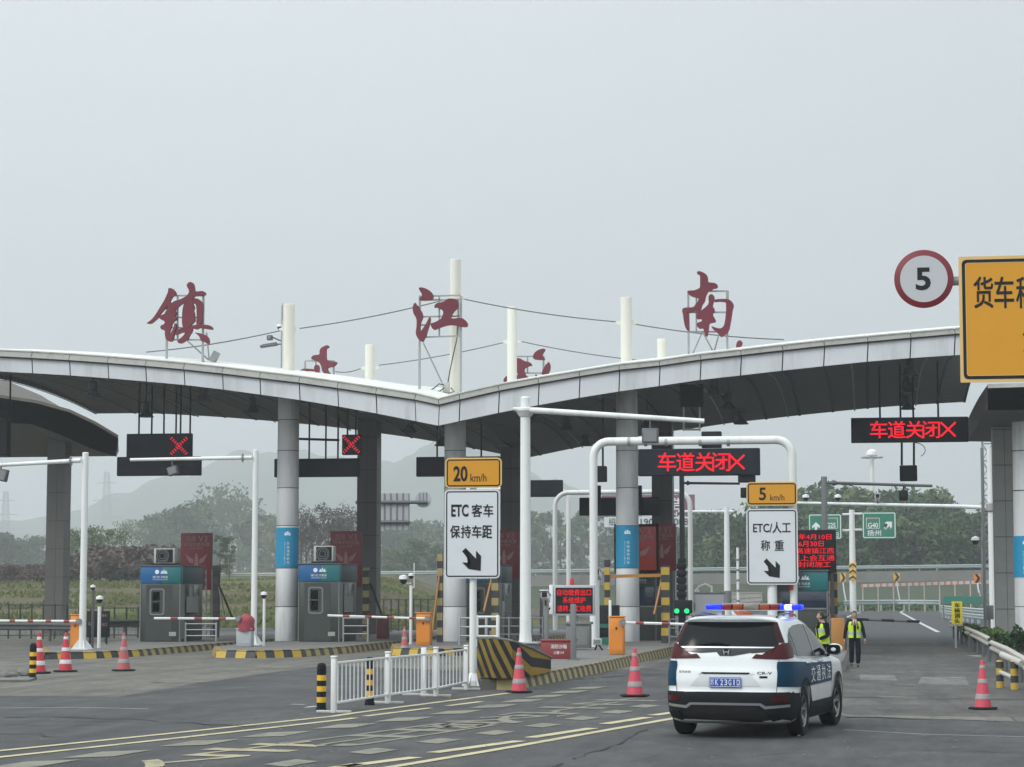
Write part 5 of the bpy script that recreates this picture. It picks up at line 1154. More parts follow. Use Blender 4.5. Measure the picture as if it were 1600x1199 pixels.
build('bar', mb, ['steel_dk','black'], t); mb = MB(); mb.box((p.x-.2,73.8,.26),(p.x+.1,74.2,p.z+.15),.03); build('stand', mb, 'steel_dk', t)

# ================================================================= MIDDLE ISLAND EQUIPMENT
# crash wall with slanting stripes
def P3(x,y,z): g = gp(x,y,.26); return Vector((g.x,g.y,z))
wallb = [gp(745.5,1058,.26),gp(770,1060,.26),gp(800,1060,.26),gp(830,1056.5,.26),gp(861,1050,.26)]
topy = [998,998,1003,1014,1029]
def wall_pt(u, v):
    k = min(3, int(u*4)); f = u*4-k; p = wallb[k].lerp(wallb[k+1], f)
    xx = [745.5,770,800,830,861]; px = xx[k]+(xx[k+1]-xx[k])*f; yy = topy[k]+(topy[k+1]-topy[k])*f
    zt = at(px,yy,p.y).z; return Vector((p.x,p.y,.26+(zt-.26)*v))
t = thing('crash_wall', 'curved low wall with slanting yellow and black stripes on the middle island', 'crash wall', tuple(wallb[2]))
def stripem():
    m = bpy.data.materials.new('slanting_yellow_black_stripes'); m.use_nodes = True; n = m.node_tree.nodes; l = m.node_tree.links; p = n['Principled BSDF']; p.inputs['Roughness'].default_value = .6
    tc_ = n.new('ShaderNodeTexCoord'); s_ = n.new('ShaderNodeSeparateXYZ'); l.new(tc_.outputs['Object'], s_.inputs[0])
    a_ = n.new('ShaderNodeMath'); a_.operation = 'MULTIPLY_ADD'; a_.inputs[1].default_value = .5; l.new(s_.outputs[2], a_.inputs[0]); l.new(s_.outputs[0], a_.inputs[2])
    m_ = n.new('ShaderNodeMath'); m_.operation = 'MULTIPLY'; m_.inputs[1].default_value = 4.6; l.new(a_.outputs[0], m_.inputs[0])
    f = n.new('ShaderNodeMath'); f.operation = 'FRACT'; l.new(m_.outputs[0], f.inputs[0]); g = n.new('ShaderNodeMath'); g.operation = 'GREATER_THAN'; g.inputs[1].default_value = .5; l.new(f.outputs[0], g.inputs[0])
    z = n.new('ShaderNodeTexNoise'); z.inputs['Scale'].default_value = 5; z.inputs['Detail'].default_value = 7; l.new(tc_.outputs['Object'], z.inputs[0])
    ya = n.new('ShaderNodeMix'); ya.data_type = 'RGBA'; ya.inputs[6].default_value = (.30,.21,.035,1); ya.inputs[7].default_value = (.46,.32,.06,1); l.new(z.outputs[0], ya.inputs[0])
    mx = n.new('ShaderNodeMix'); mx.data_type = 'RGBA'; l.new(g.outputs[0], mx.inputs[0]); l.new(ya.outputs[2], mx.inputs[6]); mx.inputs[7].default_value = (.025,.025,.032,1); l.new(mx.outputs[2], p.inputs['Base Color'])
    return m
MST = stripem()
mb = MB(); mb.grid(wall_pt, 24, 4); bmesh.ops.solidify(mb.bm, geom=mb.bm.faces[:], thickness=-.16); build('wall', mb, MST, t)
mb = MB(); pts = [wall_pt(k/24,1)+Vector((0,.03,.02)) for k in range(25)]; mb.tube(pts, .035, 6); build('coping', mb, 'kerbtop', t)
# red sand box
def zb_(x,y): return gp(x,y,.26).y
Y = zb_(870,1030); a = at(845,1030,Y); b = at(895,1001,Y)
t = thing('sand_box', 'dark red fire sand box with white characters on the middle island', 'sand box', ((a.x+b.x)/2,Y+.4,.26))
mb = MB(); mb.box((a.x,Y,.26),(b.x,Y+.8,b.z-.03),.015); build('box', mb, 'redbox', t)
mb = MB(); mb.box((a.x-.03,Y-.03,b.z-.028),(b.x+.03,Y+.83,b.z+.02),.01); build('lid', mb, 'redbox', t)
s = px_size(870,1010,Y); mb = MB(); text_to(mb,'消防沙箱',at(873,1010.5,Y-.01),25*s,6.5*s,bold=.01); text_to(mb,'火警119',at(873,1020,Y-.01),16*s,5*s,bold=.01); build('lettering', mb, 'wht', t, smooth=False)
# LED text board with grey frame on its cabinet
Y = zb_(900,1016)
t = thing('text_display', 'grey-framed screen with three rows of red characters on the middle island', 'display', (at(897,1016,Y).x,Y,.26))
mb = MB(); pbox(mb,864.5,914.5,929,962,Y,.22,.03); build('frame', mb, 'cab', t)
mb = MB(); pbox(mb,868,918.5,926,959,Y-.012,.005); build('screen', mb, 'black', t, smooth=False)
s = px_size(897,940,Y); mb = MB()
for tx, x, y, wd in (('自动缴费出口',897,926,53),('系统维护',897,938,35),('请转人工收费',897,951,53)): text_to(mb,tx,at(x,y,Y-.02),wd*s,9.5*s,bold=.0)
build('lettering', mb, 'led', t, smooth=False)
mb = MB(); pbox(mb,858,914,864,960,Y,.3,.02); build('side_housing', mb, 'wht', t)
mb = MB(); pbox(mb,884,976,921,1013,Y+.05,.6,.02); pbox(mb,882,972,923,976,Y,.7,.01); cb = build('cabinet', mb, 'rubber_trim', t); mb = MB(); pbox(mb,895,984,917,1008,Y+.035,.01); build('door', mb, 'boothl', cb, smooth=False)
mb = MB(); pbox(mb,890,962,902,972,Y+.1,.15); build('neck', mb, 'steel_mid', t, smooth=False)
mb = MB(); mb.lathe(at(893.5,908,Y+.1)-Vector((0,0,.0)), [(.07,-.16),(.07,0),(.05,.09),(.0,.11)], 12); build('beacon', mb, 'conered', t)
def gpost(lb, px, yt, yb, w, m_, z0=.26, cam=None, cat='post', name='post', grp=None):
    Y = gp(px,yb,z0).y; X = at(px,yb,Y).x; t = thing(name, lb, cat, (X,Y,z0), group=grp)
    mb = MB(); zt = at(px,yt,Y).z; mb.box((X-w/2,Y-w/2,z0),(X+w/2,Y+w/2,zt),.015); build('shaft', mb, m_, t)
    mb = MB(); mb.box((X-w,Y-w,z0),(X+w,Y+w,z0+.03)); build('foot', mb, m_, t, smooth=False)
    return t, X, Y, zt
gpost('plain grey square post in front of the red sand box near its right end', 896,944,1032,.15,'rubber_trim', grp='grey square posts')
t, X, Y, zt = gpost('grey square post with a white camera at its top, left of the text display', 854,944,1029,.12,'rubber_trim', grp='grey square posts')
def camera_part(t, X, Y, z, rz=0, s=1.0, dome=False):
    mt = Matrix.Translation((X,Y,z)) @ Matrix.Rotation(rz,4,'Z') @ Matrix.Rotation(R(-14),4,'X')
    if dome:
        mb = MB(); mb.lathe((X,Y,z), [(.02,.16*s),(.12*s,.12*s),(.13*s,.03*s)], 14); build('camera_housing', mb, 'wht', t); mb = MB(); mb.lathe((X,Y,z), [(.115*s,.03*s),(.10*s,-.05*s),(.05*s,-.10*s),(.0,-.12*s)], 14); build('dome', mb, 'glass', t)
    else:
        mb = MB(); mb.box((-.09*s,-.28*s,-.08*s),(.09*s,.22*s,.09*s),.03*s,mtx=mt); mb.box((-.11*s,-.36*s,.09*s),(.11*s,.22*s,.11*s),mtx=mt); build('camera_housing', mb, 'wht', t)
        mb = MB(); mb.box((-.07*s,-.286*s,-.06*s),(.07*s,-.281*s,.07*s),mtx=mt); mb.box((-.02,-.05,-.2*s),(.02,.05,-.08*s),mtx=mt); build('lens', mb, 'black', t)
camera_part(t, X-.02, Y, zt+.18, s=1.15); camera_part(t, X+.05, Y+.1, zt-.12, s=.5, dome=True)
t, X, Y, zt = gpost('thin grey camera post just behind, left of the white-camera post', 846,932,996,.12,'steel_mid', grp='grey square posts'); camera_part(t, X, Y, zt+.12, s=.7)
t = thing('camera_post', 'white camera post with a bullet camera, left of the large orange cabinet', 'camera post', (at(933,1010,zb_(933,1010)).x, zb_(933,1010), .26), group='camera posts')
Y = zb_(933,1010); X = at(933,960,Y).x; mb = MB(); mb.lathe((X,Y,0), [(.085,.26),(.085,at(933,906,Y).z)], 14); build('shaft', mb, 'white', t); camera_part(t, X+.02, Y, at(934,899,Y).z, s=1.35)
t = thing('ground_floodlight', 'small grey floodlight on a slanted leg at the foot of the white portal frame', 'floodlight', tuple(gp(933,1015,.26)))
Y = zb_(933,1016)-.3; mb = MB(); pbox(mb,926,998,940,1008,Y,.12,.02); build('housing', mb, 'cab', t); mb = MB(); pbox(mb,928,1000,938,1006,Y-.012,.005); build('lens', mb, 'boothl', t, smooth=False)
mb = MB(); mb.tube([at(933,1007,Y+.05),Vector((at(929,1015,Y).x,Y+.1,.26))], .03, 6); mb.tube([at(934,1006,Y+.05),Vector((at(941,1016,Y).x,Y+.1,.26))], .03, 6); build('leg', mb, 'black', t)
gpost('short thin white post left of the large orange cabinet', 953.5,938,1014,.09,'white', name='post')
t = thing('lane_cabinet', 'black equipment cabinet behind the large orange barrier cabinet', 'cabinet', tuple(gp(944,1008,.26)))
Y = zb_(944,1008); mb = MB(); pbox(mb,935,946,966,996,Y,.5,.02); build('casing', mb, 'black', t); mb = MB(); pbox(mb,936,975,966,981,Y-.02,.02); pbox(mb,935,996,966,1008,Y+.01,.5); build('plinth', mb, 'planter', t, smooth=False)
# green signal
Ysg = 76; t = thing('signal_light', 'black signal box with two green lights on a dark striped post', 'signal light', (at(1065,1005,Ysg).x,Ysg,.26))
mb = MB(); X = at(1065,900,Ysg).x; mb.box((X-.12,Ysg,.26),(X+.12,Ysg+.2,at(1065,873,Ysg).z)); 
for k in range(5): zz = at(1065,885+k*11,Ysg).z; mb.box((X-.17,Ysg-.03,zz-.09),(X+.17,Ysg+.0,zz+.09),.02)
build('shaft', mb, 'black', t)
mb = MB(); pbox(mb,1052.5,938,1081,962,Ysg-.1,.3,.02); build('housing', mb, 'black', t)
mb = MB(); 
for x in (1057.5,1073): c = at(x,955,Ysg-.12); mb.poly([c+Vector((.085*cos(k*pi/6),0,.085*sin(k*pi/6))) for k in range(12)])
build('lamp', mb, 'ledg', t, smooth=False)
# cabinets behind the car
for px, lb, Y in (((1080,962,1108,1010),'grey cabinet just left of the patrol car light bar',72),((1087,928,1131,1012),'pale grey cabinet behind the patrol car with a curved white arm over it',88)):
    a = at(px[0],px[3],Y); b = at(px[2],px[1],Y); t = thing('control_cabinet', lb, 'cabinet', ((a.x+b.x)/2,Y,.0), group='grey cabinets behind the car')
    mb = MB(); mb.box((a.x,Y,.02),(b.x,Y+.6,b.z),.02); build('casing', mb, 'cab', t); mb = MB(); mb.box((a.x-.04,Y-.04,b.z+.002),(b.x+.04,Y+.64,b.z+.06),.01); build('lid', mb, 'steel_mid', t)
    if Y == 88:
        mb = MB(); c = at(1098,922,Y+.2); mb.tube([at(1086,925,Y+.2),at(1092,917,Y+.2),at(1102,913,Y+.2),at(1112,917,Y+.2),at(1112,927,Y+.2)], .05, 8); mb.tube([at(1091,921,Y+.2),at(1091,930,Y+.2)], .04, 8); build('curved_pipe', mb, 'wht', t)
# small roadside camera pole (middle) and others
def cam_pole(lb, px, yt, yb, r, z0, Y=None, cams=(), ant=None, arm=True, m_='white', grp='camera posts'):
    Y = Y or gp(px,yb,z0).y; X = at(px,(yt+yb)/2,Y).x; t = thing('camera_post', lb, 'camera post', (X,Y,z0), group=grp)
    mb = MB(); mb.lathe((X,Y,0), [(r,z0),(r,at(px,yt,Y).z)], 12); build('shaft', mb, m_, t)
    for (cx, cy_, s, dm) in cams:
        c = at(cx,cy_,Y); camera_part(t, c.x, Y-.02, c.z, s=s, dome=dm)
        if abs(cx-px) > 3: mb = MB(); mb.tube([c+Vector((0,0,.1*s)),c+Vector(((X-c.x)*.5,0,-.12)),Vector((X,Y,c.z-.1))], .03, 6); build('bracket', mb, m_, t)
    if ant: mb = MB(); mb.tube([at(ant[0],ant[1],Y),at(ant[0],ant[2],Y)], .02, 5); mb.tube([at(ant[0],ant[2],Y),at(px,ant[2]+2,Y)], .02, 5); build('antenna', mb, m_, t)
    return t
cam_pole('white camera post with dome camera and thin antenna behind the fence end', 642,915,1007,.055,.24,cams=((630.5,907,1.3,True),(642.5,901,.8,True)),ant=(647,880,918))
cam_pole('short white post with a small dark camera, right of the black notice board', 155,948,1013,.06,.22,cams=((156,938,1.0,True),))
cam_pole('dark grey camera post with a ball lamp beside the leftmost white pole', 145,922,1014,.045,.22,cams=((145.5,919,.7,True),),m_='steel_dk')
cam_pole('short white camera post on the second island left of the big column', 412.5,936,1010,.05,.24,cams=((412.5,931,.9,True),))
cam_pole('slim grey camera mast carrying a white dome, beside the right pillar', 1537,700,985,.08,.0,Y=110,cams=((1524,846,1.5,True),),m_='steel_mid')
cam_pole('thin silver mast on the canopy roof with floodlights beside the first mast', 440,478,575,.03,at(440,575,87).z,Y=87,cams=((437,512,.9,True),),m_='galv',ant=(441.5,474,500))
t = flood('', 'small square floodlight on the thin roof mast, upper one', 421.5,528,87,w=.22,h=.2,tilt=0,stem=(439,533)); t = flood('', 'flat long lamp head on the thin roof mast reaching left', 420,540,87,w=.7,h=.12,tilt=R(-8),stem=(439,538))
t = thing('roof_floodlight', 'tilted grey floodlight on the roof below the leftmost crimson character', 'floodlight', tuple(at(333,566,85.4)))
mt = Matrix.Translation(at(336,558,85.4)) @ Matrix.Rotation(R(28),4,'Y'); mb = MB(); mb.box((-.12,-.2,-.22),(.12,.1,.22),.02,mtx=mt); build('housing', mb, 'galv', t); mb = MB(); mb.tube([at(336,560,85.5),at(331,570,85.5)], .03, 6); build('bracket', mb, 'steel_dk', t)
# black notice board left
Y = gp(150,1008,.22).y+1; t = thing('notice_board', 'black notice board with small white writing beside the leftmost pole', 'notice board', (at(153,1000,Y).x,Y,.22))
mb = MB(); pbox(mb,135,955,171,996,Y,.08,.01); build('panel', mb, 'black', t); s = px_size(150,970,Y); mb = MB()
text_to(mb,'客车',at(163,962,Y-.01),8*s,4*s); text_to(mb,'车道',at(142,975,Y-.01),8*s,6*s); text_to(mb,'出口',at(163,976,Y-.01),8*s,5*s); build('lettering', mb, 'posterlite', t, smooth=False)
mb = MB(); 
for x in (140,166): p = at(x,996,Y); mb.box((p.x-.03,Y+.02,.22),(p.x+.03,Y+.06,p.z))
build('leg', mb, 'black', t, smooth=False)

# ================================================================= RED TEXT SCREEN (RIGHT) AND OTHERS
Ys = 78.6
t = thing('text_display', 'large black screen with five rows of red characters beside the 5 km/h sign', 'display', (at(1275,905,Ys).x,Ys,.26))
mb = MB(); pbox(mb,1232,828,1306,895,Ys,.3,.03); build('housing', mb, 'black', t)
s = px_size(1275,860,Ys); mb = MB()
for tx, x0, y, wd in (('25年4月10日',1236,839,63),('至6月30日',1236,850,51),('沪高速镇江西',1232,861,71),('至上会互通',1238,872,66),('全封闭施工',1234,882,64)): text_to(mb,tx,at(x0+wd/2,y,Ys-.02),wd*s,9*s,bold=.0)
build('lettering', mb, 'led', t, smooth=False)
mb = MB(); 
for x in (1266,1300): p = at(x,895,Ys); mb.box((p.x-.06,Ys+.1,.26),(p.x+.06,Ys+.2,p.z+.05))
pbox(mb,1262,895,1302,908,Ys+.2,.2); build('stand', mb, 'steel_dk', t, smooth=False)
# green motorway signs
YG = 245.0
t = thing('motorway_sign', 'pair of green motorway boards G25 and G40 on one white post before the wood', 'road sign', (at(1332,955,YG).x,YG,0))
mb = MB(); X = at(1332,880,YG).x; mb.lathe((X,YG,0), [(.36,0),(.30,at(1332,797,YG).z)], 14); build('post', mb, 'white', t)
mb = MB()
for (xa,xb,y) in ((1316,1332,804),(1316,1332,829),(1332,1349,803),(1332,1349,828)): mb.tube([at(xa,y,YG-.1),at(xb,y,YG-.1)], .12, 6)
build('arm', mb, 'white', t)
s = px_size(1332,820,YG)
for px, tx in (((1263.5,803,1315,843),'L'),((1347.5,800,1400,842),'R')):
    pl,cx,cz,w_,h_ = plate(t, px, YG-.4, 'green_sign', 'wht', 'green_sign', 'board', r=.25, bw=.09, inset=.08)
    mb = MB()
    if tx == 'L':
        text_to(mb,'G25',at(1298.5,821,YG-.42),14*s,8*s,bold=.02); text_to(mb,'丹阳',at(1300,836,YG-.42),20*s,8*s,bold=.01); A = (1275,824,0)
    else:
        text_to(mb,'G40',at(1364,821,YG-.42),16*s,8*s,bold=.02); text_to(mb,'扬州',at(1366,833,YG-.42),21*s,9*s,bold=.01); A = (1388,821,-45)
    c = at(A[0],A[1],YG-.42); ro = Matrix.Rotation(R(-A[2]),3,'Y')
    mb.poly([c+ro@(Vector((x,0,z))*s) for x,z in ((-2,-8),(2,-8),(2,1),(6,-2),(6,2),(0,8),(-6,2),(-6,-2),(-2,1))]); bmesh.ops.triangulate(mb.bm, faces=[f for f in mb.bm.faces if len(f.verts) > 4])
    gx = 1298.5 if tx=='L' else 1364; ring(mb, rrect(at(gx,818,YG).x, at(gx,818,YG).z, 21*s, 17*s, .1, YG-.42), rrect(at(gx,818,YG).x, at(gx,818,YG).z, 19.6*s, 15.6*s, .08, YG-.42))
    build('lettering', mb, 'wht', pl, smooth=False)
    mb = MB(); text_to(mb,'国家高速',at(gx,811.7,YG-.425),16*s,3*s); build('small_lettering', mb, 'conefade', pl, smooth=False)
def chevron(lb, px, py, w, h, Y, post_to=None, up=False, n=1, m_='bright_yel', pale=False):
    t = thing('chevron_sign', lb, 'chevron sign', (at(px,py,Y).x,Y,terr(at(px,py,Y).x,Y)), group='chevron bend signs along the exit road')
    for k in range(n):
        y = py+k*h; mb = MB(); pbox(mb,px-w/2,y-h/2,px+w/2,y+h/2-.5,Y,.06,.01); pl = build('plate', mb, m_, t); s = px_size(px,y,Y); c = at(px,y,Y-.01); W, H = w*s/2, h*s/2
        mb = MB()
        if up: P = [(-W,-H*.1),(0,H*.8),(W,-H*.1),(W,-H*.75),(0,H*.1),(-W,-H*.75)]
        else: P = [(-W*.75,H),(W*.05,H),(W*.9,0),(W*.05,-H),(-W*.75,-H),(W*.1,0)]
        v = [c+Vector((x,0,z)) for x,z in P]; 
        if up: mb.poly([v[0],v[1],v[4],v[5]]); mb.poly([v[1],v[2],v[3],v[4]])
        else: mb.poly([v[0],v[1],v[2],v[5]]); mb.poly([v[2],v[3],v[4],v[5]])
        build('arrow', mb, 'ink', pl, smooth=False)
    if post_to: mb = MB(); mb.tube([at(px,py+h*.4,Y+.08),at(px+1.5,(py+post_to)/2,Y+.08),at(px+5,post_to,Y+.08)], .07, 6); build('post', mb, 'wht', t)
chevron('yellow and black chevron sign nearest the red text screen', 1317,903,9,14,236,940)
chevron('chevron sign in the middle of the bend with a bent white post', 1401,902,10,13,250,938)
chevron('orange chevron sign at the right of the bend by the grey pillar', 1527,904,10.5,14,190,936,m_='orange')
chevron('stack of upward chevrons fixed to the green sign post', 1332.5,884,11,9.5,YG-.6,n=3,up=True)
# yellow upright sign
Y = 88.0; t = thing('turn_back_sign', 'upright yellow sign with four black characters behind the right guardrail end', 'road sign', (at(1495,1000,Y).x,Y,0))
mb = MB(); pbox(mb,1487.5,940,1503.5,976,Y,.06,.01); build('panel', mb, mat('lemon_yellow_sheet',(.68,.58,.02),.5,var=.05), t); s = px_size(1495,955,Y); mb = MB()
for k, ch in enumerate('车辆调头'): text_to(mb,ch,at(1495.5,946+k*8.2,Y-.01),8.5*s,7.4*s,bold=.02)
build('lettering', mb, 'ink', t, smooth=False); mb = MB(); p = at(1493,976,Y); mb.box((p.x-.04,Y+.01,0),(p.x+.04,Y+.06,p.z)); build('leg', mb, 'galv', t, smooth=False)
# white camera gantry over the exit road
YV = gp(1550,982,0).y
t = thing('camera_gantry', 'white post with very long thin arm carrying cameras over the exit road', 'camera gantry', (at(1550,982,YV).x,YV,0))
X = at(1549,850,YV).x; mb = MB(); mb.lathe((X,YV,0), [(.19,0),(.16,at(1550,700,YV).z)], 16); build('post', mb, 'white', t)
mb = MB(); mb.tube([at(1550,794,YV),at(1500,791.5,YV),at(1243,786,YV)], [.13,.12,.085], 10); build('arm', mb, 'white', t)
mb = MB(); zz = at(1549,793,YV).z; mb.lathe((X,YV,0), [(.2,zz-.28),(.32,zz-.2),(.32,zz+.2),(.2,zz+.28)], 12); build('collar', mb, 'galv', t)
for x in (1259,1309,1371,1414): c = at(x,779,YV); camera_part(t, c.x, YV, c.z-.0, s=1.6, dome=(x in (1259,1309,1414))); mb = MB(); mb.tube([c,at(x,787,YV)], .03, 5); build('bracket', mb, 'galv', t)
YW = 140; t = thing('camera_gantry', 'white post with short thin arm left of the 5 km/h sign', 'camera gantry', (at(1136,960,YW).x,YW,0))
X = at(1136,880,YW).x; mb = MB(); mb.lathe((X,YW,0), [(.22,0),(.15,at(1134,792,YW).z)], 14); mb.tube([at(1134,799.5,YW),at(1060,799.5,YW)], .075, 8); mb.tube([at(1134,799.5,YW),at(1146,799.5,YW)], .09, 8); build('post', mb, 'white', t)
mb = MB(); zz = at(1136,936,YW).z; mb.lathe((X,YW,0), [(.26,zz-.5),(.26,zz+.5)], 12); build('sleeve', mb, 'rubber_trim', t)
t = cam_pole('ringed thin white post between the short-arm gantry and the 5 km/h sign', 1153,856,965,.09,0,Y=150)
for k in range(5): mb = MB(); c = at(1153,875+k*16,150); mb.lathe((at(1153,900,150).x,150,c.z), [(.13,-.06),(.13,.06)], 10); build('ring', mb, 'steel_mid', t)
# two hazier portal frames beyond
t = thing('portal_frame', 'farther white pipe frame seen between the third and fourth islands', 'portal frame', (at(970,960,112).x,112,0)); pipe_frame(t, 867, 1078, 770, 112, .12, z0=.0, rad=.7)
t = thing('portal_frame', 'farther white pipe frame whose right corner shows beside the tall pole', 'portal frame', (at(800,960,118).x,118,0)); pipe_frame(t, 706, 888, 765, 118, .12, z0=.0, rad=.7)
# back of a sign gantry, left-middle
YQ = 125; t = thing('sign_back', 'back of a ribbed grey sign panel with a round disc, beside the dark pillar', 'road sign', (at(566,960,YQ).x,YQ,0))
mb = MB(); pbox(mb,588,771,640,828,YQ,.05); build('panel', mb, 'cab', t)
mb = MB()
for k in range(6): p = at(591+k*9.6,771,YQ-.04); q = at(591+k*9.6,828,YQ-.04); mb.box((p.x-.03,YQ-.06,q.z),(p.x+.03,YQ-.002,p.z))
build('rib', mb, 'steel_mid', t, smooth=False)
mb = MB(); mb.tube([at(556,785,YQ-.12),at(668,785,YQ-.12)], .1, 8); mb.tube([at(556,816,YQ-.12),at(640,816,YQ-.12)], .1, 8); build('beam', mb, 'steel_dk', t)
c = at(661.5,781,YQ); mb = MB(); mb.lathe(c, [(.46,0),(.46,.04)], 28, axis='Y'); build('disc', mb, 'cab', t)
mb = MB(); 
for k in (-1,0,1): mb.box((c.x-.03+k*.2,c.y-.04,c.z-.4),(c.x+.0+k*.2,c.y-.002,c.z+.4))
build('disc_rib', mb, 'steel_mid', t, smooth=False)
mb = MB(); X = at(566,850,YQ).x; mb.lathe((X,YQ,0), [(.17,0),(.15,at(566,768,YQ).z)], 12); build('post', mb, 'steel_dk', t)
# mauve billboard
YM = 190; t = thing('billboard', 'mauve and white billboard with part of its writing showing behind the columns', 'billboard', (at(1012,930,YM).x,YM,0)); s = px_size(1010,800,YM)
mb = MB(); pbox(mb,940,773,1085,806,YM,.4); build('panel', mb, mat('mauve_panel',(.20,.10,.14),.6), t, smooth=False)
mb = MB(); pbox(mb,944,807.5,1078,824,YM,.4); build('lower_panel', mb, 'sign_white', t, smooth=False)
mb = MB(); text_to(mb,'广告',at(1048,788,YM-.05),42*s,19*s,bold=.01); text_to(mb,'TALENT',at(1043,804-1,YM-.05),46*s,6*s,bold=.01); build('lettering', mb, 'wht', t, smooth=False)
mb = MB(); text_to(mb,'招租',at(962,815.5,YM-.05),22*s,11*s); text_to(mb,'1905206088',at(1038,815.5,YM-.05),74*s,10*s); build('lower_lettering', mb, 'ink', t, smooth=False)
mb = MB()
for x in (975,1050): p = at(x,824,YM); mb.lathe((p.x,YM+.6,0), [(.4,0),(.35,p.z+1.5)], 12)
build('leg', mb, 'steel_mid', t)
# high mast light, lattice tower, pylons
YH = 420; t = thing('high_mast_lamp', 'tall high-mast lamp with a white dome and ring of lamps above the wood', 'street lamp', (at(1363,900,YH).x,YH,terr(40,YH)))
X = at(1363,760,YH).x; zt = at(1363,712,YH).z; mb = MB(); mb.lathe((X,YH,0), [(.55,terr(X,YH)-.2),(.34,zt)], 12); build('mast', mb, 'white', t)
mb = MB(); mb.lathe((X,YH,0), [(.9,zt-.1),(1.05,zt+.1),(.95,zt+.7),(.5,zt+1.1),(0,zt+1.2)], 18); build('dome', mb, 'wht', t)
for k in range(10):
    a_ = k*2*pi/10; c = Vector((X+1.7*cos(a_),YH+1.7*sin(a_),zt-.35)); mb = MB(); mb.box((-.38,-.38,-.14),(.38,.38,.14),.05,mtx=Matrix.Translation(c)@Matrix.Rotation(a_,4,'Z')); mb.tube([(X,YH,zt-.1),c], .06, 5); build('lamp_head', mb, 'cab', t)
def lattice(lb, px, yt, yb, Y, w0, w1, arms=(), r=.08, m_='steel_mid', nm='lattice_tower'):
    X = at(px,(yt+yb)/2,Y).x; z0 = terr(X,Y); zt = at(px,yt,Y).z; t = thing(nm, lb, 'tower', (X,Y,z0)); mb = MB(); N = 12; L = []
    for k in range(N+1):
        f = k/N; w = w0+(w1-w0)*f**.7; z = z0+(zt-z0)*f; L.append([Vector((X+sx*w/2,Y+sy*w/2,z)) for sx,sy in ((-1,-1),(1,-1),(1,1),(-1,1))])
    for a_, b_ in zip(L, L[1:]):
        for i in range(4): mb.tube([a_[i],b_[i]], r, 4); mb.tube([a_[i],b_[(i+1)%4]], r*.6, 3); mb.tube([a_[(i+1)%4],b_[i]], r*.6, 3); mb.tube([b_[i],b_[(i+1)%4]], r*.6, 3)
    build('lattice', mb, m_, t, smooth=False)
    if arms:
        mb = MB()
        for f, w in arms: z = z0+(zt-z0)*f; mb.tube([(X-w,Y,z+.4),(X,Y,z+1.4),(X+w,Y,z+.4)], r, 4); mb.tube([(X-w,Y,z+.4),(X+w,Y,z+.4)], r, 4)
        build('cross_arm', mb, m_, t, smooth=False)
lattice('slender grey lattice mast rising behind the right-hand pillar', 1544,640,900,200,1.6,.8,r=.05)
lattice('faint lattice pylon at the far left edge in the haze', 8,768,890,1900,15,3,arms=((.6,14),(.75,12),(.9,9)),r=.28,nm='pylon')
lattice('faint lattice pylon in the haze between the first pillar and the left red-cross sign', 166,738,890,1950,17,3.4,arms=((.6,16),(.75,14),(.9,10)),r=.28,nm='pylon')

# ================================================================= CONES AND BOLLARDS
def cone_proto(h, cols, base='rubber', nm=''):
    t = thing('traffic_cone', 'x', 'traffic cone', (0,0,0), local=True)
    mb = MB(); mb.lathe((0,0,0), [(.27*h/.9,0),(.285*h/.9,.012),(.27*h/.9,.035),(.18*h/.9,.04)], 8); build('base', mb, base, t)
    r0, r1 = .165*h/.9, .03*h/.9; body = MB(); bands = MB(); zs = [0.04,.10,.24,.36,.50,.60,.78,.86,1.0]
    rr = lambda f: r0+(r1-r0)*f
    pr = [(rr(0)*1.06,.04*h)]; 
    mb = MB(); f = [.04,.2,.31,.53,.62,.83,.90,1.0]
    prof = [(rr(q),q*h) for q in f]+[(rr(1)*.5,1.0*h+.004)]; mb.lathe((0,0,0), prof, 22); build('body', mb, cols[0], t)
    for a_, b_ in ((.2,.31),(.53,.62),(.83,.90)): m2 = MB(); m2.lathe((0,0,0), [(rr(a_)+.002,a_*h),(rr(a_)+.005,a_*h+.003),(rr(b_)+.005,b_*h-.003),(rr(b_)+.002,b_*h)], 22); build('band', m2, cols[1], t)
    return t
cp = {}
for i, (px, by, hp, kind, lb) in enumerate([(811,1083,68,'a','pink-red cone right of the striped crash wall'),(992,1089,74,'a','pink-red cone alone on the lane left of the patrol car'),(1536,1109,77,'a','pink-red cone alone in the right lane by the guardrail'),(193,1049,57,'c','faded pink cone standing alone left of the leftmost booth'),(102,1050.5,58,'b','red cone with clean white bands below the orange cabinet at far left'),(60.5,1053,60,'b','red cone with white bands behind the striped bollard at far left'),(632,1023,42,'c','small faded cone behind the white picket fence')]):
    g = gp(px,by); hh = hp*px_size(px,by-20,g.y)
    if kind not in cp: cp[kind] = cone_proto(.92, {'a':('cone','bandgrey'),'b':('conered','conew'),'c':('conefade','bandgrey')}[kind]); c = cp[kind]
    else: c = copy_tree(cp[kind])
    c.location = g+Vector((0,0,.012)); c.rotation_euler = (0,0,i*.9); c.scale = [hh/.92]*3; c['label'] = lb; c['group'] = 'red traffic cones'
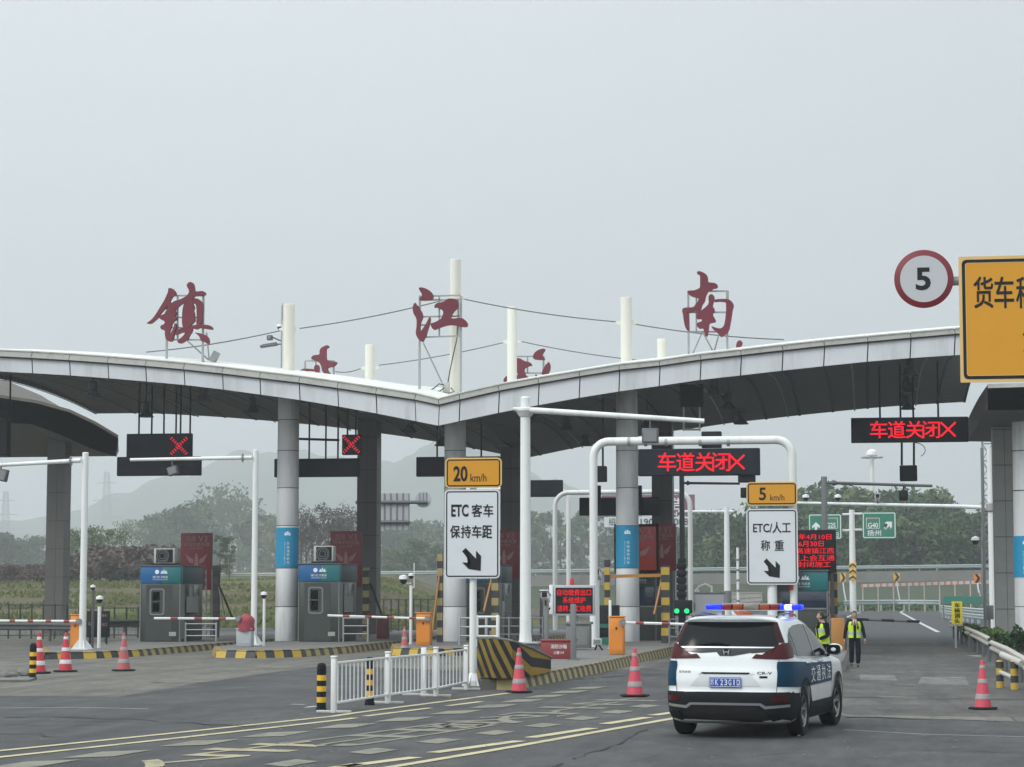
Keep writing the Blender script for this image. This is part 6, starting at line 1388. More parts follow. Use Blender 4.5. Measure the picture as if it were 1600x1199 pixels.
def bollard(lb, px, yt, yb, r):
    g = gp(px,yb); Y = g.y; zt = at(px,yt,Y).z; t = thing('bollard', lb, 'bollard', tuple(g), group='yellow and black striped bollards')
    mb = MB(); prof = [(r*1.15,0),(r*1.15,.06),(r,.065)]; mis = [0,0]; k = 0; n = 7; z = .065
    N = 7
    for i in range(N): z2 = .065+(zt-.12-.065)*(i+1)/N; prof += [(r,z2)]; mis += [i%2]
    prof += [(r*1.02,zt-.1),(r*.9,zt-.03),(r*.5,zt)]; mis += [0,0,0,0]
    mb.lathe((g.x,Y,0), prof, 20, mis=mis+[0]); build('post', mb, ['black','bright_yel'], t)
bollard('striped bollard at the left end of the picket fence', 502,1036,1112,.085)
bollard('striped bollard showing through the picket fence bars', 577.5,1027,1102,.085)
bollard('striped bollard among the cones at the far left', 51,1005,1062,.085)
# ================================================================= WHITE PICKET FENCE
MPK = mat('white_pickets_with_pink_scuffs', (.60,.62,.63), .5, var=.06, stain=(.42,.22,.25), stamt=.6, stscale=1.6)
posts = [(521.5,1025,1114),(606,1018,1099.5),(681,1011,1088.5),(728.5,1008,1078)]
PP = []
for (px, yt, yb) in posts: g = gp(px,yb); PP.append((g, at(px,yt,g.y).z))
for k in range(3):
    (a, za), (b, zb2) = PP[k], PP[k+1]; d = (b-a).normalized(); nrm = Vector((-d.y,d.x,0)); L = (b-a).length
    lb = ['nearest white picket fence panel, left one','middle panel of the white picket fence','farthest white picket fence panel touching the sign post'][k]
    t = thing('picket_fence', lb, 'fence', tuple((a+b)/2), group='white picket fence panels')
    rzt = atan2(d.y,d.x)
    for (g, zt, i) in ((a,za,0),(b,zb2,1)):
        if i == 1 and k < 2: continue
        mt = Matrix.Translation(g) @ Matrix.Rotation(rzt,4,'Z'); mb = MB(); mb.box((-.055,-.045,.0),(.055,.045,zt-.04),.01,mtx=mt); mb.box((-.065,-.055,zt-.039),(.065,.055,zt),.015,mtx=mt); build('post', mb, 'white', t)
        mb = MB(); mb.box((-.04,-.32,.0),(.04,.32,.045),.01,mtx=mt); build('foot', mb, 'ac', t); 
    for z in (.17,.88):
        mb = MB(); mt = Matrix.Translation(a) @ Matrix.Rotation(rzt,4,'Z'); mb.box((.056,-.02,z-.02),(L-.056,.02,z+.02),.006,mtx=mt); build('rail', mb, 'white', t)
    n = [13,12,8][k]
    for j in range(n):
        u = .06+(L-.12)*(j+.7)/(n+.4); p = a+d*u; mb = MB(); mb.lathe((p.x,p.y,0), [(.012,.19),(.012,.86)], 8); build('picket', mb, MPK, t)
g = gp(662,1087); t = thing('fence_post', 'single white fence post with flat feet behind the middle picket panel', 'post', tuple(g)); mb = MB(); mb.box((g.x-.055,g.y-.045,0),(g.x+.055,g.y+.045,at(662,1012,g.y).z),.012); build('post', mb, 'white', t); mb = MB(); mb.box((g.x-.45,g.y-.04,0),(g.x+.1,g.y+.04,.05),.01); build('foot', mb, 'ac', t)
# ================================================================= GUARDRAILS, RAILINGS, FENCES
def wbeam(mb, pts, h=.31, n=1, dep=.07, mi=None):
    """two-wave guardrail beam along pts (bottom line), facing the left of its run"""
    prof = [(0,0),(.4,.08),(.0,.16),(.0,.16),(-.0,.16)]
    prof = [(0,0),(dep,.05*h/.31),(dep,.10*h/.31),(0,.14*h/.31),(0,.17*h/.31),(dep,.21*h/.31),(dep,.26*h/.31),(0,h)]
    for (a,b) in zip(pts, pts[1:]):
        d = b-a; dd = Vector((d.x,d.y,0)).normalized(); nn = Vector((dd.y,-dd.x,0))
        for (x0,z0),(x1,z1) in zip(prof,prof[1:]):
            mb.quad(a+nn*x0+Vector((0,0,z0)), b+nn*x0+Vector((0,0,z0)), b+nn*x1+Vector((0,0,z1)), a+nn*x1+Vector((0,0,z1)), mi)
def rail_run(name, lb, base, h, m_, pr=.07, beam=.31, spacing=2.0, rows=1, grp='steel guardrails', post_m=None, post_dir=1):
    """base: ground points"""
    t = thing(name, lb, 'guardrail', tuple(base[0]), group=grp)
    for r_ in range(rows):
        mb = MB(); off = h-beam*(r_+1)-.06*r_; wbeam(mb, [p+Vector((0,0,off)) for p in base], beam); bmesh.ops.remove_doubles(mb.bm, verts=mb.bm.verts[:], dist=1e-4); build('beam', mb, m_, t, recalc=True)
    tot = 0
    for a, b in zip(base, base[1:]):
        L = (b-a).length; n = max(1, round(L/spacing)); d = Vector((b.x-a.x,b.y-a.y,0)).normalized(); nn = Vector((-d.y,d.x,0))*.09*post_dir
        for k in range(n):
            p = a.lerp(b, (k+.3)/n)+nn; mb = MB(); mb.lathe((p.x,p.y,p.z), [(pr,-.1),(pr,h-.03)], 8); build('post', mb, post_m or m_, t)
    return t
rb = [G(1486,997),G(1504,1008),G(1530,1025),G(1548,1039)]
rail_run('guardrail', 'weathered guardrail along the right side of the lane with close-set posts', rb, .82, 'guard', spacing=4.2, pr=.06, post_m='steel_dk')
rb2 = [G(1550,1040),G(1576,1056),G(1610,1085),G(1680,1130)]
rail_run('guardrail', 'lower weathered guardrail nearest the right edge beside the striped posts', rb2, .74, 'guard', spacing=3.6, pr=.07, post_m='steel_dk')
t = thing('guard_post', 'pair of fat striped posts joined by worn pipes at the right edge', 'guard post', tuple(G(1575,1075)))
for px, yt, yb in ((1563,1034,1075),(1585.5,1034,1078)):
    g = G(px,yb); zt = at(px,yt,g.y).z; mb = MB(); r = .085; N = 4; prof = [(r,0)]; mis = []
    for i in range(N): prof.append((r,zt*(i+1)/N)); mis.append(i%2)
    prof.append((r*.6,zt+.03)); mis += [0,0]; mb.lathe((g.x,g.y,0), prof, 16, mis=mis); build('post', mb, ['yel','blk'], t)
a = at(1567,1024,G(1563,1075).y+.1); b = at(1590,1034,G(1585,1078).y-.1); mb = MB(); mb.tube([a+(a-b)*.05,b+(b-a)*.3], .075, 12); c = at(1562,1050,G(1563,1075).y); d = at(1585,1060,G(1585,1078).y); mb.tube([c,d], .05, 10); build('pipe', mb, 'ac', t)
# far barrier round the outside of the bend
fb = [Vector((X,Y,0)) for X,Y in ()]
fb = [G(1318,956.5),G(1335,955.5),G(1400,954.5),G(1440,954.8),G(1470,956)]
rail_run('guardrail', 'long pale blue-grey guardrail curving across the end of the exit road', fb, 1.25, 'guardf', beam=.55, pr=.10, spacing=5.5, grp='pale guardrails beyond the plaza')
fb = [G(1471,965),G(1490,969),G(1515,973),G(1545,977)]
rail_run('guardrail', 'thick pale double guardrail behind the upright yellow sign', fb, 1.05, 'guardf', beam=.34, rows=2, pr=.10, spacing=4, grp='pale guardrails beyond the plaza')
t = thing('windbreak_net', 'green netting strip above the pale double guardrail', 'netting', tuple(G(1500,964)))
mb = MB(); Y = 175; pbox(mb,1474,932,1535,944,Y,.2); build('net', mb, 'net', t); mb = MB()
for x in (1474,1500,1530): p = at(x,945,Y); mb.lathe((p.x,Y+.1,0), [(.06,0),(.06,p.z+.9)], 6)
build('post', mb, 'steel_mid', t)
for off, lb, hh in ((-4.4,'near guardrail along the raised ramp in front of the wood',.95),(4.2,'far guardrail along the raised ramp in front of the wood',.95)):
    base = []
    for (a,b) in RL: c = (a+b)/2; n_ = (a-b).normalized(); base.append(c+n_*off)
    if off < 0: base = [Vector((p.x,p.y,p.z)) for p in base]
    base2 = []
    for a, b in zip(base, base[1:]): base2 += [a.lerp(b, k/4) for k in range(4)]
    rail_run('guardrail', lb, base2+[base[-1]], hh, 'guardf' if off<0 else 'guard', beam=.45, pr=.09, spacing=8, grp='ramp guardrails')
# low rail with red-white reflectors in front of the ramp
t = thing('reflector_rail', 'low rail dotted with red and white reflectors below the ramp', 'guardrail', tuple(at(1440,915,255)))
mb = MB(); N = 60
for k in range(N):
    f = k/N; a = at(1345+200*f,918-6*f,255-10*f); b = at(1345+200*(k+1)/N,918-6*(k+1)/N,255-10*(k+1)/N); mb.prism([a,b,b+Vector((0,0,.35)),a+Vector((0,0,.35))],(0,.1,0),mi=k%3==0)
build('rail', mb, ['guard','conefade'], t, smooth=False)
mb = MB()
for k in range(9): p = at(1348+24*k,918-.7*k,255-1.2*k); mb.lathe((p.x,p.y,terr(p.x,p.y)), [(.07,-.1),(.07,p.z-terr(p.x,p.y)+.2)], 6)
build('post', mb, 'guard', t)
# ramp rails seen left of the 5 km/h sign
rr_ = [Vector((*at(1135,948,185).xy,0)),Vector((*at(1165,938,205).xy,0)),Vector((*at(1250,930,235).xy,0))]
for k,(pts,h,lb) in enumerate(([[G(1140,962),G(1165,955),G(1200,949),G(1250,945)],1.6,'grey parapet fence curving up behind the patrol car light bar'],)):
    t = thing('parapet_fence', lb, 'fence', tuple(pts[0])); 
    for z in (.5,1.0,1.5,2.0): mb = MB(); mb.tube([p+Vector((0,0,z)) for p in pts], .07, 6); build('rail', mb, 'guard', t)
    for a, b in zip(pts, pts[1:]):
        n = max(2,int((b-a).length/2.5))
        for j in range(n): p = a.lerp(b,j/n); mb = MB(); mb.lathe((p.x,p.y,0), [(.08,0),(.08,2.05)], 6); build('post', mb, 'guard', t)
# dark guardrail and wire fence at the far left
base = [Vector((at(-60,990,94).x,94,0)),Vector((at(60,990,94).x,94,0)),Vector((at(112,990,93).x,93,0))]
rail_run('guardrail', 'dull dark guardrail at the far left behind the cones', base, .80, 'guarddk', spacing=2.5, grp='dark guardrails at the left')
base = [Vector((at(158,990,92).x,92,0)),Vector((at(217,985,95).x,95,0))]
rail_run('guardrail', 'dull dark guardrail between the notice board and the leftmost booth', base, .95, 'guarddk', spacing=2.0, grp='dark guardrails at the left')
def wire_fence(lb, x0, x1, yt, Y, n, m_='fence_dk', zb=0, grp='dark wire fences by the field', rails=3, mesh=True):
    a = at(x0,yt,Y); b = at(x1,yt,Y); t = thing('wire_fence', lb, 'fence', ((a.x+b.x)/2,Y,terr((a.x+b.x)/2,Y)), group=grp)
    g0, g1 = terr(a.x,Y)+zb, terr(b.x,Y)+zb
    mb = MB()
    for k in range(rails): z = .15+(a.z-g0-.15)*k/(rails-1); mb.tube([(a.x,Y,g0+z),(b.x,Y,g1+z)], .03, 5)
    build('rail', mb, m_, t)
    for k in range(n+1): x = a.x+(b.x-a.x)*k/n; mb = MB(); mb.lathe((x,Y,g0+(g1-g0)*k/n), [(.045,-.2),(.045,a.z-g0+.05)], 6); build('post', mb, m_, t)
    if mesh:
        mb = MB(); L = b.x-a.x; h = a.z-g0; s = .42
        k = 0; x = 0
        while x < L: mb.tube([(a.x+x,Y,g0+.1),(a.x+x,Y,g0+h)], .008, 3, caps=False); x += s
        build('mesh', mb, m_, t)
wire_fence('dark wire fence at the left edge in front of the field, left part', -40,104,945,99,8)
wire_fence('dark wire fence behind the notice board and the leftmost booth', 105,216,950,101,6)
wire_fence('low dark wire fence right of the dark pillar in front of the field', 588,692,937,118,9)
def railing(lb, x0, x1, yt, Y, z0, n=2, rails=3, m_='galv', r=.03):
    a = at(x0,yt,Y); b = at(x1,yt,Y); t = thing('handrail', lb, 'railing', ((a.x+b.x)/2,Y,z0), group='steel handrails on the islands')
    for k in range(rails): z = z0+(a.z-z0)*(1-k*.33); mb = MB(); mb.tube([(a.x,Y,z),(b.x,Y,z)], r*.8, 8); build('rail', mb, m_, t)
    for k in range(n+1): x = a.x+(b.x-a.x)*k/n; mb = MB(); mb.lathe((x,Y,z0), [(r*1.3,0),(r*1.3,a.z-z0+.02),(r,a.z-z0+.06)], 10); build('post', mb, m_, t)
railing('steel handrail at the right foot of the leftmost booth', 290,338,975,84.5,.22,n=1)
railing('steel handrail at the right foot of the middle booth', 536.5,575,966,84.5,.24,n=1)
railing('steel handrail left of the 20 km/h sign post above the picket fence', 718,760,966,80,.24,n=1,rails=3,r=.045)
railing('white-topped handrail between the 20 km/h sign post and the tallest pole', 745,778,964,78,.24,n=1,rails=3,m_='white',r=.05)
railing('dark steel handrail beside the green signal light box', 1046,1088,968,79,.26,n=3,rails=4,m_='steel_mid')
railing('grey handrail left of the grey camera post on the middle island', 778,848,966,84,.24,n=4,rails=4,m_='steel_mid')
# small kerb island with rubble at far left
t = thing('rubble_strip', 'low broken kerb strip with a grey stone at the left edge', 'kerb', tuple(G(20,1064)))
mb = MB(); pts = [G(-60,1067),G(45,1066),G(56,1062),G(30,1058),G(-60,1060)]; mb.prism([Vector((*p.xy,.005)) for p in pts],(0,0,.05)); build('slab', mb, 'kerbtop', t, smooth=False)
r_ = random.Random(5)
for (x,y,s) in ((37,1060,.16),(20,1061,.10),(10,1062,.12),(3,1061,.08),(-12,1062,.1)):
    g = G(x,y); mb = MB(); mb.ball(g+Vector((0,0,.05+s*.5)), s, 10, sc=(1.3,1,.8))
    for v in mb.bm.verts: v.co += Vector((noise.noise(v.co*6),noise.noise(v.co*6+Vector((9,0,0))),noise.noise(v.co*5)))*s*.35
    build('stone', mb, 'kerbtop', t)
# low planters with shrubs behind the right guardrail
def foliage(mb, c, rad, n, s, rnd, flat=1.0):
    for _ in range(n):
        while True:
            v = Vector((rnd.uniform(-1,1),rnd.uniform(-1,1),rnd.uniform(-1,1)))
            if .25 < v.length < 1: break
        p = Vector(c)+Vector((v.x*rad[0],v.y*rad[1],v.z*rad[2])); q = Vector((rnd.uniform(-1,1),rnd.uniform(-1,1),rnd.uniform(-.6,1)*flat)).normalized(); u = q.orthogonal().normalized(); u.rotate(Matrix.Rotation(rnd.uniform(0,6.28),3,q)); w_ = q.cross(u); k = s*rnd.uniform(.6,1.4)
        mb._add([p-u*k,p+w_*k*.45,p+u*k,p-w_*k*.45],[(0,1,2,3)])
rnd = random.Random(11)
def shrub(lb, px, py, Y, w, h, n=500, s=.10, m_='leafb', grp='low shrubs behind the right guardrail', planter=True):
    p = at(px,py,Y); t = thing('shrub', lb, 'shrub', (p.x,Y,0), group=grp)
    mb = MB()
    for k in range(12): a_ = rnd.uniform(0,6.28); mb.tube([(p.x,Y,.1),(p.x+cos(a_)*w*.5,Y+sin(a_)*.3,p.z-h*.2+rnd.uniform(0,h*.3))],[.02,.006],4)
    build('stem', mb, 'bark', t)
    mb = MB()
    for k in range(9): foliage(mb, (p.x+rnd.uniform(-.8,.8)*w,Y+rnd.uniform(-.4,.4),p.z+rnd.uniform(-.5,.35)*h), (w*.35,.4,h*.35), n//9, s, rnd)
    build('foliage', mb, m_, t)
for i,(px,py,Y,w,h) in enumerate([(1526,985,90,.7,.30),(1543,990,84,.6,.35),(1557,994,80,.5,.35),(1512,980,96,.6,.22),(1594,996,72,.5,.6)]):
    shrub(['bushy green shrub behind the middle of the right guardrail','bushy green shrub between the camera mast and the right pillar','green shrub nearest the grey pillar foot','small shrub just right of the upright yellow sign','dark green shrub at the right edge beside the wrapped column'][i],px,py,Y,w,h,m_='leafb' if i<4 else 'leafd')
t = thing('planter', 'green plastic planter box at the foot of the right-hand grey pillar', 'planter', tuple(at(1574,1012,82)))
mb = MB(); Yp = 82; a = at(1558,1015,Yp); b = at(1588,999,Yp); mb.box((a.x,Yp,0.02),(b.x,Yp+.5,b.z),.03); build('box', mb, 'planter', t); mb = MB(); mb.box((a.x-.04,Yp-.04,b.z+.001),(b.x+.04,Yp+.54,b.z+.06),.02); build('rim', mb, 'planter', t)
# meter box on the mast at right
t = thing('meter_box', 'grey metal box fixed behind the slim camera mast at the right', 'cabinet', tuple(at(1548,960,109))); mb = MB(); pbox(mb,1541,946,1552.5,968,109,.3,.02); build('casing', mb, 'steel_mid', t); mb = MB(); p = at(1546,968,109); mb.box((p.x-.06,109.05,0),(p.x+.06,109.2,p.z)); build('leg', mb, 'steel_mid', t)
# white vehicle-like gatehouse at right edge: pale wall with blue band behind the wrapped column
t = thing('gatehouse', 'pale hut with a blue-grey window band behind the column at the right edge', 'hut', tuple(at(1615,1000,100)))
Yg = 96; a = at(1584,1008,Yg); b = at(1700,930,Yg); mb = MB(); mb.box((a.x,Yg,0),(b.x,Yg+4,b.z),.05); build('wall', mb, 'cab', t); mb = MB(); mb.box((a.x-.02,Yg-.02,a.z+1.2),(b.x,Yg-.001,a.z+2.0)); build('window_band', mb, 'guardf', t, smooth=False); mb = MB(); mb.box((a.x-.1,Yg-.1,b.z+.002),(b.x,Yg+4.1,b.z+.12)); build('roof', mb, 'steel_mid', t)

# ================================================================= TREES
def crown_mesh(name, H, W, seed, leaf, n, s=.42, base=.18, dens=1.0, limbs=7, trunk_r=.16, m_bark='bark', bare=0.0, clumps=26, sparse=False):
    """returns an Empty with trunk and crown, at origin"""
    r = random.Random(seed); t = thing(name, 'x', 'tree', (0,0,0), local=True)
    mb = MB(); mb.tube([(0,0,-.3),(.05,0,H*.25),(-.04,.05,H*.55),(0,0,H*.85)],[trunk_r*1.3,trunk_r,trunk_r*.6,trunk_r*.15],7)
    tips = []
    for k in range(limbs):
        z = H*r.uniform(base,.7); a = r.uniform(0,6.28); L = W*.5*r.uniform(.55,1)*(1.1-z/H*.6); p = Vector((0,0,z)); q = p+Vector((cos(a)*L*.55,sin(a)*L*.55,L*.45)); e = q+Vector((cos(a+.3)*L*.4,sin(a+.3)*L*.4,L*.5)); mb.tube([p,q,e],[trunk_r*.45,trunk_r*.25,trunk_r*.08],5); tips += [q,e]
        if bare:
            for j in range(int(9*bare)):
                o_ = p.lerp(e, r.uniform(.3,1)); d = Vector((r.uniform(-1,1),r.uniform(-1,1),r.uniform(.3,1.4))).normalized()*L*r.uniform(.25,.6); mid = o_+d*.5+Vector((r.uniform(-.2,.2),)*3); mb.tube([o_,mid,o_+d],[trunk_r*.14,trunk_r*.09,trunk_r*.04],3,caps=False)
                for _ in range(3): d2 = Vector((r.uniform(-1,1),r.uniform(-1,1),r.uniform(0,1.2))).normalized()*L*.25; mb.tube([mid,mid+d2],[trunk_r*.07,trunk_r*.03],3,caps=False)
    build('trunk', mb, m_bark, t)
    mb = MB(); cl = []
    for k in range(clumps):
        z = base+(1-base)*r.random()**.8; rad = W*.5*math.sqrt(max(.05,1-((z-.52)/.55)**2))*r.uniform(.35,1.0); a = r.uniform(0,6.28); cl.append((Vector((cos(a)*rad,sin(a)*rad,H*z*.95)), W*r.uniform(.10,.22)))
    for c, cr in cl: foliage(mb, c, (cr,cr,cr*.75), n//clumps, s, r)
    build('crown', mb, leaf, t)
    return t
TP = {'dense': [crown_mesh('broadleaf_tree', 11, 9, 1+i, l_, 2600, .40, clumps=34, base=.10) for i, l_ in enumerate(('leafd','leaf','leaf','leafo'))],
      'slim': [crown_mesh('slender_tree', 13, 4.6, 20+i, 'leafo' if i else 'leaf', 1300, .34, clumps=26, base=.12, bare=.6) for i in range(2)],
      'bare': [crown_mesh('bare_tree', 12, 6.0, 30+i, 'barkp', 700, .22, clumps=30, base=.3, limbs=14, m_bark='barkp', bare=1.6, trunk_r=.2) for i in range(2)],
      'hazy': [crown_mesh('spring_tree', 15, 11, 40+i, 'leafo', 1500, .34, clumps=44, base=.28, limbs=12, bare=1.0, trunk_r=.25) for i in range(2)],
      'bush': [crown_mesh('hedge_shrub', 3.2, 5.2, 50+i, l_, 900, .24, clumps=18, base=.05, limbs=5, bare=.5, trunk_r=.06) for i, l_ in enumerate(('leafr','leaf'))]}
PROT = [p for v in TP.values() for p in v]; used = set()
rt = random.Random(21)
ORD = ['first','second','third','fourth','fifth','sixth','seventh','eighth','ninth','tenth','eleventh','twelfth','thirteenth','fourteenth','fifteenth','sixteenth','seventeenth','eighteenth','nineteenth','twentieth','twenty-first','twenty-second','twenty-third']
def plant(kind, i, px, Y, H, label, group, top=None, wide=1.0):
    p = TP[kind][i % len(TP[kind])]
    x = at(px, 900, Y).x; z = terr(x, Y)-.1
    base = {'dense':11,'slim':13,'bare':12,'hazy':15,'bush':3.2}[kind]
    if top is not None: H = at(px, top, Y).z-z
    s = max(.2, H/(base*(.90 if kind == 'dense' else 1.0)))
    if p.name in used: c = copy_tree(p)
    else: c = p; used.add(p.name)
    c.location = (x,Y,z); c.scale = (s*wide,s*wide,s); c.rotation_euler = (0,0,rt.uniform(0,6.28)); c['label'] = label; c['group'] = group
# wood on the right
sky_line = [(1060,842),(1090,835),(1120,822),(1150,812),(1180,806),(1210,795),(1240,786),(1270,784),(1300,779),(1330,775),(1360,778),(1390,779),(1420,777),(1445,781),(1470,790),(1492,803),(1515,812),(1540,808),(1570,800),(1600,796),(1640,790)]
side = lambda px: 'left' if px < 1240 else ('middle' if px < 1430 else 'right')
k = 0
for row,(Y0,drop) in enumerate(((385,0),(350,22),(325,50))):
    for j,(px,top) in enumerate(sky_line):
        pxx = px+rt.uniform(-8,8)+row*13; k += 1
        hue = ['dark green','mid green','full green','olive spring'][(j*3+row)%4]
        plant('dense', (j*3+row), pxx, Y0+rt.uniform(-8,8), 0, f'{hue} tree, {ORD[j]} from the left in the {["back","middle","front"][row]} row of the wood', 'trees of the wood behind the exit road', top=top+drop+rt.uniform(-7,9), wide=1.15)
# undergrowth that closes the foot of the wood
mb = MB(); r9 = random.Random(9)
for _ in range(9000):
    X = r9.uniform(-12,150); Y = r9.uniform(318,345); z = terr(X,Y)+r9.uniform(0,2.6)*(1-abs(Y-333)/30); foliage(mb,(X,Y,z),(.1,.1,.1),1,.45,r9)
for _ in range(9000):
    X = r9.uniform(-24,60); Y = r9.uniform(258,306); z = terr(X,Y)+r9.uniform(0,1.7)*(.4+.6*noise.noise(Vector((X*.25,Y*.1,2)))**2); foliage(mb,(X,Y,z),(.1,.1,.1),1,.30,r9)
tag(build('undergrowth', mb, 'leaf', loc=(60,330,6)), 'dense green undergrowth at the foot of the wood', 'undergrowth', kind='stuff')
# slender hazy trees between the third and fourth islands
for j, px in enumerate(range(815,1100,16)):
    plant('slim', j, px+rt.uniform(-5,5), 640+rt.uniform(-25,45), 0, f'slender hazy tree behind the pipe frames, {ORD[j]} right of the tallest pole', 'slender trees beyond the pipe frames', top=805+rt.uniform(-12,18), wide=1.3)
# bare mauve trees between the first column and the dark pillar
for j, px in enumerate(range(468,566,11)):
    plant('bare', j, px+rt.uniform(-3,3), 260+rt.uniform(-10,16), 0, f'bare mauve tree behind the middle booth, {ORD[j]} right of the blue-wrapped column', 'bare trees behind the middle booth', top=788+rt.uniform(-4,14), wide=.9)
# foggy trees on the left
for j,(px,top,Y,kind,i,lb) in enumerate([(350,757,752,'hazy',0,'tall hazy spring tree behind the arm pole, highest on the left'),(372,775,768,'hazy',1,'tall hazy spring tree just right of the highest one'),(330,778,768,'hazy',1,'tall hazy spring tree just left of the highest one'),
  (290,800,688,'dense',1,'hazy round tree behind the leftmost poster board'),(268,806,704,'dense',0,'hazy dark tree left of the poster board'),(240,812,640,'hazy',0,'hazy open tree above the leftmost booth roof unit'),(205,812,672,'hazy',1,'hazy open tree between pole and leftmost booth'),
  (150,822,280,'hazy',0,'wide olive spring tree left of centre in the field hedge'),(178,826,270,'hazy',1,'wide olive spring tree behind the reddish hedge'),(128,824,285,'hazy',1,'olive spring tree beside the white arm pole'),(112,828,300,'hazy',0,'olive spring tree right of the first dark pillar'),
  (60,846,672,'dense',2,'hazy dark tree mass left of the first pillar'),(38,848,672,'dense',0,'hazy dark tree second from the left edge'),(18,850,640,'dense',1,'hazy dark tree near the left edge'),(-6,838,624,'dense',0,'dark tree cut by the left edge'),
  (415,812,688,'dense',0,'hazy tree between the arm pole and the first wrapped column'),(430,820,672,'dense',3,'hazy tree touching the first wrapped column'),(402,805,720,'hazy',0,'hazy tall tree just right of the arm pole'),
  (344,835,290,'slim',0,'small thin dark-stemmed tree right of the leftmost poster'),(358,838,292,'slim',1,'second small thin tree right of the leftmost poster'),
  (600,838,672,'dense',2,'hazy tree right of the dark pillar'),(618,834,688,'dense',1,'hazy tree below the ribbed sign back'),(640,822,720,'dense',0,'hazy tree below the round disc'),(662,826,720,'dense',2,'hazy tree left of the 20 km/h sign'),(684,832,704,'dense',3,'hazy tree touching the tall column left of the 20 km/h sign'),(650,850,472,'dense',2,'nearer hazy tree below the round disc'),(680,858,459,'dense',1,'nearer hazy tree left of the white ETC sign'),(608,862,472,'dense',3,'nearer olive tree beside the dark pillar')]):
    plant(kind, i, px, Y, 0, lb, 'hazy trees on the left and in the middle', top=top, wide=1.0 if kind != 'dense' else 1.15)
for j, px in enumerate(range(-10,262,15)):
    y_ = 880-(12 if px > 170 else 0)
    plant('bush', 0, px+rt.uniform(-4,4), 232+rt.uniform(-6,6), 0, f'reddish-brown bush in the field hedge, {ORD[j]} from the left edge', 'reddish hedge across the field', top=(858 if px > 150 else 868 if px>100 else 886)+rt.uniform(-3,4), wide=1.25)
# a woodland mass along the foot of the hills
mb = MB(); r8 = random.Random(8)
for _ in range(9000):
    px = r8.uniform(-60,1120); Y = r8.uniform(760,900); X = at(px,900,Y).x; hgt = 9+6*noise.noise(Vector((X*.03,Y*.02,0)))
    z = terr(X,Y)+r8.uniform(.1,1)*hgt; foliage(mb,(X,Y,z),(.8,.8,.6),1,1.25,r8)
tag(build('far_wood', mb, 'leaf', loc=(-100,830,4)), 'hazy belt of woodland along the foot of the hills', 'woodland', kind='stuff')
for p in PROT:
    if p.name not in used:
        for c in list(p.children): bpy.data.objects.remove(c)
        bpy.data.objects.remove(p)
# dry field grass
mb = MB(); r7 = random.Random(6)
for _ in range(16000):
    px = r7.uniform(-40,700); Y = 126+110*r7.random()**1.3; X = at(px,930,Y).x; z = terr(X,Y); h = r7.uniform(.08,.32)
    if noise.noise(Vector((X*.06,Y*.12,3))) < -.05: continue
    a_ = r7.uniform(0,3.14); u = Vector((cos(a_),sin(a_),0))*r7.uniform(.1,.3); mb._add([Vector((X,Y,z-.05))-u,Vector((X,Y,z-.05))+u,Vector((X+r7.uniform(-.1,.1),Y,z+h))],[(0,1,2)])
tag(build('field_grass', mb, leafmat('dry_field_grass',(.065,.095,.028),(.10,.125,.04),(.15,.155,.06)), loc=(-30,180,2)), 'rough dry grass over the field on the left', 'grass', kind='stuff')
# ================================================================= PEOPLE
def skin_mesh(nodes, edges, root, sub=2, xf=None):
    """nodes: name -> (pos, (rx, ry)); returns bmesh-ready verts/faces"""
    me = bpy.data.meshes.new('s'); idx = {k:i for i,k in enumerate(nodes)}
    me.from_pydata([nodes[k][0] for k in nodes], [(idx[a],idx[b]) for a,b in edges], []); ob = bpy.data.objects.new('s', me); C.objects.link(ob)
    m = ob.modifiers.new('s','SKIN'); m.use_smooth_shade = True; sv = me.skin_vertices[0].data
    for k,i in idx.items(): r = nodes[k][1]; sv[i].radius = r if isinstance(r, tuple) else (r,r)
    for i in range(len(nodes)): sv[i].use_root = (i == idx[root])
    s = ob.modifiers.new('u','SUBSURF'); s.levels = sub; s.render_levels = sub
    dg = bpy.context.evaluated_depsgraph_get(); r = bpy.data.meshes.new_from_object(ob.evaluated_get(dg))
    vs = [v.co.copy() for v in r.vertices]; fs = [tuple(p.vertices) for p in r.polygons]
    bpy.data.objects.remove(ob); bpy.data.meshes.remove(me); bpy.data.meshes.remove(r)
    return vs, fs
M['skin'] = mat('light_brown_skin', (.42,.25,.18), .55, var=.08, scale=8)
M['hair'] = mat('black_hair', (.012,.011,.011), .45, var=.3, scale=30)
M['uniform'] = mat('dark_navy_uniform', (.006,.008,.014), .9, var=.2, scale=8, spec=.08)
M['hivis'] = mat('fluorescent_yellow_green_cloth', (.46,.66,.02), .7, var=.12, scale=7)
M['hivisg'] = mat('grey_reflective_tape', (.36,.44,.36), .5, var=.1)
M['shirt'] = mat('white_shirt_cloth', (.60,.61,.63), .7)
M['shoe'] = mat('black_leather', (.012,.012,.013), .4)
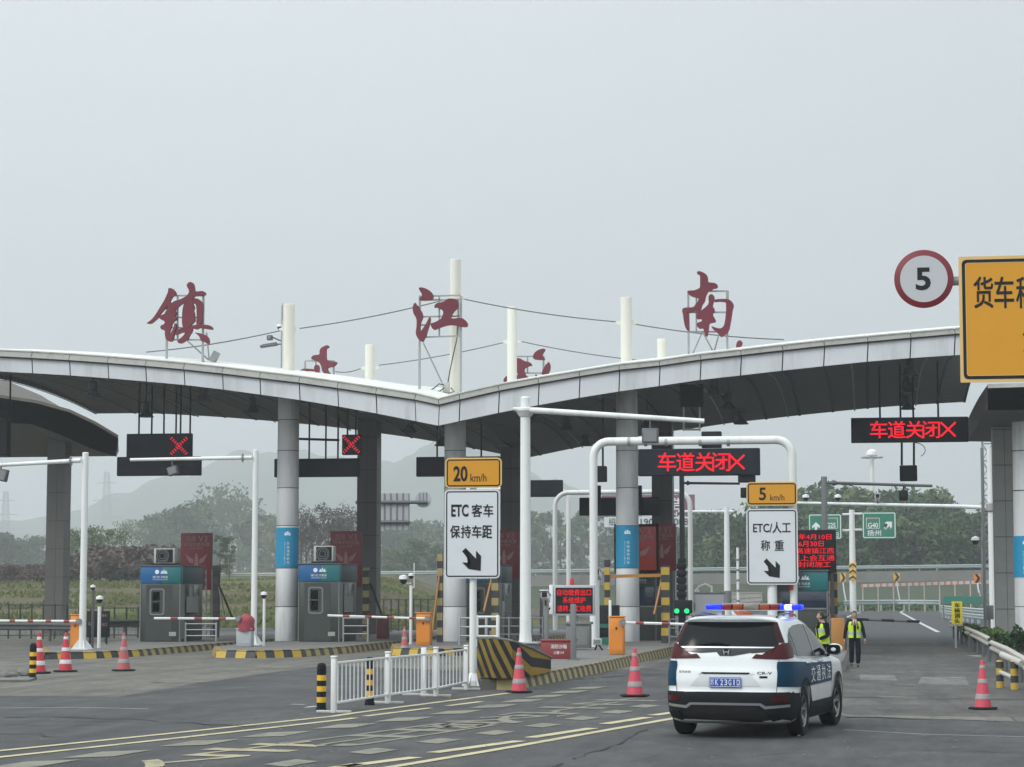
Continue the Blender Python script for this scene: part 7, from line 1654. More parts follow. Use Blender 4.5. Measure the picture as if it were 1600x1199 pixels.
def head_into(mb, c, face, s=1.0):
    """head with brow, nose, mouth, ears; face: unit vector in the XY plane"""
    f = Vector(face).normalized(); r = Vector((f.y,-f.x,0)); up = Vector((0,0,1))
    t = bmesh.new(); bmesh.ops.create_uvsphere(t, u_segments=24, v_segments=18, radius=1)
    for v in t.verts:
        x, y, z = v.co          # y forward
        w = .074*(1-.22*max(0,-z)**1.5); d = .093; h = .117
        yy = y*d; xx = x*w
        if y > 0:
            yy *= .93
            yy += .022*math.exp(-((x/.16)**2+((z+.08)/.2)**2))          # nose
            yy -= .010*(math.exp(-(((abs(x)-.42)/.18)**2+((z-.06)/.13)**2)))  # eye sockets
            yy += .007*math.exp(-((x/.35)**2+((z+.47)/.08)**2))          # lips
            yy += .008*math.exp(-((x/.3)**2+((z+.85)/.15)**2))           # chin
        v.co = Vector((xx,yy,z*h))
    t.verts.index_update()
    vs = [Vector(c)+(r*v.co.x+f*v.co.y+up*v.co.z)*s for v in t.verts]; mb._add(vs, [[v.index for v in q.verts] for q in t.faces]); t.free()
    for sx in (1,-1): mb.ball(Vector(c)+(r*sx*.077+up*-.01)*s, .022*s, 8, sc=(.5,1,1.4))
    mb.ball(Vector(c)-up*.10*s-f*.01*s, .055*s, 10, sc=(1,1,1.3))
def hand_into(vs_fs, p, d, side, s=1.0):
    """relaxed hand: palm and five bent fingers hanging along d"""
    d = Vector(d).normalized(); side = Vector(side).normalized(); n = d.cross(side).normalized()
    nodes = {'w':(tuple(p),(.022,.016)),'p':(tuple(Vector(p)+d*.05),(.036,.016)),'q':(tuple(Vector(p)+d*.085),(.038,.014))}; vs_fs.append(skin_mesh(nodes,[('w','p'),('p','q')],'w',1))
    for k, (o, L) in enumerate(((-.028,.065),(-.010,.075),(.009,.07),(.027,.055))):
        a = Vector(p)+d*.09+side*o; b = a+d*L*.5+n*.008; c = b+d*L*.4+n*.022
        vs_fs.append(skin_mesh({'a':(tuple(a),.0095),'b':(tuple(b),.009),'c':(tuple(c),.0075)},[('a','b'),('b','c')],'a',1))
    a = Vector(p)+d*.03-side*.03; vs_fs.append(skin_mesh({'a':(tuple(a),.012),'b':(tuple(a+d*.035-side*.02+n*.012),.010),'c':(tuple(a+d*.062-side*.018+n*.02),.008)},[('a','b'),('b','c')],'a',1))
def person(label, loc, rz, J, face, H=1.66, tie=False, back=False, ponytail=False):
    """J: joints in local metres for a 1.7 m figure, facing -Y"""
    s = H/1.70; t = thing('person', label, 'person', loc, rz, local=True)
    V = lambda k: Vector(J[k])*s
    # body: one continuous surface, joined from skin chains
    body = MB(); nodes = {k:(tuple(V(k)),tuple(q*s for q in r)) for k,r in {'pelvis':(.15,.11),'waist':(.13,.095),'chest':(.165,.115),'neck0':(.085,.075),'neck':(.052,.052),'headb':(.055,.06),
        'hipL':(.09,.09),'hipR':(.09,.09),'kneeL':(.062,.062),'kneeR':(.062,.062),'ankL':(.042,.045),'ankR':(.042,.045),'shL':(.068,.068),'shR':(.068,.068),'elL':(.045,.045),'elR':(.045,.045),'wrL':(.028,.028),'wrR':(.028,.028)}.items()}
    E = [('pelvis','waist'),('waist','chest'),('chest','neck0'),('neck0','neck'),('neck','headb'),('pelvis','hipL'),('hipL','kneeL'),('kneeL','ankL'),('pelvis','hipR'),('hipR','kneeR'),('kneeR','ankR'),('chest','shL'),('shL','elL'),('elL','wrL'),('chest','shR'),('shR','elR'),('elR','wrR')]
    vs, fs = skin_mesh(nodes, E, 'pelvis', 2); body._add(vs, fs)
    head_into(body, V('head'), face, s)
    L = []
    for sd in 'LR': d = (V('wr'+sd)-V('el'+sd)); hand_into(L, V('wr'+sd), d+Vector((0,0,-.1)), (0,1,0) if sd=='R' else (0,-1,0))
    for vs, fs in L: body._add(vs, fs)
    build('body', body, 'skin', t, ang=80)
    # uniform jacket and trousers
    g = MB(); nd_ = {k:(tuple(V(k)),tuple(q*s for q in r)) for k,r in {'pelvis':(.175,.125),'waist':(.155,.115),'chest':(.185,.132),'neck0':(.085,.08),'shL':(.085,.085),'shR':(.085,.085),'elL':(.058,.058),'elR':(.058,.058),'wrL':(.043,.043),'wrR':(.043,.043)}.items()}
    vs, fs = skin_mesh(nd_, [e for e in E if all(q in nd_ for q in e)], 'pelvis', 2); g._add(vs, fs); build('jacket', g, 'uniform', t, ang=80)
    g = MB(); nd_ = {k:(tuple(V(k)),tuple(q*s for q in r)) for k,r in {'waist':(.15,.11),'pelvis':(.17,.12),'hipL':(.105,.10),'hipR':(.105,.10),'kneeL':(.078,.08),'kneeR':(.078,.08),'ankL':(.068,.075),'ankR':(.068,.075)}.items()}
    vs, fs = skin_mesh(nd_, [e for e in E if all(q in nd_ for q in e)], 'pelvis', 2); g._add(vs, fs); build('trousers', g, 'uniform', t, ang=80)
    for sd in 'LR':
        a = V('ank'+sd); g = MB(); ff = Vector(J.get('foot', (0,-1,0))); vs, fs = skin_mesh({'a':(tuple(a+Vector((0,0,-.03))),.045*s),'b':(tuple(Vector((a.x,a.y+.03,a.z-.055))),(.042*s,.03*s)),'c':(tuple(Vector((a.x,a.y,a.z-.055))+ff*.14*s),(.045*s,.026*s))},[('a','b'),('b','c')],'a',1); g._add(vs, fs); build('shoe', g, 'shoe', t, ang=80)
    # hi-vis vest: open-fronted shell with dark zip, grey tape
    g = MB(); c0, c1, c2 = V('pelvis')+Vector((0,0,-.03)), V('waist'), V('chest'); top = V('neck0')
    rows = [(c0,.200,.150),(c0.lerp(c1,.5),.190,.145),(c1,.182,.138),(c1.lerp(c2,.5),.195,.145),(c2,.208,.148),(c2.lerp(top,.55),.200,.130),(c2.lerp(top,.85),.165,.105)]
    N = 40; G_ = []
    for (c, rx, ry) in rows: G_.append([g.bm.verts.new(c+Vector((rx*s*abs(cos(a_))**.8*(1 if cos(a_)>0 else -1), ry*s*abs(sin(a_))**.9*(1 if sin(a_)>0 else -1),0))) for a_ in [2*pi*k/N+.001 for k in range(N)]])
    for i in range(len(rows)-1):
        for k in range(N):
            a_ = 2*pi*(k+.5)/N; front = -sin(a_)   # -Y is front
            side_ = abs(cos(a_))
            if i >= 4 and side_ > .93: continue      # arm holes
            if i >= 4 and front > .86: continue      # V neck
            mi = 0
            if i == 1 : mi = 1 if not back else 0
            if back and i in (3,): mi = 1
            if front > .985: mi = 2
            f_ = g.bm.faces.new((G_[i][k],G_[i][(k+1)%N],G_[i+1][(k+1)%N],G_[i+1][k])); f_.material_index = mi
    build('vest', g, ['hivis','hivisg','uniform'], t, ang=80)
    if tie:
        g = MB(); f_ = V('chest')+Vector((0,-.150*s,.0)); g.poly([f_+Vector((-.06,.02,.15))*s,f_+Vector((.06,.02,.15))*s,f_+Vector((.0,-.0,.0))*s]); build('shirt_collar', g, 'shirt', t); g = MB(); g.poly([f_+Vector((-.018,.01,.13))*s,f_+Vector((.018,.01,.13))*s,f_+Vector((.014,-.006,.0))*s,f_+Vector((-.014,-.006,.0))*s]); build('tie', g, 'uniform', t)
        g = MB(); f2 = V('chest')+Vector((.09,-.155,-.06))*1; g.box(tuple(f2-Vector((.03,.01,.05))),tuple(f2+Vector((.02,.01,.05))),.008); build('radio', g, 'rubber', t)
        # face marks: brows, eyes, mouth
        g = MB(); hc = V('head'); f = Vector(face).normalized(); r = Vector((f.y,-f.x,0))
        for sx in (1,-1): g.ball(hc+r*sx*.031+f*.078+Vector((0,0,.008)), .009, 8, sc=(1.4,.6,.6)); g.ball(hc+r*sx*.031+f*.084+Vector((0,0,.027)), .010, 8, sc=(1.7,.5,.35))
        build('eye', g, 'hair', t)
    hc = V('head'); f = Vector(face).normalized(); g = MB(); tt = bmesh.new(); bmesh.ops.create_uvsphere(tt, u_segments=24, v_segments=16, radius=1)
    keep = []
    for v in tt.verts: v.co = Vector((v.co.x*.084, v.co.y*.103, v.co.z*.128))
    bmesh.ops.delete(tt, geom=[v for v in tt.verts if v.co.y > .028 and v.co.z < .065+0*v.co.y or v.co.z < -.075], context='VERTS')
    tt.verts.index_update(); r = Vector((f.y,-f.x,0)); g._add([hc+r*v.co.x*s+f*v.co.y*s+Vector((0,0,v.co.z+.008))*s for v in tt.verts], [[v.index for v in q.verts] for q in tt.faces]); tt.free()
    if ponytail: g.ball(hc-f*.115*s+Vector((0,0,.0)), .062*s, 12, sc=(1,1,1)); 
    build('hair', g, 'hair', t, ang=80)
    return t
J1 = dict(pelvis=(0,0,.93),waist=(0,-.01,1.08),chest=(0,-.01,1.28),neck0=(0,0,1.42),neck=(0,-.005,1.48),headb=(0,-.01,1.53),head=(0,-.02,1.59),hipL=(.09,0,.88),kneeL=(.10,-.10,.49),ankL=(.085,-.10,.10),hipR=(-.09,0,.88),kneeR=(-.10,-.02,.49),ankR=(-.09,.13,.12),
  shL=(.19,0,1.37),elL=(.27,.03,1.10),wrL=(.31,-.03,.87),shR=(-.19,0,1.37),elR=(-.27,.06,1.10),wrR=(-.31,.06,.86))
g = G(1336,1043.5); hpx = (1043.5-955)*px_size(1336,1000,g.y)
person('person walking towards the camera in a yellow-green vest, dark uniform and tie', (g.x,g.y,.012), R(4), J1, (0.05,-1,0), H=hpx*.99, tie=True)
J2 = dict(pelvis=(0,0,.93),waist=(0,0,1.08),chest=(0,-.02,1.28),neck0=(0,-.01,1.42),neck=(0,-.03,1.48),headb=(0,-.04,1.53),head=(0,-.06,1.58),hipL=(.09,0,.88),kneeL=(.10,-.01,.49),ankL=(.10,.02,.09),hipR=(-.09,0,.88),kneeR=(-.10,-.02,.49),ankR=(-.10,.0,.09),
  shL=(.19,.0,1.36),elL=(.24,.02,1.10),wrL=(.17,-.20,1.02),shR=(-.19,-.0,1.36),elR=(-.24,-.0,1.10),wrR=(-.14,-.22,1.04))
Yg = 55.5; g = at(1286,1000,Yg)
person('person behind the patrol car seen from the side, black hair tied up, bright vest', (g.x,g.y,.012), R(-62), J2, (-.35,-1,0), H=1.66, back=True, ponytail=True)
# ================================================================= PATROL CAR
def carpaint(name, col, coat=.8):
    return mat(name, col, .28, var=.02, scale=1.5, coat=coat, stain=tuple(c*.75 for c in col), stamt=.25, stscale=2)
M['cwhite'] = carpaint('white_car_paint', (.70,.73,.74)); M['cblue'] = mat('deep_teal_blue_film', (.002,.036,.074), .5, var=.04, spec=.15)
M['cclad'] = mat('grey_black_cladding', (.009,.011,.013), .7, var=.15, spec=.15); M['cglass'] = mat('dark_tinted_car_glass', (.004,.005,.006), .12, var=.2, spec=.2)
M['chrome'] = mat('satin_chrome', (.55,.56,.58), .28, metal=.9, var=.05); M['tail'] = mat('dark_red_lamp_lens', (.052,.0008,.0025), .3, var=.2, scale=6, spec=.25); M['tail2'] = mat('deep_smoked_red_lens', (.030,.001,.003), .3, var=.2, spec=.25)
M['gloss'] = mat('gloss_black_trim', (.006,.006,.007), .2, coat=.2, spec=.4); M['rim'] = mat('machined_alloy', (.34,.35,.37), .3, metal=.85, var=.1); M['platebl'] = mat('blue_number_plate', (.01,.07,.36), .4, var=.05)
M['bluelamp'] = mat('glowing_blue_lamp', (.0,.01,.6), .3, emit=(.0,.015,1), estr=1.8); M['bluehot'] = mat('white_hot_blue_lamp', (.4,.5,1), .3, emit=(.35,.5,1), estr=4); M['redl'] = mat('red_lightbar_lens', (.17,.005,.005), .3, spec=.3); M['ambl'] = mat('amber_lightbar_lens', (.24,.04,.006), .3, spec=.3); M['clearl'] = mat('clear_lightbar_lens', (.17,.14,.12), .3)
ZL = [(.20,.80,-.80,3.48),(.24,.86,-.93,3.56),(.34,.905,-.985,3.62),(.50,.922,-1.005,3.64),(.62,.926,-1.005,3.64),(.66,.924,-.985,3.63),(.80,.928,-.985,3.60),(.92,.925,-.965,3.52),(.99,.915,-.945,3.38),(1.04,.900,-.935,2.95),(1.08,.888,-.928,2.55),(1.14,.870,-.915,2.38),(1.24,.845,-.88,2.16),(1.34,.812,-.83,1.93),(1.44,.775,-.775,1.68),(1.53,.738,-.715,1.42),(1.59,.705,-.67,1.20),(1.635,.655,-.63,.98),(1.665,.57,-.52,.76),(1.683,.42,-.33,.60),(1.69,.20,-.05,.40)]
def zi(z, c):
    z = max(ZL[0][0], min(ZL[-1][0], z))
    for i in range(len(ZL)-1):
        if ZL[i][0] <= z <= ZL[i+1][0]:
            t = (z-ZL[i][0])/(ZL[i+1][0]-ZL[i][0])
            g = lambda k: ZL[max(0,min(len(ZL)-1,k))][c]
            m0 = (g(i+1)-g(i-1))/max(1e-6,(ZL[min(len(ZL)-1,i+1)][0]-ZL[max(0,i-1)][0]))*(ZL[i+1][0]-ZL[i][0]); m1 = (g(i+2)-g(i))/max(1e-6,(ZL[min(len(ZL)-1,i+2)][0]-ZL[i][0]))*(ZL[i+1][0]-ZL[i][0])
            lin = g(i)+(g(i+1)-g(i))*t; h = (2*t**3-3*t**2+1)*g(i)+(t**3-2*t**2+t)*m0+(-2*t**3+3*t**2)*g(i+1)+(t**3-t**2)*m1
            return h if z > 1.1 else lin
    return ZL[-1][c]
NE = 5.0; NY_ = 11.0
def ryy(x, z):
    w_, a, b = zi(z,1), zi(z,2), zi(z,3); L = (b-a)/2; return (a+b)/2-L*(max(0,1-min(1,abs(x)/w_)**NE))**(1/NY_)
def sxx(y, z):
    w_, a, b = zi(z,1), zi(z,2), zi(z,3); L = (b-a)/2; return w_*(max(0,1-min(1,abs(y-(a+b)/2)/L)**NY_))**(1/NE)
WB, WR = 2.66, .352
car = thing('patrol_car', 'white patrol car with teal-blue side film and a flashing blue and red roof light bar', 'car', local=True)
mb = MB(); rings = []; zz = []
Q1 = [((1-v**NY_)**(1/NE), v) for v in [.93*k/22 for k in range(22)]]; ux = (1-.93**NY_)**(1/NE); Q1 += [(u, (1-u**NE)**(1/NY_)) for u in [ux*(1-k/22) for k in range(22)]]
UV = [(u,v) for u,v in Q1]+[(-v_[0],v_[1]) for v_ in ([(0,1)]+Q1[::-1][:-1])]
UV = UV+[(-u,-v) for u,v in UV]; N = len(UV)
for i in range(len(ZL)-1):
    n_ = 3 if ZL[i][0] >= .62 else 2
    zz += [ZL[i][0]+(ZL[i+1][0]-ZL[i][0])*k/n_ for k in range(n_)]
zz.append(ZL[-1][0])
for z in zz:
    w_, a, b = zi(z,1), zi(z,2), zi(z,3); L = (b-a)/2; c = (a+b)/2; ring_ = []
    for (u, v) in UV: ring_.append(mb.bm.verts.new((w_*u, c+L*v, z)))
    rings.append(ring_)
for A, B in zip(rings, rings[1:]):
    for k in range(N): mb.bm.faces.new((A[k],A[(k+1)%N],B[(k+1)%N],B[k]))
mb.bm.faces.new(rings[0][::-1]); mb.bm.faces.new(rings[-1])
body = build('body', mb, 'cwhite', car, ang=50)
# cut the wheel arches out of the body
mc = MB()
for y in (0, WB):
    for s in (1,-1): mc.lathe((s*.98,y,WR+.01), [(.395,-.42),(.395,.42)], 48, axis='X')
cut = build('cutter', mc, 'cclad')
bm_ = body.modifiers.new('b','BOOLEAN'); bm_.operation = 'DIFFERENCE'; bm_.object = cut; bm_.solver = 'EXACT'
dg = bpy.context.evaluated_depsgraph_get(); nm_ = bpy.data.meshes.new_from_object(body.evaluated_get(dg)); body.modifiers.clear(); body.data = nm_; body.data.set_sharp_from_angle(angle=R(50)); bpy.data.objects.remove(cut)
def patch(name, poly, side, m_, off=.004, step=.07, parent=None, holes=(), mirror=False, smooth=True):
    """cut a flat outline into a grid and lay it on the body surface; side: 'rear' (x,z) or 'right' (y,z)"""
    out = []
    for sgn in ((1,-1) if mirror else (1,)):
        b = bmesh.new(); vs = [b.verts.new((p[0],0,p[1])) for p in poly]; b.faces.new(vs); bmesh.ops.triangulate(b, faces=b.faces[:])
        for ax in (0,2):
            lo = min(v.co[ax] for v in b.verts); hi = max(v.co[ax] for v in b.verts); k = lo+step
            while k < hi:
                no = Vector((1,0,0)) if ax==0 else Vector((0,0,1)); bmesh.ops.bisect_plane(b, geom=b.verts[:]+b.edges[:]+b.faces[:], plane_co=no*k, plane_no=no); k += step
        for v in b.verts:
            u, z = v.co.x, v.co.z
            if side == 'rear': x = u*sgn; v.co = Vector((x, ryy(x,z)-off, z))
            else: v.co = Vector((sgn*(sxx(u,z)+off), u, z))
        q = MB(); q.bm.free(); q.bm = b; out.append(build(name, q, m_, parent or car, smooth=smooth, ang=60))
    return out[0] if len(out) == 1 else out
def arc(cx, cz, r, a0, a1, n=14): return [(cx+r*cos(R(a0+(a1-a0)*k/n)), cz+r*sin(R(a0+(a1-a0)*k/n))) for k in range(n+1)]
# rear glass, black trim, spoiler
rg = patch('rear_window', [(-.60,1.60),(.60,1.60),(.640,1.50),(.715,1.30),(.70,1.262),(-.70,1.262),(-.715,1.30),(-.640,1.50)], 'rear', 'cglass', .006)
patch('trim_strip', [(-.66,1.262),(.66,1.262),(.64,1.245),(-.64,1.245)], 'rear', 'chrome', .010)
patch('garnish', [(-.68,1.243),(.68,1.243),(.62,1.195),(.36,1.175),(.30,1.19),(.14,1.19),(.09,1.135),(-.09,1.135),(-.14,1.19),(-.30,1.19),(-.36,1.175),(-.62,1.195)], 'rear', 'gloss', .008)
mb = MB()
def spo(u, v): x = -.64+1.28*u; e = (abs(x)/.64)**3; return Vector((x, -.62-.16*v+.07*e*v+.05*e, 1.668-.018*v-.03*e*(1) - .012*(abs(x)/.64)**2))
mb.grid(spo, 20, 5); bmesh.ops.solidify(mb.bm, geom=mb.bm.faces[:], thickness=.035); build('spoiler', mb, 'cwhite', car, ang=50)
mb = MB(); mb.tube([(.02,ryy(0,1.285)-.02,1.285),(-.12,ryy(.1,1.31)-.025,1.315),(-.34,ryy(.3,1.30)-.02,1.295)], [.014,.013,.007], 6); mb.tube([(-.42,ryy(.4,1.30)-.012,1.288),(.0,ryy(0,1.31)-.012,1.298)], .009, 5); build('wiper', mb, 'rubber', car)
mb = MB(); mb.tube([(.0,-.35,1.68),(-.01,-.42,1.72),(-.01,-.46,1.75)], [.03,.022,.008], 8); build('antenna', mb, 'cwhite', car)
# tail lamps: slim riser beside the glass and an L-shaped block
for s in (1,-1):
    tl = None
    low = [(.36,1.105),(.80,1.09),(.905,1.12),(.905,1.27),(.84,1.315),(.755,1.315),(.735,1.225),(.66,1.17),(.50,1.155),(.42,1.165)]
    up = [(.600,1.60),(.650,1.60),(.712,1.46),(.772,1.317),(.700,1.317),(.665,1.40),(.625,1.52)]
    sp_ = []
    for nm, P, m_, of in (('tail_lamp', low, 'tail', .012),('lamp_riser', up, 'tail2', .009)):
        b = bmesh.new(); vs = [b.verts.new((p[0],0,p[1])) for p in P]; b.faces.new(vs); bmesh.ops.triangulate(b, faces=b.faces[:])
        for ax in (0,2):
            lo = min(v.co[ax] for v in b.verts); hi = max(v.co[ax] for v in b.verts); k = lo+.03
            while k < hi: no = Vector((1,0,0)) if ax==0 else Vector((0,0,1)); bmesh.ops.bisect_plane(b, geom=b.verts[:]+b.edges[:]+b.faces[:], plane_co=no*k, plane_no=no); k += .03
        for v in b.verts:
            x, z = v.co.x, v.co.z; xm = zi(z,1)*.985
            xx = min(x, xm); v.co = Vector((s*(xx+(of if x > xm*.9 else 0)), ryy(xx,z)-of, z))
        q = MB(); q.bm.free(); q.bm = b; o = build(nm, q, m_, tl or car, ang=60)
        if tl is None:
            tl = o
            # the lamp wraps onto the flank
            q = MB(); zs = [1.12,1.16,1.20,1.245,1.28,1.295]; ys = [-.86,-.80,-.74,-.68]
            def wr(u, v):
                z = 1.115+.18*v; y0 = ryy(zi(z,1)*.97,z)-.004; y1 = y0+.20-.10*abs(v-.5)*2; y = y0+(y1-y0)*u; return Vector((s*(sxx(y,z)+.010), y, z))
            q.grid(wr, 8, 6); build('lamp_wrap', q, 'tail2', tl, ang=60)
# tailgate seams, number plate recess and plate
patch('tailgate_gap', [(-.735,1.10),(-.728,1.10),(-.700,.64),(-.707,.64)], 'rear', 'seam', .004); patch('tailgate_gap', [(.735,1.10),(.728,1.10),(.700,.64),(.707,.64)], 'rear', 'seam', .004)
M['cshade'] = carpaint('shaded_recess_white', (.56,.59,.60))  # body white toned down, shading of the plate recess put into the colour
mb = MB()
zt_, zb_2 = .905, .66
def rec(x, z, d=0): return Vector((x, ryy(x,z)+d, z))
mb.quad(rec(-.36,.90,-.005),rec(.36,.90,-.005),Vector((.31,ryy(0,.86)-.004,.885)),Vector((-.31,ryy(0,.86)-.004,.885)))
build('recess_edge', mb, 'seam', car, smooth=False)
patch('handle_strip', [(-.36,.935),(.36,.935),(.40,.892),(.36,.887),(.335,.912),(-.335,.912),(-.36,.887),(-.40,.892)], 'rear', 'cwhite', .014)
patch('recess_shadow', [(-.335,.911),(.335,.911),(.335,.897),(-.335,.897)], 'rear', 'cclad', .008)
patch('recess', [(-.335,.905),(.335,.905),(.50,.72),(-.50,.72)], 'rear', 'cshade', .004)
mb = MB(); yp = ryy(0,.8)-.028; mb.box((-.225,yp,.705),(.225,yp+.014,.845),.005); pl = build('number_plate', mb, 'platebl', car)
mb = MB(); ring(mb, [Vector((x,yp-.002,z)) for x,z in ((-.215,.715),(.215,.715),(.215,.835),(-.215,.835))],[Vector((x,yp-.002,z)) for x,z in ((-.209,.721),(.209,.721),(.209,.829),(-.209,.829))])
text_to(mb,'苏',(-.178,yp-.003,.775),.05,.08,bold=.004); text_to(mb,'K',(-.115,yp-.003,.775),.042,.08,bold=.01)
for k, ch in enumerate('23G1D'): text_to(mb,ch,(-.045+k*.058,yp-.003,.775),.040 if ch!='1' else .014,.08,bold=.006)
build('lettering', mb, 'wht', pl, smooth=False)
# badges
mb = MB(); yb_ = ryy(0,1.19)-.020; 
mb.prism([(-.062,yb_,1.215),(-.052,yb_,1.155),(-.03,yb_,1.145),(.03,yb_,1.145),(.052,yb_,1.155),(.062,yb_,1.215),(.05,yb_,1.228),(-.05,yb_,1.228)],(0,.01,0),1)
for s in (1,-1): mb.prism([(s*.022,yb_-.006,1.156),(s*.036,yb_-.006,1.156),(s*.050,yb_-.006,1.220),(s*.034,yb_-.006,1.220)],(0,.006,0),0)
mb.box((-.032,yb_-.0055,1.183),(.032,yb_-.001,1.196),mi=0); build('emblem', mb, ['chrome','gloss'], car, smooth=False)
mb = MB(); sur = lambda cx, cz: (lambda x, z: Vector((cx+x, ryy(cx+x,cz+z)-.006, cz+z)))
text_to(mb,'东风本田',(0,0,0),.17,.035,mapf=sur(-.585,.915),bold=.01); text_to(mb,'CR-V',(0,0,0),.20,.038,mapf=sur(.545,.905),bold=.012); build('lettering', mb, 'cclad', car, smooth=False)
mb = MB(); mb.grid(lambda u,v: sur(.53,.85)(-.055+.11*u,-.014+.028*v), 3, 1); build('badge', mb, 'cclad', car, smooth=False)
# bumper: dark cladding, reflectors, silver lip, exhausts
patch('bumper', [(-.895,.645),(.895,.645),(.905,.45),(.88,.30),(.60,.23),(-.60,.23),(-.88,.30),(-.905,.45)], 'rear', 'cclad', .012, step=.05)
for s in (1,-1): patch('reflector', [(s*.62,.585),(s*.86,.585),(s*.84,.515),(s*.66,.525)][::s], 'rear', 'tail', .020, step=.05)
patch('bumper_lip', [(-.86,.475),(-.56,.455),(-.50,.495),(.50,.495),(.56,.455),(.86,.475),(.86,.44),(.55,.415),(.48,.463),(-.48,.463),(-.55,.415),(-.86,.44)], 'rear', 'chrome', .022, step=.05)
patch('diffuser', [(-.50,.455),(.50,.455),(.56,.40),(.62,.27),(-.62,.27),(-.56,.40)], 'rear', 'rubber', .018, step=.06)
for s in (1,-1):
    mb = MB(); yx = ryy(.6,.37); mb.lathe((s*.62,yx-.03,.35), [(.040,.03),(.046,.0),(.052,.0),(.052,.1)], 20, axis='Y', caps=False); build('exhaust', mb, 'gloss', car); 
# flanks: blue film, glass, cladding, seams (both sides)
film_lo, film_hi = .70, .995
rw = lambda r, cy, a0, a1, n=10: arc(cy, WR+.01, r, a0, a1, n)
filmP = [(-.945,.995),(-.5,1.0),(1.0,.985),(2.15,.975),(2.13,.71)]+[(.50,.70)]+[p for p in rw(.465,0,46,134)]+[(-.50,.70),(-.965,.70)]
SIDEP = {'r': 1, 'l': -1}
for s in (1,-1):
    def sp2(name, P, m_, off=.004, step=.08, parent=None, far=None):
        b = bmesh.new(); vs = [b.verts.new((p[0],0,p[1])) for p in P]; b.faces.new(vs); bmesh.ops.triangulate(b, faces=b.faces[:])
        for ax in (0,2):
            lo = min(v.co[ax] for v in b.verts); hi = max(v.co[ax] for v in b.verts); k = lo+step
            while k < hi: no = Vector((1,0,0)) if ax==0 else Vector((0,0,1)); bmesh.ops.bisect_plane(b, geom=b.verts[:]+b.edges[:]+b.faces[:], plane_co=no*k, plane_no=no); k += step
        for v in b.verts:
            y, z = v.co.x, v.co.z; ymin = ryy(zi(z,1)*.93, z)      # where the flank turns into the back
            if y < ymin: x = zi(z,1)*.93-(ymin-y)*1.0; v.co = Vector((s*(x), ryy(x,z)-off, z))
            else: v.co = Vector((s*(sxx(y,z)+off), y, z))
        q = MB(); q.bm.free(); q.bm = b; return build(name, q, m_, parent or car, ang=60)
    fl = sp2('side_film', [(-.865,1.058),(-.80,1.062),(-.5,1.055),(1.0,1.0),(2.15,.985),(2.13,.70),(.50,.69)]+rw(.470,0,46,134)+[(-.50,.70),(-.905,.72)], 'cblue', .007, step=.04)
    sw = sp2('side_window', [(-.64,1.20),(-.60,1.30),(-.48,1.42),(-.25,1.505),(.10,1.545),(.60,1.56),(1.02,1.545),(1.30,1.48),(1.70,1.33),(2.02,1.18),(2.10,1.10),(2.04,1.085),(1.0,1.09),(.2,1.095),(-.25,1.115),(-.52,1.15)], 'cglass', .006)
    sp2('window_trim', [(-.66,1.19),(-.52,1.135),(-.25,1.10),(.2,1.078),(1.0,1.072),(2.06,1.068),(2.04,1.084),(1.0,1.089),(.2,1.094),(-.25,1.114),(-.52,1.149),(-.64,1.20)], 'chrome', .008)
    for P in ([(-.29,1.12),(-.25,1.12),(-.30,1.49),(-.34,1.48)],[(.88,1.09),(.97,1.09),(.95,1.55),(.86,1.555)]): sp2('pillar', P, 'gloss', .010, parent=sw)
    clad = [(-.93,.64),(-.50,.64)]
    sp2('sill_cladding', rw(.395,0,-18,28,6)+rw(.46,0,34,34,1)[:1]+[(.52,.46),(WB-.52,.46)]+rw(.46,WB,146,146,1)[:1]+rw(.395,WB,152,198,6)+[(WB-.40,.235),(.40,.235)], 'cclad', .012)
    for cy in (0, WB): 
        sp2('arch_trim', rw(.396,cy,-14,194,20)+rw(.462,cy,186,-6,20), 'cclad', .016, step=.06)
    sp2('bumper_side', [(-.99,.645),(-.47,.62)]+rw(.465,0,146,192,6)+[(-.60,.24),(-.95,.30)], 'cclad', .011, step=.05)
    for P in ([(.985,1.07),(.992,1.07),(.972,.48),(.965,.48)],[(-.12,1.08),(-.113,1.08),(-.10,.98),(-.30,.83),(-.307,.83),(-.11,.985)],[(2.06,1.06),(2.067,1.06),(2.13,.90),(2.12,.48),(2.113,.48),(2.12,.90)]): sp2('door_gap', P, 'seam', .0055, step=.2)
    for y in (.28,1.26):
        mb = MB(); z = .985+.03; x = sxx(y,z)+.018; mb.tube([(s*(x-.015),y-.10,z),(s*(x+.012),y-.07,z+.004),(s*(x+.012),y+.07,z+.004),(s*(x-.015),y+.10,z)], [.012,.017,.017,.012], 8); build('door_handle', mb, 'chrome', car)
    mb = MB(); cols = '交通执法' if s == 1 else '法执通交'
    for k, ch in enumerate(cols):
        yc = .62+k*.42
        text_to(mb, ch, (0,0,0), .31, .225, mapf=(lambda x, z, yc=yc: Vector((s*(sxx(yc+x*s,.84+z)+.008), yc+x*s, .845+z))), bold=.004)
    build('lettering', mb, 'wht', fl, smooth=False)
    # mirror
    mb = MB(); mb.box((s*.86,1.93,1.06),(s*.93,2.02,1.10),.01); 
    def mir(u, v):
        a_ = 2*pi*u; ph = v*pi; return Vector((s*(1.00+.125*sin(ph)**.6*cos(a_)), 2.0-.10*cos(ph), 1.165+.088*sin(ph)**.6*sin(a_)))
    m2 = MB(); m2.grid(mir, 24, 10); bmesh.ops.remove_doubles(m2.bm, verts=m2.bm.verts[:], dist=1e-4); mr_o = build('mirror', m2, 'cwhite', car); build('mirror_stalk', mb, 'gloss', mr_o)
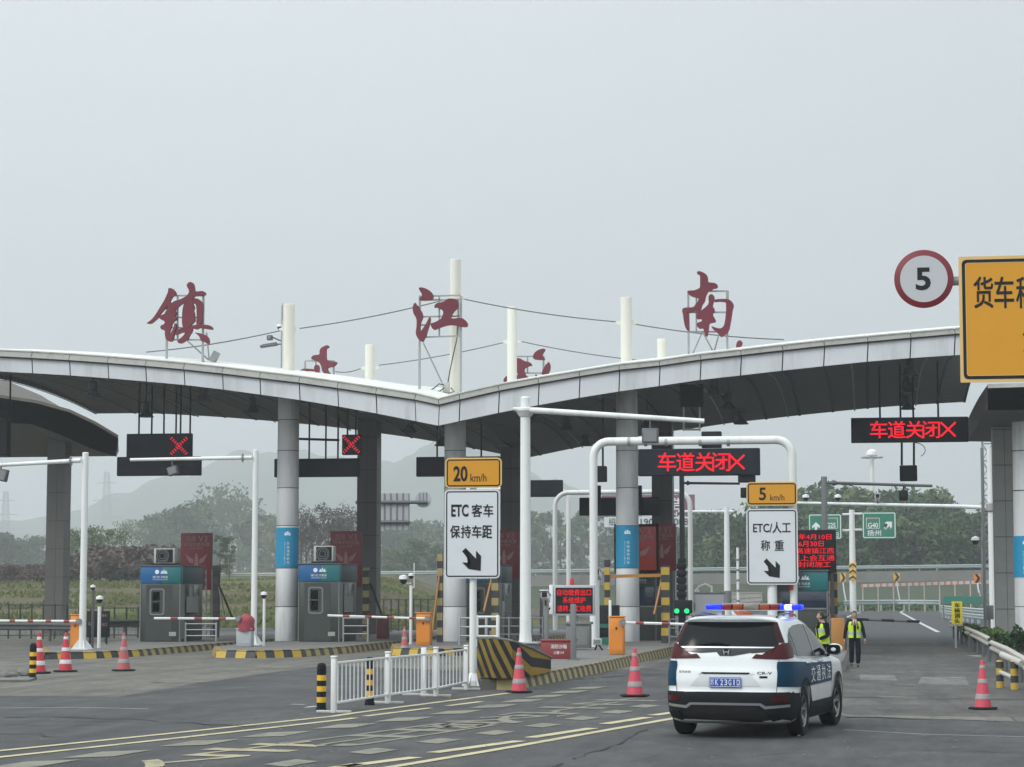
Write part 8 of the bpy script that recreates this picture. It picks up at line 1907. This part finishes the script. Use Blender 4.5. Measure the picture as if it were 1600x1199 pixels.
    mb = MB(); mb.prism([Vector((s*(1.0+.105*abs(cos(t_))**.6*(1 if cos(t_)>0 else -1)), 1.905, 1.165+.072*abs(sin(t_))**.6*(1 if sin(t_)>0 else -1))) for t_ in [2*pi*k/24 for k in range(24)]], (0,.02,0)); build('mirror_frame', mb, 'gloss', mr_o)
    mb = MB(); mb.poly([Vector((s*(1.0+.09*abs(cos(t_))**.6*(1 if cos(t_)>0 else -1)), 1.903, 1.165+.058*abs(sin(t_))**.6*(1 if sin(t_)>0 else -1))) for t_ in [2*pi*k/24 for k in range(24)]]); build('mirror_glass', mb, 'cglass', mr_o, smooth=False)
    # roof rail
    mb = MB(); mb.tube([(s*.60,-.35,1.665),(s*.615,-.2,1.70),(s*.625,.4,1.712),(s*.60,1.0,1.685),(s*.59,1.1,1.66)], .014, 8); build('roof_rail', mb, 'gloss', car)
# wheels
def wheel(x, y, steer=0, s=1):
    w = bpy.data.objects.new('wheel', None); 
    mt = Matrix.Translation((x,y,WR)) @ Matrix.Rotation(steer,4,'Z')
    mb = MB(); mb.lathe((0,0,0), [(.228,-.105),(.27,-.118),(.325,-.112),(.347,-.085),(.352,-.04),(.352,.04),(.347,.085),(.325,.112),(.27,.118),(.228,.105)], 48, axis='X', caps=False)
    for v in mb.bm.verts: v.co = mt @ v.co
    ty = build('wheel', mb, 'rubber', car, ang=30)
    mb = MB(); mb.lathe((0,0,0), [(.001,s*-.02),(.225,s*-.02),(.228,s*.085),(.215,s*.098),(.205,s*.075),(.20,s*.0),(.05,s*-.005),(.001,s*-.005)], 40, axis='X', caps=False)
    for v in mb.bm.verts: v.co = mt @ v.co
    build('rim', mb, 'gloss', ty, ang=30)
    mb = MB()
    for k in range(5):
        for dd in (-.16,.16):
            a_ = 2*pi*k/5+.3; e = a_+dd; c0 = Vector((s*.055, .045*cos(a_), .045*sin(a_))); c1 = Vector((s*.088, .205*cos(e), .205*sin(e))); t_ = Vector((0,-sin(e),cos(e)))*.013
            mb.prism([c0-t_*1.2,c0+t_*1.2,c1+t_*1.5,c1-t_*1.5], (s*-.03,0,0))
    mb.lathe((0,0,0), [(.055,s*.03),(.05,s*.07),(.0,s*.075)], 16, axis='X'); mb.lathe((0,0,0), [(.204,s*.088),(.222,s*.100),(.229,s*.09),(.222,s*.08)], 40, axis='X', caps=False)
    for v in mb.bm.verts: v.co = mt @ v.co
    build('spoke_face', mb, 'rim', ty, ang=30)
for s in (1,-1):
    wheel(s*.805, 0, 0, s); wheel(s*.805, WB, R(-4), s)
mb = MB()
mb.box((-.72,-.6,.22),(.72,3.2,.30)); 
for y in (0,WB): mb.box((-.70,y-.42,.28),(.70,y+.42,.74))
build('underbody', mb, 'rubber', car, smooth=False)
# roof light bar
yb_ = .98; zb3 = 1.80
mb = MB(); mb.box((-.60,yb_-.12,zb3-.055),(.60,yb_+.12,zb3-.045),.003); mb.box((-.46,yb_-.11,zb3+.036),(.40,yb_+.11,zb3+.046),.004)
for x in (-.50,.50): mb.box((x-.03,yb_-.08,1.66),(x+.03,yb_+.08,zb3-.055))
lb_ = build('light_bar', mb, 'cab', car)
seg = [(-.70,-.46,'bluelamp'),(-.46,-.30,'redl'),(-.30,-.14,'ambl'),(-.14,.10,'clearl'),(.10,.26,'ambl'),(.26,.40,'redl'),(.40,.47,'bluelamp'),(.47,.57,'bluehot'),(.57,.72,'bluelamp')]
for x0, x1, m_ in seg:
    mb = MB(); mb.box((x0+.004,yb_-.13,zb3-.043),(x1-.004,yb_+.13,zb3+.034),.018); build('lamp_segment', mb, m_, lb_)
mb = MB(); mb.ball((-.12,yb_-.3,1.69), .085, 12, sc=(2.0,1,.6)); build('siren', mb, 'ambl', car)
mb = MB(); mb.box((-.24,.35,1.676),(.62,.55,1.686)); 
mb.bm.free()
pr_ = G(1250,1150); pf_ = G(1299,1136); HD = -R(9.0)
car.rotation_euler = (0,0,HD); car.scale = (1.065,)*3
off = Matrix.Rotation(HD,3,'Z') @ Vector((.90,0,0))
car.location = (pr_.x-off.x, pr_.y-off.y, .0)
# ================================================================= HAZE
mb = MB(); mb.box((-1950,-60,-1.2),(1950,3100,260))
hm = bpy.data.materials.new('thin_grey_haze'); hm.use_nodes = True; hn = hm.node_tree.nodes; hl = hm.node_tree.links
hn.remove(hn['Principled BSDF']); pv = hn.new('ShaderNodeVolumePrincipled'); pv.inputs['Color'].default_value = (.93,.965,1,1); pv.inputs['Density'].default_value = .00052; pv.inputs['Anisotropy'].default_value = .3
hl.new(pv.outputs[0], hn['Material Output'].inputs['Volume'])
tag(build('haze', mb, hm, smooth=False, kind='stuff'), 'thin grey spring haze fading the far hills', 'haze', kind='stuff')
